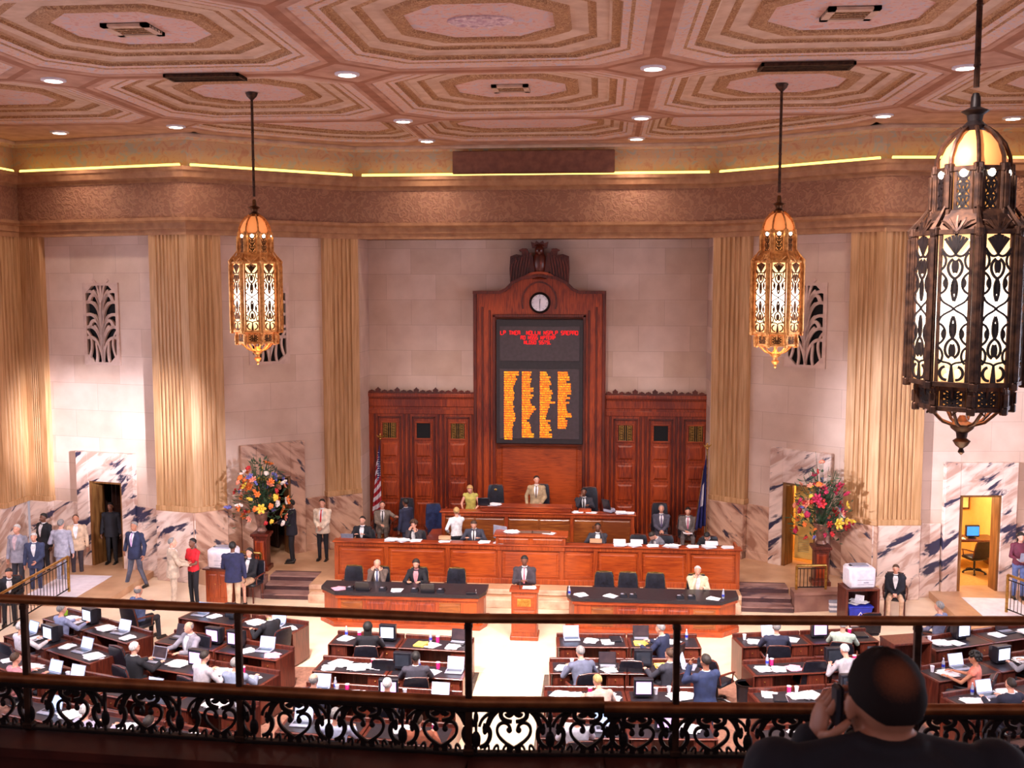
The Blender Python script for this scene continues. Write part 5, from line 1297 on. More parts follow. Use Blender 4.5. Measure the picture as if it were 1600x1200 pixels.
def skull(mb, H, s, Rm):
    """head solids around the centre H, facing local +y turned by Rm"""
    def Q(x, y, z): return H+Rm @ Vector((x, y, z))*s
    r3 = Rm
    mb.ell(tuple(Q(0, -.012, .028)), (.076*s, .094*s, .090*s), 16, 12, rot=r3)
    mb.ell(tuple(Q(0, .018, -.030)), (.062*s, .070*s, .082*s), 14, 10, rot=r3)
    mb.ell(tuple(Q(0, .052, -.082)), (.030*s, .028*s, .026*s), 10, 8, rot=r3)
    mb.ell(tuple(Q(0, .072, .030)), (.050*s, .016*s, .012*s), 10, 6, rot=r3)
    mb.cap(Q(0, .084, .020), Q(0, .104, -.018), .010*s, .014*s, 8)
    for e in (-1, 1):
        mb.ell(tuple(Q(e*.014, .096, -.024)), (.009*s, .010*s, .008*s), 8, 6, rot=r3)
        mb.ell(tuple(Q(e*.080, -.008, -.002)), (.010*s, .020*s, .032*s), 8, 6, rot=r3)
        mb.ell(tuple(Q(e*.040, .058, -.026)), (.020*s, .018*s, .018*s), 8, 6, rot=r3)
    mb.ell(tuple(Q(0, .086, -.050)), (.024*s, .010*s, .010*s), 8, 6, rot=r3)
def features(mb, H, s, Rm):
    def Q(x, y, z): return tuple(H+Rm @ Vector((x, y, z))*s)
    for e in (-1, 1):
        mb.ell(Q(e*.030, .074, .008), (.013*s, .010*s, .008*s), 8, 6, mi=1, rot=Rm); mb.ell(Q(e*.030, .0825, .008), (.006*s, .004*s, .006*s), 7, 5, mi=2, rot=Rm)
        mb.ell(Q(e*.031, .083, .027), (.018*s, .006*s, .0035*s), 8, 5, mi=2, rot=Rm)
    mb.ell(Q(0, .094, -.047), (.022*s, .005*s, .0045*s), 8, 5, mi=3, rot=Rm); mb.ell(Q(0, .092, -.055), (.018*s, .006*s, .0055*s), 8, 5, mi=3, rot=Rm)
def hairmesh(H, s, Rm, style):
    m = MB(); n, k = 24, 10
    lim = {'short': (50, 92, 126), 'bald': (0, 0, 0), 'long': (50, 108, 150), 'bun': (50, 98, 132), 'receding': (24, 90, 122), 'thin': (30, 92, 122)}.get(style, (50, 92, 126))
    thick = {'long': .020, 'bun': .014, 'short': .009, 'thin': .004}.get(style, .007)
    def surf(az, pol, t):
        a = R(az); p = R(pol); x = math.sin(p)*math.cos(a); y = math.sin(p)*math.sin(a); z = math.cos(p)
        bump_ = .003*math.sin(az*.31+pol*.2)*math.cos(pol*.17)
        return H+Rm @ Vector((x*(.078+t+bump_), -.012+y*(.096+t+bump_), .028+z*(.092+t+bump_)))*s
    if style == 'bald':
        outer = []; inner = []
        for i in range(n+1):
            az = 172+(196)*i/n; az = 172+196*i/n; outer.append([surf(az, 66+j*10, .008) for j in range(7)]); inner.append([surf(az, 66+j*10, -.01) for j in range(7)])
        vs = [v for r in outer for v in r]+[v for r in inner for v in r]; o = (n+1)*7; fs = []
        for i in range(n):
            for j in range(6):
                a = i*7+j; fs.append((a, a+1, a+8, a+7)); fs.append((o+a, o+a+7, o+a+8, o+a+1))
            fs.append((i*7, (i+1)*7, o+(i+1)*7, o+i*7)); fs.append((i*7+6, o+i*7+6, o+(i+1)*7+6, (i+1)*7+6))
        m.add(vs, fs); return m
    outer = []; inner = []
    for i in range(n):
        az = 360*i/n; f = (math.sin(R(az))+1)/2            # 1 at the front
        l = lim[1]+(lim[0]-lim[1])*max(0, (f-.5)*2)**.8 if f > .5 else lim[1]+(lim[2]-lim[1])*min(1, (.5-f)*2.4)
        outer.append([surf(az, 2+(l-2)*j/k, thick*(1 if j < k else .4)) for j in range(k+1)]); inner.append([surf(az, 2+(l-2)*j/k, -.012) for j in range(k+1)])
    vs = [v for r in outer for v in r]+[v for r in inner for v in r]; q = k+1; o = n*q; fs = []
    for i in range(n):
        i2 = (i+1) % n
        for j in range(k): fs.append((i*q+j, i*q+j+1, i2*q+j+1, i2*q+j)); fs.append((o+i*q+j, o+i2*q+j, o+i2*q+j+1, o+i*q+j+1))
        fs.append((i*q+k, o+i*q+k, o+i2*q+k, i2*q+k))
    fs.append(tuple(i*q for i in range(n))); m.add(vs, fs)
    if style == 'long':
        for e in (-1, 1):
            m.loft([[H+Rm @ Vector((e*(.070+.012*math.cos(2*PI*i/10)), -.03+.045*math.sin(2*PI*i/10)-dy, z))*s for i in range(10)] for z, dy in ((.02, 0), (-.06, 0), (-.15, .01), (-.21, .02))])
        m.loft([[H+Rm @ Vector((.078*w*math.cos(2*PI*i/14), -.062+.035*math.sin(2*PI*i/14), z))*s for i in range(14)] for z, w in ((.04, .9), (-.06, 1.05), (-.15, 1.0), (-.23, .8))])
    if style == 'bun': m.ell(tuple(H+Rm @ Vector((0, -.12, .03))*s), (.042*s, .04*s, .042*s), 10, 8)
    if style == 'curly':
        for q_ in range(60):
            az = random.uniform(0, 360); pl = random.uniform(5, 118 if 200 < az < 340 else 80); m.ell(tuple(surf(az, pl, .018)), (.028*s,)*3, 7, 5)
    return m
_pc = {}
def cloth(c, kind='suit'):
    key = (c, kind)
    if key not in _pc:
        r = {'suit': .85, 'shirt': .75, 'leather': .35}[kind]
        _pc[key] = pm('%s_cloth_%d_%d_%d' % (kind, *c), c, tuple(v*.82 for v in c), 9, r, bump=.25)
    return _pc[key]
HAIR = {'black': (26, 20, 20), 'brown': (78, 50, 34), 'grey': (150, 144, 144), 'white': (226, 222, 222), 'blonde': (206, 164, 104), 'dark': (44, 32, 28)}
def person(loc, face, label, pose='stand', skin='A', hair=('short', 'brown'), top=(60, 60, 76), legs=(50, 50, 62), shirt=(238, 234, 240), tie=None, lean=0, twist=0, nod=0, turn=0, tilt=0,
           L=None, Rr=None, jacket=True, height=1.75, seat=.47, stride=0, female=False, vox=.013, belly=0, curl=.35, short_sleeve=False, skirt=False, held=None, legspread=.0, Lh=None, Rh=None, bare=False, neck=.126, wide=0):
    """L, Rr: wrist targets of the left / right hand in body axes (x to the sitter's right, y forward, z up from the floor), measured on a 1.75 m figure"""
    s = height/1.75; rt = empty('person', loc, R(face), label, 'person')
    sk = {'A': SKINA, 'B': SKINB, 'C': SKINC}[skin]
    sit = pose == 'sit'; dz = (seat+.10-.95*s)/s if sit else 0.0
    PEL = Vector((0, 0, .95+dz))
    Rb = Matrix.Rotation(-R(lean), 3, 'X') @ Matrix.Rotation(R(twist), 3, 'Z')
    def U(x, y, z): return (PEL+Rb @ (Vector((x, y, z))-Vector((0, 0, .95))))*s
    wsh = (.17 if female else .195)+wide
    body = MB(); fing = MB(); jk = MB(); tr = MB()
    # torso rings: z, half width, half depth, forward offset
    rings = [(.86, .155, .105, 0), (.95, .165 if female else .160, .112+belly*.5, 0), (1.08, .138 if female else .155, .100+belly, belly*.5), (1.22, .160 if female else .175, .110+belly*.5, .005), (1.34, .175 if female else .192, .108, .0), (1.42, .15 if female else .17, .088, -.012), (1.47, .075, .062, -.018)]
    def torso(mb, off, zlo=.86, flare=0, ztop=1.6):
        rs = []
        for (z, w, d, o) in rings:
            if z > ztop: continue
            zz = z if z > .87 else zlo; f = flare if z < .87 else (flare*.4 if z < 1.0 else 0)
            rs.append([U((w+off+f)*math.cos(2*PI*i/20), o+(d+off+f)*math.sin(2*PI*i/20), zz) for i in range(20)])
        mb.loft(rs)
    def front(x, z, off):
        """point on the chest at height z, sideways x"""
        for (a, b) in zip(rings, rings[1:]):
            if a[0] <= z <= b[0]:
                t = (z-a[0])/(b[0]-a[0]); w = a[1]+(b[1]-a[1])*t; d = a[2]+(b[2]-a[2])*t; o = a[3]+(b[3]-a[3])*t; break
        else: w, d, o = rings[-1][1], rings[-1][2], rings[-1][3]
        w += off; d += off; y = o+d*math.sqrt(max(0, 1-(x/w)**2)); return U(x, y, z)
    torso(body, 0)
    NK = U(0, -.012, 1.46); HD0 = Vector((0, .02+.0, 1.625))
    Rh_ = Rb @ Matrix.Rotation(R(turn), 3, 'Z') @ Matrix.Rotation(-R(nod), 3, 'X') @ Matrix.Rotation(R(tilt), 3, 'Y')
    nb = U(0, -.005, 1.50); H = nb+Rh_ @ Vector((0, .018, neck))*s
    body.cap(U(0, -.015, 1.42), nb+Rh_ @ Vector((0, .0, .05))*s, .056*s, .052*s, 12)
    skull(body, H, s, Rh_)
    # arms
    arms = []
    for side, T, Hd in ((1, Rr, Rh), (-1, L, Lh)):
        Sh = U(side*wsh, -.005, 1.395)
        if T is None: T = (side*(wsh+.05+(.03 if not sit else 0)), .02, .86) if not sit else (side*.14, .34, .66)
        if sit and False: pass
        T = Vector(T)*s if not isinstance(T, tuple) or len(T) == 3 else T
        hint = Vector((side*.55, -.5, -.6)) if T.z < Sh.z else Vector((side*.35, .3, -1.0))
        E_, W_ = ik(Sh, T, .285*s, .255*s, Rb @ hint)
        body.cap(U(side*.03, -.02, 1.465), Sh, .038*s, .050*s, 10); body.cap(Sh, E_, .047*s, .038*s, 10); body.cap(E_, W_, .038*s, .025*s, 10); body.ell(tuple(Sh), (.055*s,)*3, 10, 8)
        dirh = (W_-E_).normalized(); nr = Vector((-side, 0, 0)) if T.z < 1.1*s and not sit else Vector((0, 0, -1)) if T.z < H.z-.25*s else (H-W_)
        if Hd: dirh = Rb @ Vector(Hd[0]); nr = Rb @ Vector(Hd[1])
        hand(body, fing, W_, dirh, nr, side if (nr.length > 0) else side, s, curl); arms.append((Sh, E_, W_, side))
    # legs
    K = []
    for side in (1, -1):
        hp = Vector((side*.088, 0, PEL.z-.03))*s
        if sit: kn = Vector((side*(.10+legspread), .43, seat/s+.06))*s; an = Vector((side*(.11+legspread*.8), .44+.04*side*(1 if legspread else .5), .085))*s
        else:
            st_ = stride*side; kn = Vector((side*.095, .02+st_*.55, .50))*s; an = Vector((side*(.10+legspread), -.01+st_, .085))*s
        body.cap(hp, kn, .080*s, .056*s, 12); body.cap(kn, an, .052*s, .034*s, 12); toe = an+Vector((side*.02, .15*s, -.045*s)); body.cap(an-Vector((0, .03*s, .04*s)), toe, .036*s, .028*s, 8)
        K.append((hp, kn, an, toe))
    for (z, w, d, o) in ((0, 0, 0, 0),): body.ell(tuple(U(0, -.01, .90)), (.155*s, .11*s, .11*s), 14, 8)
    me = melt(body, vox)
    F_ = MB(); F_.V = list(fing.V); F_.F = list(fing.F); F_.I = [0]*len(fing.F); features(F_, H, s, Rh_)
    bm = bmesh.new(); bm.from_mesh(me); e2 = bpy.data.meshes.new('f'); e2.from_pydata(F_.V, [], F_.F); e2.polygons.foreach_set('material_index', F_.I); e2.polygons.foreach_set('use_smooth', [True]*len(e2.polygons)); bm.from_mesh(e2); bm.to_mesh(me); bm.free()
    put('body', me, [sk, EYEW, EYED, LIP], rt)
    # clothing
    c_top = cloth(top); c_leg = cloth(legs)
    torso(jk, .024 if jacket else .012, .78 if jacket else .88, .03 if jacket else 0, 1.5)
    jk.ell(tuple(U(0, -.025, 1.425)), (.135*s, .075*s, .055*s), 14, 8, rot=Rb)
    if jacket: jk.loft([[U(rx*math.cos(2*PI*i/18), -.030+ry*math.sin(2*PI*i/18), z) for i in range(18)] for z, rx, ry in ((1.39, .11, .07), (1.44, .088, .064), (1.492, .074, .056))])
    for (Sh, E_, W_, side) in arms:
        r = .018 if jacket else .011; jk.ell(tuple(Sh), ((.060+r)*s,)*3, 10, 8)
        jk.cap(U(side*.035, -.02, 1.462), Sh, .040*s, .060*s, 10)
        if bare: continue
        if short_sleeve: jk.cap(Sh, Sh+(E_-Sh)*.6, (.05+r)*s, (.048+r)*s, 10)
        else: jk.cap(Sh, E_, (.048+r)*s, (.042+r)*s, 10); jk.cap(E_, W_-(W_-E_).normalized()*.02*s, (.042+r)*s, (.032+r)*s, 10)
    put('jacket' if jacket else 'shirt', melt(jk, vox*1.15, 2), c_top if jacket else cloth(top, 'shirt'), rt)
    if skirt:
        rs = []
        if not sit:
            for (z, w, d) in ((.98, .16, .12), (.86, .19, .14), (.60, .21, .17), (.48, .20, .18)): rs.append([Vector((w*math.cos(2*PI*i/20), d*math.sin(2*PI*i/20), z+dz))*s for i in range(20)])
        else:
            for (y, w, h_) in ((-.12, .17, .10), (.1, .19, .11), (.34, .19, .10), (.47, .18, .10)): rs.append([Vector((w*math.cos(2*PI*i/20), y, seat/s+.07+h_*math.sin(2*PI*i/20)))*s for i in range(20)])
        tr.loft(rs); put('skirt', melt(tr, vox*1.2, 2), c_leg, rt)
    else:
        tr.ell(tuple(U(0, -.005, .91)), (.175*s, .128*s, .12*s), 14, 8)
        for hp, kn, an, toe in K: tr.cap(hp, kn, .094*s, .070*s, 12); tr.cap(kn, an+Vector((0, 0, .01*s)), .068*s, .052*s, 12)
        put('trousers', melt(tr, vox*1.2, 2), c_leg, rt)
    for hp, kn, an, toe in K:
        m = MB(); m.cap(an-Vector((0, .035*s, .04*s)), toe, .043*s, .036*s, 10); c = (an+toe)/2; m.box((c.x, c.y, .014+0*loc[2]), (.085*s, .27*s, .022), .008)
        m.build('shoe', cloth((34, 26, 26), 'leather'), rt, True)
    def patch(name, rows, off, mat, th=.006):
        m = MB(); vs = []; fs = []; q = 7
        for layer in (0, 1):
            for (z, x0, x1) in rows:
                for i in range(q): vs.append(front(x0+(x1-x0)*i/(q-1), z, off-(th if layer else 0)))
        nr_ = len(rows); o = nr_*q
        for r_ in range(nr_-1):
            for i in range(q-1):
                a = r_*q+i; fs.append((a, a+1, a+q+1, a+q)); fs.append((o+a, o+a+q, o+a+q+1, o+a+1))
        for r_ in range(nr_-1):
            for i in (0, q-1): a = r_*q+i; fs.append((a, a+q, o+a+q, o+a))
        for r_ in (0, nr_-1):
            for i in range(q-1): a = r_*q+i; fs.append((a, a+1, o+a+1, o+a))
        m.add(vs, fs); return m.build(name, mat, rt, True)
    if jacket and shirt:
        patch('shirt_front', [(1.12, -.012, .012), (1.2, -.035, .035), (1.3, -.060, .060), (1.38, -.066, .066), (1.455, -.05, .05)], .034, cloth(shirt, 'shirt'))
        for sd in (-1, 1): patch('lapel', [(1.10, sd*.004, sd*.03), (1.2, sd*.032, sd*.085), (1.32, sd*.058, sd*.125), (1.40, sd*.066, sd*.10)], .036, c_top, .008)
        m = MB(); m.loft([[U(.070*k*math.cos(2*PI*i/18), -.014+.068*k*math.sin(2*PI*i/18), z) for i in range(18)] for z, k in ((1.445, 1.08), (1.495, .94))]); m.build('collar', cloth(shirt, 'shirt'), rt, True)
    if tie: patch('tie', [(1.12, -.014, .014), (1.2, -.026, .026), (1.32, -.020, .020), (1.42, -.013, .013), (1.46, -.020, .020)], .042, cloth(tie))
    if hair:
        hm = hairmesh(H, s, Rh_, hair[0]); hm.build('hair', pm('hair_'+hair[1], HAIR[hair[1]], tuple(v*.75 for v in HAIR[hair[1]]), 40, .6, bump=.5, stretch=(1, 1, .3)), rt, True, 60)
    if held: held(rt, arms, H, s)
    if sit and seat < .9: SIT.append((rt, loc, face, label))
    return rt
SIT = []
def phone_at(side):
    def f(rt, arms, H, s):
        W_ = [a for a in arms if a[3] == side][0]; d = (W_[2]-W_[1]).normalized(); p = W_[2]+d*.07*s; t = (H-p).normalized()*.018
        M_ = rt.location+Matrix.Rotation(rt.rotation_euler.z, 3, 'Z') @ (p+t)
        e = empty('mobile_phone', M_, rt.rotation_euler.z, 'dark mobile phone held by the '+rt['label'][:200].split(' person ')[0] if False else 'dark mobile phone held to the ear of the '+phone_at.who, 'phone')
        m = MB(); m.box((0, 0, 0), (.018, .05, .11), .006); m.build('phone_body', PLASTB, e); m = MB(); m.box((.0095*-side, 0, .01), (.002, .04, .07), .0); m.build('phone_screen', SCREEND, e)
    return f
EARL = (-.11, .13, 1.49); EARR = (.11, .13, 1.49)
def hd(px, py, z): p = at(px, py, z); return p
def stand(px, pyf, z0, *a, **k):
    p = at(px, pyf, z0); return person((p.x, p.y, z0), *a, **k)
def seated(px, py, z0, *a, lean=0, **k):
    """px, py: middle of the head; the sitter's hips are put below it"""
    p = at(px, py, z0+1.22*k.get('height', 1.75)/1.75); f = R(a[0]); sh = .62*math.sin(R(lean))
    return person((p.x+math.sin(f)*sh, p.y-math.cos(f)*sh, z0), *a, pose='sit', lean=lean, **k)
# ---------------------------------------------------------------- who is where (face 0 looks away from the gallery, 180 towards it, 90 to the left)
NAVY = (34, 40, 72); CHAR = (48, 46, 58); GREY = (128, 128, 146); LGREY = (164, 162, 182); TAN = (196, 168, 142); KHAKI = (206, 176, 148); BLK = (26, 24, 34)
W_ = dict(z=0)
# rostrum
p = aty(838, 760, 28.95+.6); person((aty(838, 760, 29.3).x, 29.35, PZ), 180, 'man in a tan suit standing at the speaker desk under the voting board', skin='A', hair=('short', 'dark'), top=(178, 150, 116), legs=(170, 142, 108), tie=(120, 96, 80), turn=12, L=(-.16, .22, .98), Rr=(.27, .05, .90))
person((aty(736, 770, 29.3).x, 29.3, PZ-.16), 178, 'blonde woman in a yellow green sleeveless top leaning on the speaker desk', female=True, jacket=False, short_sleeve=True, bare=True, hair=('long', 'blonde'), top=(202, 190, 96), legs=CHAR, lean=14, nod=16, L=(-.20, .36, 1.02), Rr=(.20, .36, 1.02), height=1.68)
person((aty(912, 780, 29.15).x, 29.42, PZ), 180, 'bearded dark suited man seated at the speaker desk with a hand at his chin', pose='sit', seat=.5, skin='B', hair=('short', 'black'), top=CHAR, legs=CHAR, tie=(30, 28, 34), L=(-.16, .42, .98), Rr=(.08, .22, 1.16), curl=.9)
person((aty(714, 800, 27.85).x, 27.75, DZ), 20, 'blonde woman in a white blouse standing with a phone at her ear', female=True, jacket=False, hair=('bun', 'blonde'), top=(246, 240, 246), legs=BLK, Rr=EARR, L=(-.22, .12, 1.02), height=1.7, turn=-10)
person((aty(1033, 775, 30.2).x, 30.0, DZ), 180, 'seated man in a dark grey suit with folded hands by the right panelling', pose='sit', seat=.5, hair=('receding', 'grey'), skin='A', top=(84, 80, 98), legs=(76, 74, 90), tie=(116, 96, 140), L=(-.03, .30, .70), Rr=(.04, .30, .70), legspread=.04)
person((aty(1074, 775, 30.2).x, 29.9, DZ), 176, 'seated man in a grey brown suit with papers on his lap, pink tie', pose='sit', seat=.47, hair=('short', 'black'), skin='A', top=(118, 106, 106), legs=(108, 98, 100), tie=(214, 120, 146), L=(-.08, .30, .68), Rr=(.08, .28, .72), nod=10, legspread=.05)
stand(1134, 842, DZ, 172, 'young man in a dark suit with a green tie standing against the right pier', hair=('short', 'dark'), top=(66, 64, 78), legs=(56, 56, 70), tie=(40, 150, 96), turn=-14)
person((aty(599, 785, 30.0).x, 29.85, DZ), 192, 'seated man in a grey brown suit reaching out in front of the striped flag', pose='sit', seat=.47, hair=('short', 'brown'), top=(132, 116, 106), legs=(96, 84, 80), tie=(60, 60, 70), L=(-.42, .36, .98), Rr=(.05, .30, .74), lean=-8)
person((aty(634, 800, 28.6).x, 28.6, DZ), 60, 'dark haired man in a navy suit walking behind the clerk bench', skin='B', hair=('short', 'black'), top=(40, 42, 70), legs=(36, 38, 60), stride=.16)
stand(505, 875, DZ, 178, 'man in a white jacket and red tie standing with clasped hands by the left pier', skin='A', hair=('short', 'dark'), top=(238, 216, 196), legs=BLK, tie=(214, 48, 52), L=(-.06, .24, .98), Rr=(.06, .24, 1.0), height=1.78, belly=.03)
stand(457, 879, DZ, 100, 'man in a black suit standing in profile beside the left passage door', skin='B', hair=('short', 'black'), top=(34, 30, 44), legs=(30, 28, 38), Rr=(.16, .34, 1.12), L=(-.14, .34, 1.14), height=1.82)
# clerk bench
def clerk(px, face, label, **k): return person((aty(px, 830, 27.45).x, k.pop('y', 27.5), DZ), face, label, pose='sit', seat=k.pop('seat', .5), **k)
clerk(566, 180, 'clerk in black with short dark hair at the left end of the clerk bench', hair=('short', 'dark'), top=BLK, legs=BLK, L=(-.14, .36, 1.02), Rr=(.14, .36, 1.02), seat=.56)
clerk(647, 182, 'dark haired woman clerk with hands near her face at the clerk bench', female=True, hair=('curly', 'brown'), top=(58, 52, 60), legs=BLK, Rr=(.10, .22, 1.12), L=(-.08, .26, 1.08), lean=8)
clerk(741, 180, 'white shirted man in an open dark jacket reading at the clerk bench', hair=('short', 'brown'), top=(62, 62, 78), legs=BLK, tie=(70, 60, 60), nod=18, lean=8, L=(-.2, .40, 1.0), Rr=(.2, .40, 1.0), seat=.56, belly=.03)
phone_at.who = 'dark suited clerk right of the centre box'
clerk(934, 180, 'dark suited clerk speaking on a phone right of the centre box', skin='B', hair=('short', 'black'), top=(56, 54, 66), legs=BLK, L=(-.11, .13, 1.12), Rr=(.2, .36, 1.0), held=None)
clerk(1040, 120, 'grey suited clerk bending sideways over the papers of the clerk bench', hair=('short', 'dark'), top=(124, 122, 136), legs=(110, 108, 120), lean=34, nod=20, L=(-.16, .5, .80), Rr=(.16, .5, .80))
clerk(1110, 160, 'black haired clerk in a black jacket stooping at the right end of the clerk bench', hair=('short', 'black'), top=BLK, legs=BLK, lean=26, nod=24, L=(-.16, .5, .86), Rr=(.16, .5, .86))
# pit tables
def pit(px, face, label, **k): return person((aty(px, 905, 24.85).x, 24.98, 0), face, label, pose='sit', seat=.5, **k)
pit(590, 180, 'bald man in a brown suit holding his head with both hands at the pit table', hair=('bald', 'grey'), top=(112, 92, 86), legs=(96, 80, 76), tie=(90, 100, 150), nod=14, lean=10, L=(-.105, .26, 1.10), Rr=(.105, .26, 1.10), curl=.7)
pit(650, 180, 'dark haired woman in a black blazer seated at the left pit table', female=True, hair=('long', 'dark'), top=BLK, legs=BLK, shirt=(230, 150, 160), lean=6, nod=8, L=(-.16, .42, .90), Rr=(.16, .42, .90))
pit(1090, 180, 'white haired man in a cream jacket, hand on mouth, at the pit table', skin='A', hair=('receding', 'white'), top=(232, 214, 182), legs=(190, 170, 150), shirt=(244, 236, 244), nod=12, lean=6, Rr=(.06, .20, 1.08), L=(-.12, .40, .92), curl=.8, belly=.03)
p = aty(819, 905, 23.78); person((p.x, 23.92, 0), 180, 'man in a dark suit and pink tie speaking at the lectern', skin='B', hair=('short', 'black'), top=(62, 52, 62), legs=(50, 44, 54), tie=(220, 110, 130), nod=12, L=(-.07, .30, 1.22), Rr=(.08, .30, 1.22), height=1.82, belly=.02)
# left floor group
stand(213, 918, 0, 168, 'man in a navy blazer and pale tie striding past the far left doorway', hair=('short', 'grey'), top=(44, 50, 84), legs=(96, 98, 118), tie=(212, 168, 212), stride=.14, legspread=.10, height=1.84, skin='C', L=(-.36, .14, .92), Rr=(.30, .02, .96))
stand(272, 950, 0, -60, 'grey haired man in a pale khaki suit facing the woman in red', hair=('receding', 'grey'), top=(204, 180, 160), legs=(204, 180, 160), L=(-.02, .34, 1.08), Rr=(.12, .34, 1.06), skin='A', height=1.84)
stand(304, 945, 0, 152, 'woman in a bright red blouse and black trousers with her hands together', female=True, jacket=False, skin='B', hair=('short', 'black'), top=(228, 26, 44), legs=BLK, L=(-.04, .28, 1.10), Rr=(.05, .28, 1.12), height=1.76, short_sleeve=True)
stand(366, 958, 0, 12, 'man in a navy blazer and khaki trousers seen from behind beside the copier', skin='B', hair=('short', 'black'), top=(38, 40, 78), legs=(214, 180, 150), L=(-.16, .28, 1.0), height=1.84)
person((aty(392, 900, 25.6).x, 25.55, 0), 165, 'woman in a black jacket and tan skirt seated by the low marble wall', pose='sit', seat=.5, female=True, skirt=True, hair=('long', 'dark'), top=BLK, legs=(214, 172, 140), L=(-.05, .3, .72), Rr=(.06, .3, .72))
stand(31, 925, 0, 176, 'white haired man in a pale grey suit standing at the far left', hair=('short', 'white'), top=LGREY, legs=(60, 60, 74), shirt=(220, 190, 200), height=1.86)
stand(58, 930, 0, 195, 'white haired man with glasses in a blue jacket and white shirt at far left', hair=('short', 'white'), top=(58, 66, 100), legs=(56, 62, 92), height=1.72, lean=6, L=(-.10, .30, 1.0))
stand(72, 900, 0, 160, 'man in a black suit standing behind the others at far left', skin='B', hair=('short', 'black'), top=BLK, legs=BLK, height=1.82)
stand(99, 915, 0, 5, 'man in a light grey suit seen from behind at the far left doorway', hair=('short', 'grey'), top=(176, 172, 190), legs=(168, 164, 184), height=1.86, L=(-.2, .24, 1.1))
stand(122, 903, .0, 200, 'man in a cream jacket talking at the far left doorway', skin='C', hair=('receding', 'brown'), top=(214, 180, 152), legs=(60, 46, 52), height=1.82)
stand(176, 880, .18, 185, 'man in black standing just inside the dark far left doorway', skin='B', hair=('short', 'black'), top=(24, 20, 30), legs=(24, 20, 28), shirt=None, height=1.8)
seated(14, 895, 0, 205, 'man in a black jacket and white shirt seated at the far left edge', hair=('short', 'dark'), top=BLK, legs=BLK, lean=16)
# right floor
person((aty(1402, 905, 25.6).x, 25.75, 0), 165, 'boy in a black jacket and khaki trousers seated against the marble base', pose='sit', seat=.45, hair=('short', 'brown'), top=(30, 28, 42), legs=(222, 180, 150), L=(-.04, .26, .66), Rr=(.05, .26, .66), height=1.66, legspread=.06, nod=8)
stand(1590, 935, .18, 176, 'woman in a maroon top and jeans carrying an open white laptop', female=True, jacket=False, hair=('long', 'black'), top=(104, 34, 56), legs=(96, 110, 160), L=(-.12, .30, 1.10), Rr=(.12, .30, 1.10), nod=14)
seated(1468, 950, 0, 40, 'grey haired man in a blue striped shirt seated beyond the rail at right', hair=('short', 'grey'), jacket=False, top=(130, 134, 170), legs=CHAR)
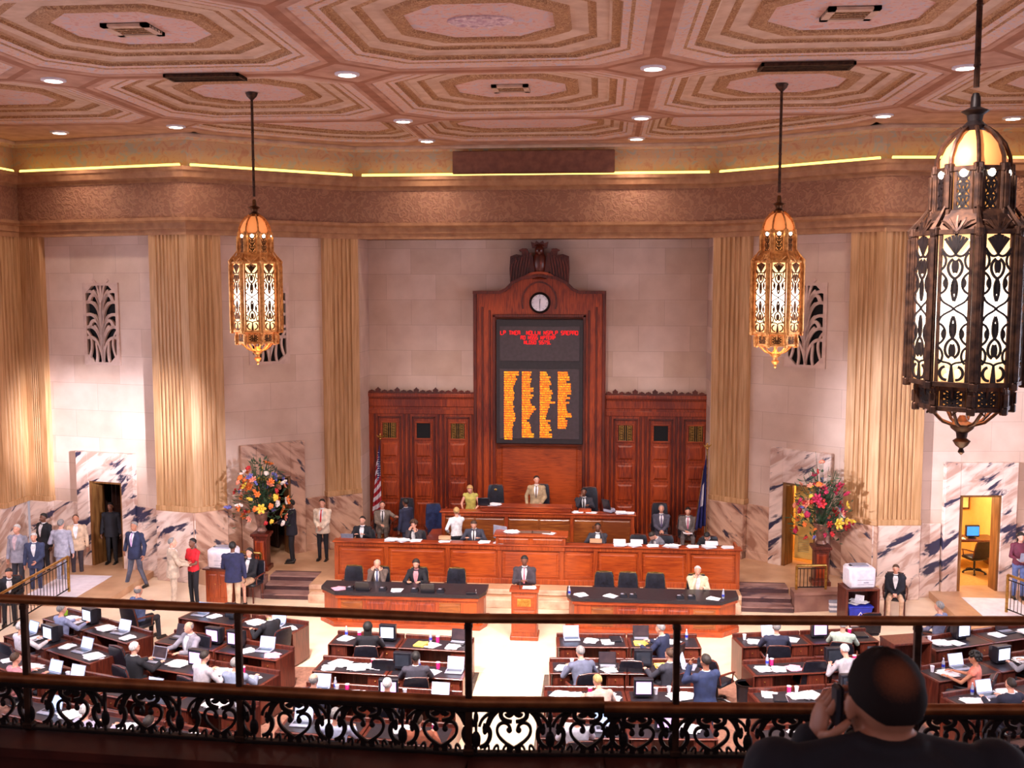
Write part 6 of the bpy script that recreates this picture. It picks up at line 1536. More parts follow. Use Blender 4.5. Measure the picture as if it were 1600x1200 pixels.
# seated members: most are seen from behind
def member(px, py, face, label, **k): return seated(px, py, .02, face, label, **k)
desk = dict(L=(-.20, .42, .86), Rr=(.20, .42, .86))
MEM = []
M_ = [
 (216, 925, -25, 'bald man in a blue shirt seated behind a laptop near the copier', dict(hair=('bald', 'grey'), jacket=False, top=(92, 104, 148), legs=CHAR)),
 (22, 985, -30, 'white haired member in a white shirt at the far left desks', dict(hair=('short', 'white'), jacket=False, top=(236, 226, 236), legs=GREY)),
 (72, 962, -30, 'grey haired member in a pale blue shirt behind the far left railing', dict(hair=('short', 'grey'), jacket=False, top=(150, 156, 196), legs=CHAR)),
 (158, 1014, -30, 'white haired member in a black jacket at the second left desk', dict(hair=('short', 'white'), top=BLK, legs=BLK)),
 (252, 1003, 150, 'bald member in a grey jacket behind a brown laptop facing the gallery', dict(hair=('bald', 'grey'), skin='A', top=(150, 144, 160), legs=CHAR, nod=12)),
 (396, 975, 60, 'dark haired member in a black suit turned sideways at the left desks', dict(hair=('short', 'dark'), top=BLK, legs=BLK, lean=8)),
 (384, 1030, -10, 'broad member in a pale blue grey jacket behind the second rail post', dict(hair=('receding', 'grey'), top=(140, 148, 176), legs=CHAR, belly=.04)),
 (326, 1018, -30, 'member in a pale grey jacket with dark hair at the left centre desks', dict(hair=('short', 'dark'), top=(196, 186, 196), legs=CHAR, lean=10)),
 (60, 1020, -30, 'member in a pink shirt beside the lower left laptops', dict(hair=('short', 'brown'), jacket=False, top=(226, 150, 160), legs=CHAR)),
 (573, 985, 5, 'black haired woman in a black jacket at the front left centre desk', dict(female=True, hair=('long', 'black'), top=BLK, legs=BLK)),
 (655, 1022, 10, 'dark haired member in a charcoal suit at the second left centre row', dict(hair=('short', 'black'), skin='B', top=(66, 62, 76), legs=CHAR, belly=.02)),
 (481, 1075, -12, 'bald grey fringed member at the third left centre row', dict(hair=('bald', 'grey'), top=(92, 92, 120), legs=CHAR)),
 (597, 1082, 0, 'white haired pink faced member just above the middle rail', dict(hair=('receding', 'white'), top=(80, 80, 100), legs=CHAR)),
 (905, 1003, 20, 'grey haired member in a grey blue jacket at the front right centre desk', dict(hair=('short', 'grey'), top=(106, 110, 136), legs=CHAR, lean=14)),
 (932, 1050, 25, 'member in a tan jacket leaning over the second right centre row', dict(hair=('receding', 'blonde'), top=(206, 172, 160), legs=CHAR, lean=18)),
 (1036, 992, 60, 'silver haired member in a navy suit turned left at the front right centre desk', dict(hair=('short', 'grey'), top=NAVY, legs=NAVY, lean=8)),
 (1050, 1034, 40, 'brown haired member in a dark jacket partly behind the fourth rail post', dict(hair=('short', 'brown'), top=(54, 52, 66), legs=CHAR)),
 (1233, 1000, 0, 'grey haired member in a dark suit at the first right desk row', dict(hair=('short', 'grey'), top=(44, 46, 72), legs=CHAR)),
 (1326, 985, -15, 'white haired member in a white green shirt at the first right desk row', dict(hair=('short', 'white'), jacket=False, top=(206, 220, 206), legs=GREY)),
 (1295, 1012, 20, 'white haired member bending low at the second right desk row', dict(hair=('short', 'white'), jacket=False, top=(190, 180, 190), legs=GREY, lean=20)),
 (1533, 1035, 60, 'dark haired woman in a sleeveless coral top at the far right desks', dict(female=True, hair=('curly', 'black'), skin='C', jacket=False, bare=True, top=(246, 140, 120), legs=CHAR)),
 (1586, 1002, 30, 'member in a grey shirt at the right edge of the desks', dict(hair=('short', 'grey'), jacket=False, top=(150, 146, 160), legs=CHAR)),
 (1592, 1078, 20, 'dark haired member in a black suit at the lower right edge', dict(hair=('receding', 'dark'), top=(34, 34, 56), legs=CHAR)),
 (520, 1145, 0, 'member in a pale blue shirt seen through the ironwork left of centre', dict(hair=('short', 'grey'), jacket=False, top=(196, 204, 236), legs=CHAR)),
 (640, 1150, 0, 'member in an orange brown jacket seen through the ironwork', dict(hair=('short', 'brown'), top=(170, 96, 70), legs=CHAR)),
 (240, 1128, -15, 'member in a blue jacket seen through the left ironwork', dict(hair=('short', 'dark'), top=(70, 90, 150), legs=CHAR)),
 (120, 1120, -20, 'member in a lilac shirt seen through the far left ironwork', dict(hair=('short', 'white'), jacket=False, top=(200, 190, 226), legs=CHAR)),
 (905, 1150, 10, 'member in a pale grey shirt seen through the ironwork right of centre', dict(hair=('bald', 'dark'), jacket=False, top=(206, 204, 220), legs=CHAR)),
]
for px, py, f, lab, kw in M_:
    kk = dict(desk); kk.update(kw); member(px, py, f, lab, **kk)
    MEM.append(lab)
stand(1100, 1188, .02, 30, 'tall man in a navy suit standing with both hands raised to his face', hair=('receding', 'dark'), skin='C', top=(40, 52, 92), legs=(40, 50, 86), L=(-.13, .24, 1.50), Rr=(.13, .24, 1.50), height=1.9, belly=.03)
# foreground man on the telephone in the gallery
hp = at(1381, 1094, 7.30)
fgs = 1.166
fg = person((hp.x, hp.y-.03, hp.z-fgs), 4, 'man in a dark suit seen from behind in the gallery, phone at his ear', pose='sit', seat=.47, skin='C', hair=('thin', 'dark'), top=(30, 28, 40), legs=(24, 22, 30), shirt=None, vox=.0075,
            L=(-.135, .07, 1.06), Rr=(.2, .30, .80), curl=.55, turn=6, nod=8, Lh=((.22, -.05, .95), (.9, .1, -.2)), height=1.75, neck=.045, wide=.04)
hm = [k for k in kids(fg) if k.name.startswith('hair')][0]
def thinning():
    m, nt, b = newmat('thinning_dark_hair'); tc = N(nt, 'ShaderNodeTexCoord'); d = N(nt, 'ShaderNodeVectorMath', operation='DISTANCE'); c = Vector(hm.bound_box[0])*.5+Vector(hm.bound_box[6])*.5
    d.inputs[1].default_value = (c.x, c.y-.075, c.z+.055); nt.links.new(tc.outputs['Object'], d.inputs[0])
    n = N(nt, 'ShaderNodeTexNoise'); n.inputs['Scale'].default_value = 60; a = N(nt, 'ShaderNodeMath', operation='MULTIPLY_ADD'); a.inputs[1].default_value = .03; nt.links.new(n.outputs[0], a.inputs[0]); nt.links.new(d.outputs['Value'], a.inputs[2])
    r = ramp(nt, a.outputs[0], [(.045, lin((124, 70, 46))), (.085, lin((34, 24, 24)))]); nt.links.new(r.outputs[0], b.inputs['Base Color']); b.inputs['Roughness'].default_value = .85; b.inputs['Specular IOR Level'].default_value = .2; return m
hm.data.materials.clear(); hm.data.materials.append(thinning())
e = empty('mobile_phone', (fg.location.x-.100, fg.location.y+.03, fg.location.z+1.15), R(10), 'dark mobile phone pressed to the ear of the man in the gallery', 'phone')
m = MB(); m.box((0, 0, 0), (.014, .04, .095), .006); m.build('phone_body', PLASTB, e); m = MB(); m.box((.0075, 0, .012), (.002, .036, .07)); m.build('phone_screen', SCREEND, e)
# ================================================================= members' desks and what lies on them
def desk_pattern():
    e = empty('member_desk')
    m = MB(); m.bx(-.74, .74, -.34, .34, .74, .765, .008); m.build('desktop', WOODM, e)
    m = MB(); m.bx(-.68, .68, -.30, .24, .765, .769); m.build('writing_surface', BLACKTOP, e)
    m = MB(); m.bx(-.74, .74, .28, .34, .76, .84, .01); m.build('front_ledge', WOODM, e)
    m = MB(); m.bx(-.70, .70, .27, .31, .02, .75); raised(m, -.66, -.05, .12, .66, .27, .01, .03)
    m.build('front_board', WOODM, e)
    for sx in (-1, 1):
        m = MB(); m.bx(sx*.73-.02, sx*.73+.01, -.32, .33, .02, .75, .005); m.build('side_panel', WOODM, e)
        m = MB(); m.bx(sx*.52-.17, sx*.52+.17, -.28, .26, .06, .74); m.build('pedestal', WOODM, e)
        for q in range(3):
            z0 = .10+q*.21; m = MB(); m.bx(sx*.52-.15, sx*.52+.15, -.30, -.27, z0, z0+.19, .006); d = m.build('drawer', WOODM, e)
            m = MB(); m.ell((sx*.52, -.315, z0+.1), (.014, .014, .014), 7, 5); m.build('knob', BRASS, d)
    return tree_of(e)
DESK = desk_pattern(); uD = []; DK = []
# pattern things for the clutter
def laptop_pattern(scr, case, back=False):
    e = empty('laptop'); m = MB(); m.box((0, 0, .012), (.34, .24, .022), .006); m.build('base', case, e)
    m = MB(); m.box((0, .02, .0245), (.29, .11, .004), .001); m.build('keyboard', PLASTB if case is not PLASTB else PLASTG, e)
    m = MB(); m.M = Matrix.Translation((0, .115, .02)) @ Matrix.Rotation(R(-18), 4, 'X'); m.bx(-.17, .17, 0, .012, 0, .235, .004); l = m.build('lid', case, e)
    m = MB(); m.M = Matrix.Translation((0, .115, .02)) @ Matrix.Rotation(R(-18), 4, 'X'); m.bx(-.155, .155, -.002, .001, .015, .222); m.build('screen', scr, l)
    return tree_of(e)
LAP = {'blue': laptop_pattern(SCREEN, PLASTG), 'white': laptop_pattern(SCREENW, PLASTG), 'dark': laptop_pattern(SCREEND, PLASTB), 'brown': laptop_pattern(SCREEND, PLASTG)}
def crt_pattern(scr):
    e = empty('desk_monitor'); m = MB()
    m.loft([[(x*.17, -.12, .06+z*.30) for x, z in ((-1, 0), (1, 0), (1, 1), (-1, 1))], [(x*.18, -.10, .05+z*.32) for x, z in ((-1, 0), (1, 0), (1, 1), (-1, 1))], [(x*.17, .02, .06+z*.30) for x, z in ((-1, 0), (1, 0), (1, 1), (-1, 1))], [(x*.10, .18, .10+z*.20) for x, z in ((-1, 0), (1, 0), (1, 1), (-1, 1))]])
    m.build('casing', PLASTB, e); m = MB(); m.bx(-.135, .135, -.126, -.119, .10, .32); m.build('screen', scr, e); m = MB(); m.box((0, .02, .03), (.22, .2, .05), .01); m.build('stand', PLASTB, e)
    return tree_of(e)
CRT = {'lilac': crt_pattern(SCREENP), 'white': crt_pattern(SCREENW), 'off': crt_pattern(pm('off_screen', (58, 62, 74), (46, 50, 60), 6, .2))}
def sheets(n, sp, mat, seed):
    rd = random.Random(seed); m = MB()
    for k in range(n): m.box((rd.uniform(-sp, sp), rd.uniform(-sp*.5, sp*.5), .003+.0045*k), (.215, .28, .004), 0, rd.uniform(-.5, .5))
    return tree_of(m.build('paper_sheets', mat))
PAP = {'w1': sheets(5, .03, PAPER, 1), 'w2': sheets(9, .09, PAPER, 2), 'w3': sheets(3, .05, PAPER, 3), 'y': sheets(4, .04, PAPERY, 4), 'p': sheets(4, .05, PAPERP, 5)}
def small(nm, parts): 
    e = empty(nm)
    for pn, fn, mt in parts: m = MB(); fn(m); m.build(pn, mt, e, True)
    return tree_of(e)
BOT = small('water_bottle', [('bottle_body', lambda m: m.lathe([(.028, 0), (.032, .01), (.031, .12), (.026, .16), (.012, .19), (.012, .205)], 12), CLEAR), ('cap', lambda m: m.lathe([(.014, .203), (.014, .225), (.01, .227)], 10), PLASTW), ('paper_band', lambda m: m.lathe([(.033, .05), (.033, .10), (.030, .10)], 12), BLUEP)])
CUP = small('paper_cup', [('cup_body', lambda m: m.lathe([(.028, 0), (.040, .11), (.036, .11), (.026, .01)], 14), PLASTW), ('lid', lambda m: m.lathe([(.042, .108), (.042, .118), (.03, .122)], 14), PLASTW)])
MUG = small('magenta_cup', [('cup_body', lambda m: m.lathe([(.036, 0), (.04, .12), (.036, .12), (.03, .01)], 14), MAG), ('lid', lambda m: m.lathe([(.042, .118), (.042, .13), (.02, .134)], 14), PLASTW)])
PHN = small('desk_telephone', [('phone_base', lambda m: (m.box((0, 0, .0), (.17, .18, .012)), m.loft([[(-.09, -.1, .004), (.09, -.1, .004), (.09, .1, .004), (-.09, .1, .004)], [(-.085, -.095, .03), (.085, -.095, .03), (.085, .09, .075), (-.085, .09, .075)]])), PLASTB), ('handset', lambda m: (m.cap((-.055, -.07, .07), (-.055, .08, .10), .018, .018, 8), m.ell((-.055, -.075, .06), (.026, .026, .02), 8, 5), m.ell((-.055, .085, .09), (.026, .026, .02), 8, 5)), PLASTB), ('key_pad', lambda m: m.box((.03, -.01, .058), (.07, .09, .008), .002), PLASTG)])
TIN = small('lime_green_cup', [('cup_body', lambda m: m.lathe([(.04, 0), (.045, .1), (.04, .1), (.035, .01)], 12), GREENP), ('straw', lambda m: m.cyl((0, 0, .02), (.02, 0, .18), .004, n=6), PLASTW)])
BOOK = small('ring_binder', [('covers', lambda m: m.box((0, 0, .02), (.24, .30, .035), .004), PLASTB), ('pages', lambda m: m.box((.006, 0, .02), (.235, .29, .025), .0), PAPER)])
KIND = {'L': ('laptop', LAP), 'M': ('monitor', CRT), 'P': ('papers', PAP), 'b': ('bottle', BOT), 'c': ('cup', CUP), 'm': ('cup', MUG), 't': ('telephone', PHN), 'g': ('cup', TIN), 'k': ('binder', BOOK)}
USED = {}
WORDS = {('L', 'blue'): 'grey laptop with pale blue screen', ('L', 'white'): 'grey laptop with white screen', ('L', 'dark'): 'open black laptop', ('L', 'brown'): 'grey laptop with dark screen',
         ('M', 'lilac'): 'black desk monitor with lilac screen', ('M', 'white'): 'black desk monitor with white screen', ('M', 'off'): 'black desk monitor, switched off',
         ('P', 'w1'): 'neat white papers', ('P', 'w2'): 'spread white papers', ('P', 'w3'): 'few white sheets', ('P', 'y'): 'yellow papers', ('P', 'p'): 'pink papers',
         'b': 'clear water bottle', 'c': 'white cup', 'm': 'magenta cup', 't': 'black desk telephone', 'g': 'lime green cup', 'k': 'black ring binder'}
GRP = {'L': 'laptops of the chamber', 'M': 'desk monitors of the members', 'P': 'papers on the desks and tables', 'b': 'water bottles', 'c': 'white cups', 'm': 'magenta cups', 't': 'desk telephones', 'g': 'lime green cups', 'k': 'ring binders'}
SEEN = {}
def item(code, var, loc, rz, where_):
    cat, pat = KIND[code]; t = pat[var] if isinstance(pat, dict) else pat; u = USED.setdefault((code, var), [])
    lab = WORDS[(code, var)] if (code, var) in WORDS else WORDS[code]
    lab = lab+' '+where_; n_ = SEEN.get(lab, 0); SEEN[lab] = n_+1
    return place(t, u, loc, rz, lab, cat, GRP[code])
def row(px, py, rot, n, block, rname, specs, step=1.52):
    """n desks side by side; the first stands at the surveyed point, the others follow outwards from the aisle"""
    p = at(px, py, .765); a = R(rot); ax = Vector((math.cos(a), math.sin(a), 0)); ay = Vector((-math.sin(a), math.cos(a), 0))
    for k in range(n):
        sg = 1 if step > 0 else -1; c = Vector((p.x, p.y, .02))+ax*(step*k)
        nm = {1: '', 2: ('aisle desk', 'outer desk')[k] if n == 2 else '', 3: ('aisle desk', 'middle desk', 'outer desk')[k] if n == 3 else ''}[n]
        wh = '%s, %s, %s' % (nm, rname, block)
        DK.append((c, a)); place(DESK, uD, c, a, 'dark walnut member desk, '+wh, 'desk', 'member desks of the chamber')
        for (cd_, vr, x, y, r_) in specs[k]:
            w = c+ax*x+ay*y; side = 'left on ' if x < -.2 else 'right on ' if x > .2 else 'mid '
            item(cd_, vr, (w.x, w.y, .7895), a+R(r_), side+wh)
fr, sr, tr_, lr, br = 'front row', 'second row', 'third row', 'fourth row', 'fifth row'
FLB, LB, LC, RC, RB, FRB = 'far left block', 'left block', 'left centre block', 'right centre block', 'right block', 'far right block'
def X(s_):
    """compact list: code[variant]@x,y,rot"""
    out = []
    for w in s_.split():
        h_, q = w.split('@'); v = q.split(','); out.append((h_[0], h_[1:] or None, float(v[0]), float(v[1]), float(v[2]) if len(v) > 2 else random.uniform(-20, 20)))
    return out
row(185, 990, -28, 2, FLB, fr, [X('Pw2@-.42,-.02 Lwhite@.05,.0,8 Pw1@.48,-.12 b@-.1,.2'), X('Mwhite@.5,.06,0 Pw2@-.1,-.05 g@-.5,.1 Pw3@.15,-.1')], -1.52)
row(128, 1020, -28, 2, FLB, sr, [X('Pw1@-.48,.0 Lblue@-.02,.0,5 Pw2@.48,-.08'), X('Mwhite@.45,.05,0 Pw1@.05,-.08 Lblue@-.4,0,0')], -1.52)
row(72, 1054, -28, 2, FLB, tr_, [X('Pw2@-.48,-.02 Lblue@.15,-.02,8 c@.55,.1'), X('Pw1@.3,0')], -1.52)
row(425, 978, -16, 2, LB, fr, [X('Lblue@.1,.02,10 Pw2@-.4,-.05 g@-.15,.1 Pw3@.52,-.1'), X('Pw1@0,0 Moff@.5,.05,0 Lblue@-.4,0,0')], -1.52)
row(398, 1018, -16, 2, LB, sr, [X('Lblue@.2,.05,8 Pw3@-.1,-.1 Pp@.52,-.15 Mlilac@-.46,.05,0'), X('Ldark@-.42,.05,0 Pw2@.1,-.05 Mlilac@.52,.05,0')], -1.52)
row(372, 1056, -16, 2, LB, tr_, [X('Pw2@-.35,-.05 m@.05,.1 Pw1@.4,-.1'), X('Lbrown@-.45,.0,0 Pw2@.1,.0 b@.42,.12 Mlilac@.56,.08,0')], -1.52)
row(335, 1104, -16, 3, LB, lr, [X('Pw2@0,0 c@.4,.1'), X('Lblue@.1,0,0 m@.45,.1 Pw1@-.4,0'), X('Lwhite@-.2,0,0 Pw2@.4,0')], -1.52)
row(300, 1158, -16, 3, LB, br, [X('Pw2@0,0'), X('Pw1@.2,0 c@-.3,0'), X('Lblue@0,0,0 Pw2@.45,0')], -1.52)
row(682, 1008, -4, 2, LC, fr, [X('Ldark@.42,.12,-4 Pw1@.38,-.16 Py@-.3,-.08 m@.0,.12 b@-.15,.1 Pw3@-.05,-.12'), X('Mwhite@.46,.05,0 Pw2@.1,-.08 g@-.05,.14 m@-.2,.12 Pw3@-.45,.0 b@-.5,.16')], -1.5)
row(670, 1050, -4, 2, LC, sr, [X('Lwhite@.5,.02,0 Moff@-.5,.0,0 b@-.22,.1 m@.15,.15 Pw3@.1,-.1'), X('Pw2@-.3,.05 Pw2@.1,-.1 Pw1@-.45,-.18 m@.35,.12 Pw2@.45,.02')], -1.5)
row(655, 1094, -4, 2, LC, tr_, [X('Lwhite@.35,.05,0 c@-.3,.12 Pw3@.0,-.05 Mlilac@-.56,.0,10'), X('Lblue@-.42,.12,0 Pw2@.3,-.05 c@-.08,.12 m@.1,.16 b@-.14,.2')], -1.5)
row(640, 1146, -4, 2, LC, lr, [X('Pw2@-.1,0 m@.4,.1'), X('Pw2@.1,0 Lwhite@-.4,0,0')], -1.5)
row(925, 1004, 4, 2, RC, fr, [X('Lblue@-.42,.12,4 Pw1@-.02,.0 Pw3@.35,-.05 k@.5,.1'), X('Py@-.5,-.1 Pw3@-.1,-.05 Ldark@-.45,.14,0 Pw1@.2,-.06 b@.5,.15')], 1.5)
row(918, 1044, 4, 2, RC, sr, [X('c@-.3,.12 Pw1@-.48,-.1 Ldark@.4,.0,0 Pw1@.42,-.18 Pw3@.05,-.1'), X('Moff@-.42,.05,0 Py@-.05,.05 Pw1@-.02,-.14 b@.35,.12 Lwhite@.5,.0,70')], 1.5)
row(914, 1090, 4, 2, RC, tr_, [X('Pw2@-.42,-.02 Pw2@-.2,-.08 Pw1@.42,.02 Pw1@.5,-.14 m@.1,.1'), X('Mlilac@-.45,.0,0 Pw2@.2,-.04 c@-.2,.12 Pw1@.35,.04 c@.05,.2')], 1.5)
row(908, 1142, 4, 2, RC, lr, [X('Pw2@-.2,0 c@.3,.1 Lblue@.4,0,0'), X('Mlilac@-.1,.0,0 Pw2@.3,0')], 1.5)
row(1205, 1002, 12, 2, RB, fr, [X('Lwhite@.05,.1,8 Pw1@-.4,-.08 Pw3@.45,-.05 c@-.55,.1'), X('Mlilac@-.45,.05,0 Pw1@.1,-.1 m@.3,.15 k@.5,.05')], 1.5)
row(1226, 1045, 12, 2, RB, sr, [X('Pw1@-.45,-.05 Pw1@-.15,-.1 Pp@.15,-.08 b@-.3,.15 m@-.2,.17'), X('Moff@-.5,.05,0 Pp@-.05,-.12 Pw2@.3,-.05 Ldark@.5,.1,0 m@.0,.15')], 1.5)
row(1240, 1090, 12, 2, RB, tr_, [X('k@-.3,-.1 Pw1@.05,-.02 Pw2@.3,-.05 m@-.02,.17 c@.12,.16 Pw3@-.4,.1'), X('Moff@-.45,.05,0 Pw2@.05,-.05 Py@.3,.0 c@-.12,-.15')], 1.5)
row(1252, 1150, 12, 2, RB, lr, [X('Pw2@0,0 m@.3,.1'), X('Pw1@0,0')], 1.5)
row(1490, 1004, 24, 2, FRB, fr, [X('Mwhite@.25,.1,0 Pw2@-.35,-.05 Pw1@-.05,-.12 c@-.5,.15'), X('Ldark@.0,.1,0 Pw1@-.35,0 Pw2@.4,-.1')], 1.5)
row(1496, 1050, 24, 2, FRB, sr, [X('Pw2@-.3,-.1 Lwhite@.15,.08,-4 c@-.5,.12 b@-.2,.16'), X('Mwhite@-.4,.08,0 Pw2@.1,-.05 m@-.15,.2')], 1.5)
row(1542, 1092, 24, 2, FRB, tr_, [X('Pw1@-.42,-.05 Pw1@-.2,-.14 Lwhite@.1,.05,-4 Pw2@.48,.0 b@-.15,.2'), X('Pw1@0,0')], 1.5)
# members sit at the desk they are nearest to
TAKEN = []
def snap(rt, loc, f, labl):
    best = None
    for (c, a) in DK:
        d = Vector((loc[0]-c.x, loc[1]-c.y)); x = d.x*math.cos(a)+d.y*math.sin(a); y = -d.x*math.sin(a)+d.y*math.cos(a)
        rel = (f-math.degrees(a)+180) % 360-180; ty = -.60 if abs(rel) < 110 else .80
        nx = max(-.42, min(.42, x)); dd = math.hypot(nx-x, ty-y); px_ = c.x+nx*math.cos(a)-ty*math.sin(a); py_ = c.y+nx*math.sin(a)+ty*math.cos(a)
        if any(math.hypot(px_-q[0], py_-q[1]) < .72 for q in TAKEN): dd += 2
        if best is None or dd < best[0]: best = (dd, c, a, nx, ty)
    dd, c, a, nx, ty = best
    if dd < 1.3: rt.location.x = c.x+nx*math.cos(a)-ty*math.sin(a); rt.location.y = c.y+nx*math.sin(a)+ty*math.cos(a)
    TAKEN.append((rt.location.x, rt.location.y)); return (rt.location.x, rt.location.y, rt.location.z)
SIT = [(r_, snap(r_, l_, f_, n_) if n_ in MEM and not n_.startswith('bald man in a blue shirt') else l_, f_, n_) for (r_, l_, f_, n_) in SIT]
# chairs under the members
for (rt, loc, f, lab) in SIT:
    if lab in MEM:
        kz = lab.replace('member', '').split(' seated')[0].split(' at ')[0].split(' turned')[0].strip()
        lb = 'black leather chair under the '+lab
        w_ = lb.split(); lb = ' '.join(w_[:16])
        ch(LOW, uL, Vector((loc[0], loc[1], .02)), f, lb, 'member chairs')
# empty member chairs that show between the desks
for px, py, f, lb in ((605, 1060, 0, 'in the left centre block between two desks'), (985, 1062, 0, 'in the right centre block between two desks'), (1262, 1062, 12, 'near the waste bin at the right block'), (1120, 1062, -40, 'at the aisle edge of the right centre block'), (205, 1040, -28, 'left of the bald man with the brown laptop'), (1290, 1105, 12, 'below the third row of the right block'), (1350, 985, 12, 'under the white haired man in the white green shirt')):
    p = at(px, py, .5); ch(LOW, uL, Vector((p.x, p.y, .02)), f, 'empty black leather chair '+lb, 'member chairs')
# tall cabinet at the head of the far right block
p = at(1412, 1085, 0); cb2 = empty('open_cabinet', (p.x, p.y, .02), R(16), 'tall dark wooden cabinet with an open top compartment beside the far right desks', 'cabinet')
m = MB()
m.bx(-.42, -.38, -.25, .25, 0, 1.12, .004); m.bx(.38, .42, -.25, .25, 0, 1.12, .004); m.bx(-.42, .42, -.27, .27, 1.10, 1.14, .006); m.bx(-.4, .4, .2, .24, 0, 1.1); m.bx(-.4, .4, -.24, .24, .60, .63); m.bx(-.4, .4, -.24, .24, .03, .06)
m.build('cabinet_body', WOODM, cb2)
for sx in (-1, 1):
    m = MB(); raised(m, sx*.19-.18, sx*.19+.18, .08, .59, -.24, .012, .04); d = m.build('door', WOODM, cb2); m = MB(); m.ell((sx*.04, -.27, .36), (.014,)*3, 7, 5); m.build('knob', BRASS, d)
# clutter of the pit tables
def on(px, py, z): p = at(px, py, z); return (p.x, max(p.y, 23.93), z)
for code, var, px, py, r_, wh in (('P', 'p', 528, 922, 10, 'at the left end of the left pit table'), ('t', None, 543, 926, 180, 'near the left end of the left pit table'), ('L', 'dark', 566, 924, 180, 'left of the bald man at the pit table'), ('t', None, 592, 931, 180, 'before the bald man at the pit table'),
        ('P', 'w3', 617, 929, 20, 'between the two people at the left pit table'), ('t', None, 643, 932, 180, 'before the dark haired woman at the pit table'), ('L', 'dark', 666, 930, 180, 'of the dark haired woman at the pit table'), ('t', None, 684, 934, 180, 'right of the dark haired woman at the pit table'), ('k', None, 735, 928, 8, 'at the right end of the left pit table'),
        ('b', None, 889, 934, 0, 'at the left end of the right pit table'), ('P', 'w1', 908, 936, 30, 'near the left end of the right pit table'), ('P', 'w3', 955, 936, 70, 'before the first empty chair of the right pit table'), ('t', None, 975, 941, 180, 'left of the pair on the right pit table'), ('t', None, 990, 941, 180, 'right of the pair on the right pit table'),
        ('t', None, 1065, 943, 180, 'left before the man in the cream jacket'), ('t', None, 1083, 943, 180, 'right before the man in the cream jacket'), ('P', 'w3', 1116, 937, 80, 'right of the man in the cream jacket'), ('b', None, 1130, 935, 0, 'at the right end of the right pit table')):
    item(code, var, on(px, py, .862), R(r_), wh)
# clerk bench ledge: papers, name plates, screens
zl = zt+.002
for code, var, px, py, r_, wh in (('P', 'w2', 612, 845, 0, 'at left on the clerk bench'), ('P', 'w2', 630, 845, 40, 'before the walking man on the clerk bench'), ('P', 'w1', 650, 845, 90, 'before the woman clerk on the clerk bench'), ('P', 'w1', 694, 848, 90, 'below the woman in the white blouse on the clerk bench'), ('P', 'w1', 756, 849, 90, 'before the white shirted clerk on the clerk bench'), ('P', 'w3', 781, 849, 80, 'left of the centre box on the clerk bench'),
        ('P', 'w2', 970, 852, 0, 'right of the clerk with the phone on the clerk bench'), ('P', 'w2', 992, 852, 30, 'on the right half of the clerk bench'), ('P', 'w1', 1020, 853, 90, 'left before the bending clerk on the clerk bench'), ('P', 'w2', 1050, 853, 80, 'right before the bending clerk on the clerk bench'), ('P', 'w1', 1082, 853, 90, 'left before the stooping clerk on the clerk bench'), ('P', 'w2', 1108, 853, 20, 'before the stooping clerk on the clerk bench'), ('P', 'w1', 1136, 854, 90, 'at the right end of the clerk bench')):
    q = at(px, py, zl); item(code, var, (q.x, CY+.13, zl), R(90 if var != 'w2' else r_+80), wh)
for px, wh in ((968, 'white carton box on the clerk bench right of the clerk with a phone'), (995, 'white carton box in the middle of the right half of the clerk bench'), (695, 'tan name plate block on the clerk bench below the woman in white'), (931, 'grey name plate on the clerk bench before the clerk with a phone'), (1112, 'white carton box before the stooping clerk')):
    q = aty(px, 845, CY+.2); m = MB(); m.box((0, 0, .045), (.32, .14, .09), .006); o = m.build('carton_box' if 'carton' in wh else 'name_plate', PAPER if 'carton' in wh else DAISM); o.location = (q.x, CY+.2, zl+.045); tag(o, wh, 'box' if 'carton' in wh else 'name plate')
q = aty(545, 832, CY+.65); item('L', 'blue', (q.x, CY+.62, zt-.158), R(180), 'at the left end of the clerk bench')
tv = empty('flat_monitor', (aty(782, 825, CY+.7).x, CY+.62, zt-.158), R(150), 'thin grey monitor turned sideways left of the centre box', 'monitor')
m = MB(); m.bx(-.22, .22, -.02, .02, .14, .50, .01); m.build('casing', PLASTG, tv); m = MB(); m.bx(-.2, .2, -.024, -.018, .16, .48); m.build('screen', SCREEND, tv); m = MB(); m.cyl((0, .02, 0), (0, .02, .2), .02); m.lathe([(.1, 0), (.1, .015), (.02, .03)], 12); m.build('stand', PLASTG, tv)
zc = zt+.252
for px, r_, v, wh in ((800, 20, 'w2', 'at the left of the raised centre box'), (859, 80, 'w3', 'at the right of the raised centre box')): q = at(px, 832, zc); item('P', v, (q.x, CY+.25, zc), R(r_), wh)
m = MB(); m.box((0, 0, .02), (.24, .3, .04), .004); 
for px, wh in ((818, 'brown flat folder at left on the raised centre box'), (846, 'brown flat folder at right on the raised centre box')):
    q = at(px, 832, zc); m = MB(); m.box((0, 0, .012), (.5, .22, .022), .004); o = m.build('folder', GREYF := pm('brown_folder', (120, 90, 78), (100, 74, 64), 8, .6)) if px == 818 else m.build('folder', GREYF); o.location = (q.x, CY+.3, zc+.002); tag(o, wh, 'folder')
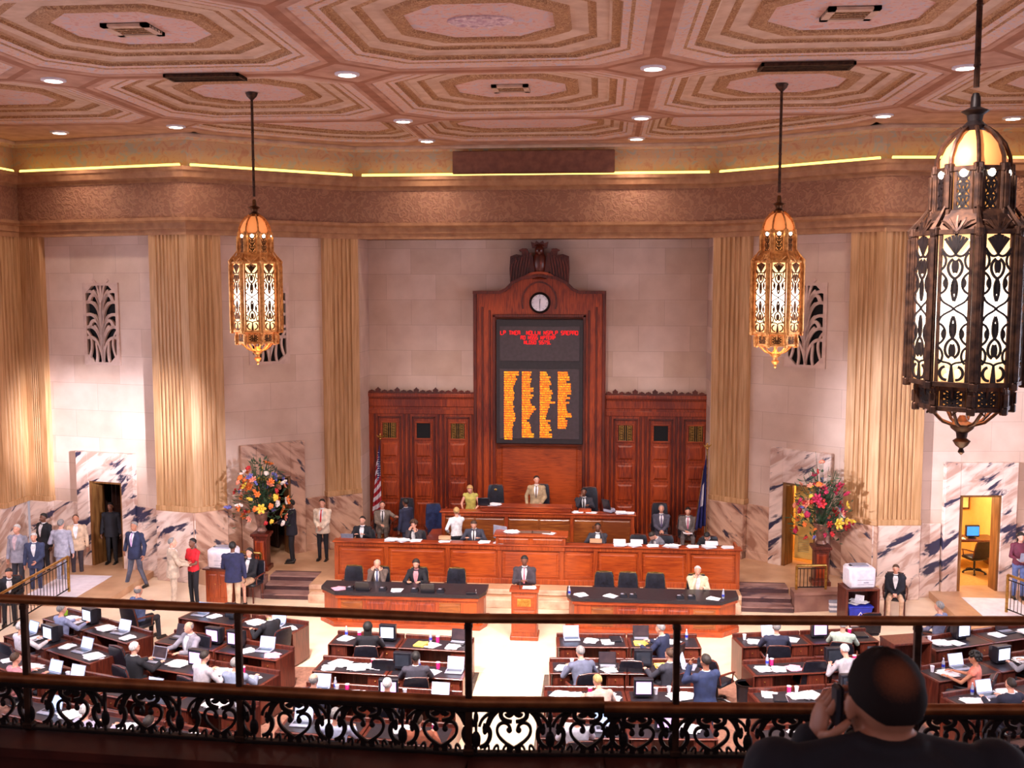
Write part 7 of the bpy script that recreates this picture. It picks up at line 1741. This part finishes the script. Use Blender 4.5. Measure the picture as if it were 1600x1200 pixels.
# speaker desk: laptop, papers, computer, tray
q = aty(757, 797, SY+.2); item('L', 'dark', (q.x-.06, SY+.18, sz+.002) if q.x < b0 else (q.x, SY+.2, sz+.152), R(180), 'on the speaker desk beside the blonde woman')
q = aty(774, 797, SY+.2); item('P', 'w2', (q.x, SY+.2, sz+.152), R(70), 'beside the black laptop on the speaker desk')
for px, v in ((903, 'w1'), (925, 'w3'), (972, 'w2'), (985, 'w1')):
    q = aty(px, 800, SY+.1); item('P', v, (min(q.x, a1-.15), SY+.13, sz+.002), R(88), {903: 'at the left on the bearded man\'s desk', 925: 'before the bearded man on the desk', 972: 'right of the tilted computer', 985: 'at the right corner of the speaker desk'}[px])
q = aty(952, 790, SY+.25); tc_ = empty('tilted_computer', (q.x, SY+.2, sz), R(140), 'dark grey computer with a tilted screen on the speaker desk', 'computer')
m = MB(); m.box((0, 0, .07), (.3, .22, .12), .03); m.build('base', PLASTG, tc_); m = MB(); m.M = Matrix.Translation((0, .08, .1)) @ Matrix.Rotation(R(-20), 4, 'X'); m.bx(-.13, .13, -.02, .02, 0, .32, .01); s_ = m.build('screen_back', PLASTB, tc_); m = MB(); m.cyl((0, .05, .08), (0, .08, .2), .02); m.build('arm', PLASTB, tc_)
m = MB(); m.box((0, 0, .04), (.36, .2, .07), .006); m.box((0, .0, .08), (.3, .15, .02), .004); o = m.build('document_tray', WOODX); q = aty(914, 797, SY+.28); o.location = (q.x, SY+.22, sz+.006); tag(o, 'low wooden document tray before the bearded man', 'tray')
m = MB(); m.box((0, 0, .003), (.3, .22, .005)); m.box((.02, 0, .009), (.28, .2, .004), 0, .2); o = m.build('speech_papers', PAPER); o.location = (.38, 23.2, 1.235); tag(o, 'white papers on top of the lectern', 'papers')
# white laptop carried by the woman at the right
wm = [o for o in COL.objects if o.get('label', '').startswith('woman in a maroon')][0]
f_ = R(176); e = item('L', 'white', (wm.location.x+.42*-math.sin(f_), wm.location.y+.42*math.cos(f_), wm.location.z+1.10), f_, 'carried by the woman in a maroon top')
# papers on the lap of the suited man
mn = [o for o in COL.objects if o.get('label', '').startswith('seated man in a grey brown suit with papers')][0]
item('P', 'w3', (mn.location.x+.0, mn.location.y-.32, mn.location.z+.665), R(20), 'on the lap of the man with a pink tie')
for p_ in ((LAP['white'], ('L', 'white')),): pass
pc = [o for o in COL.objects if o.get('label', '').startswith('dark suited clerk speaking')][0]
e = empty('mobile_phone', (pc.location.x-.15*0+.125*-1, pc.location.y-.05, pc.location.z+1.28), 0, 'dark mobile phone at the ear of the clerk right of the centre box', 'phone'); m = MB(); m.box((0, 0, 0), (.018, .05, .11), .005); m.build('phone_body', PLASTB, e)

for (rt, loc, f, lab) in SIT:
    if lab.startswith(('boy in a black', 'woman in a black jacket and tan', 'man in a black jacket and white shirt seated', 'grey haired man in a blue striped', 'man in a dark suit seen from behind in the gallery')) or lab.startswith('bald man in a blue shirt') and False:
        ch(WCH, uW, Vector((rt.location.x, rt.location.y, rt.location.z)), f, ' '.join(('wooden chair under the '+lab).replace('in the gallery, phone at his ear', 'in the gallery').split()[:16]))
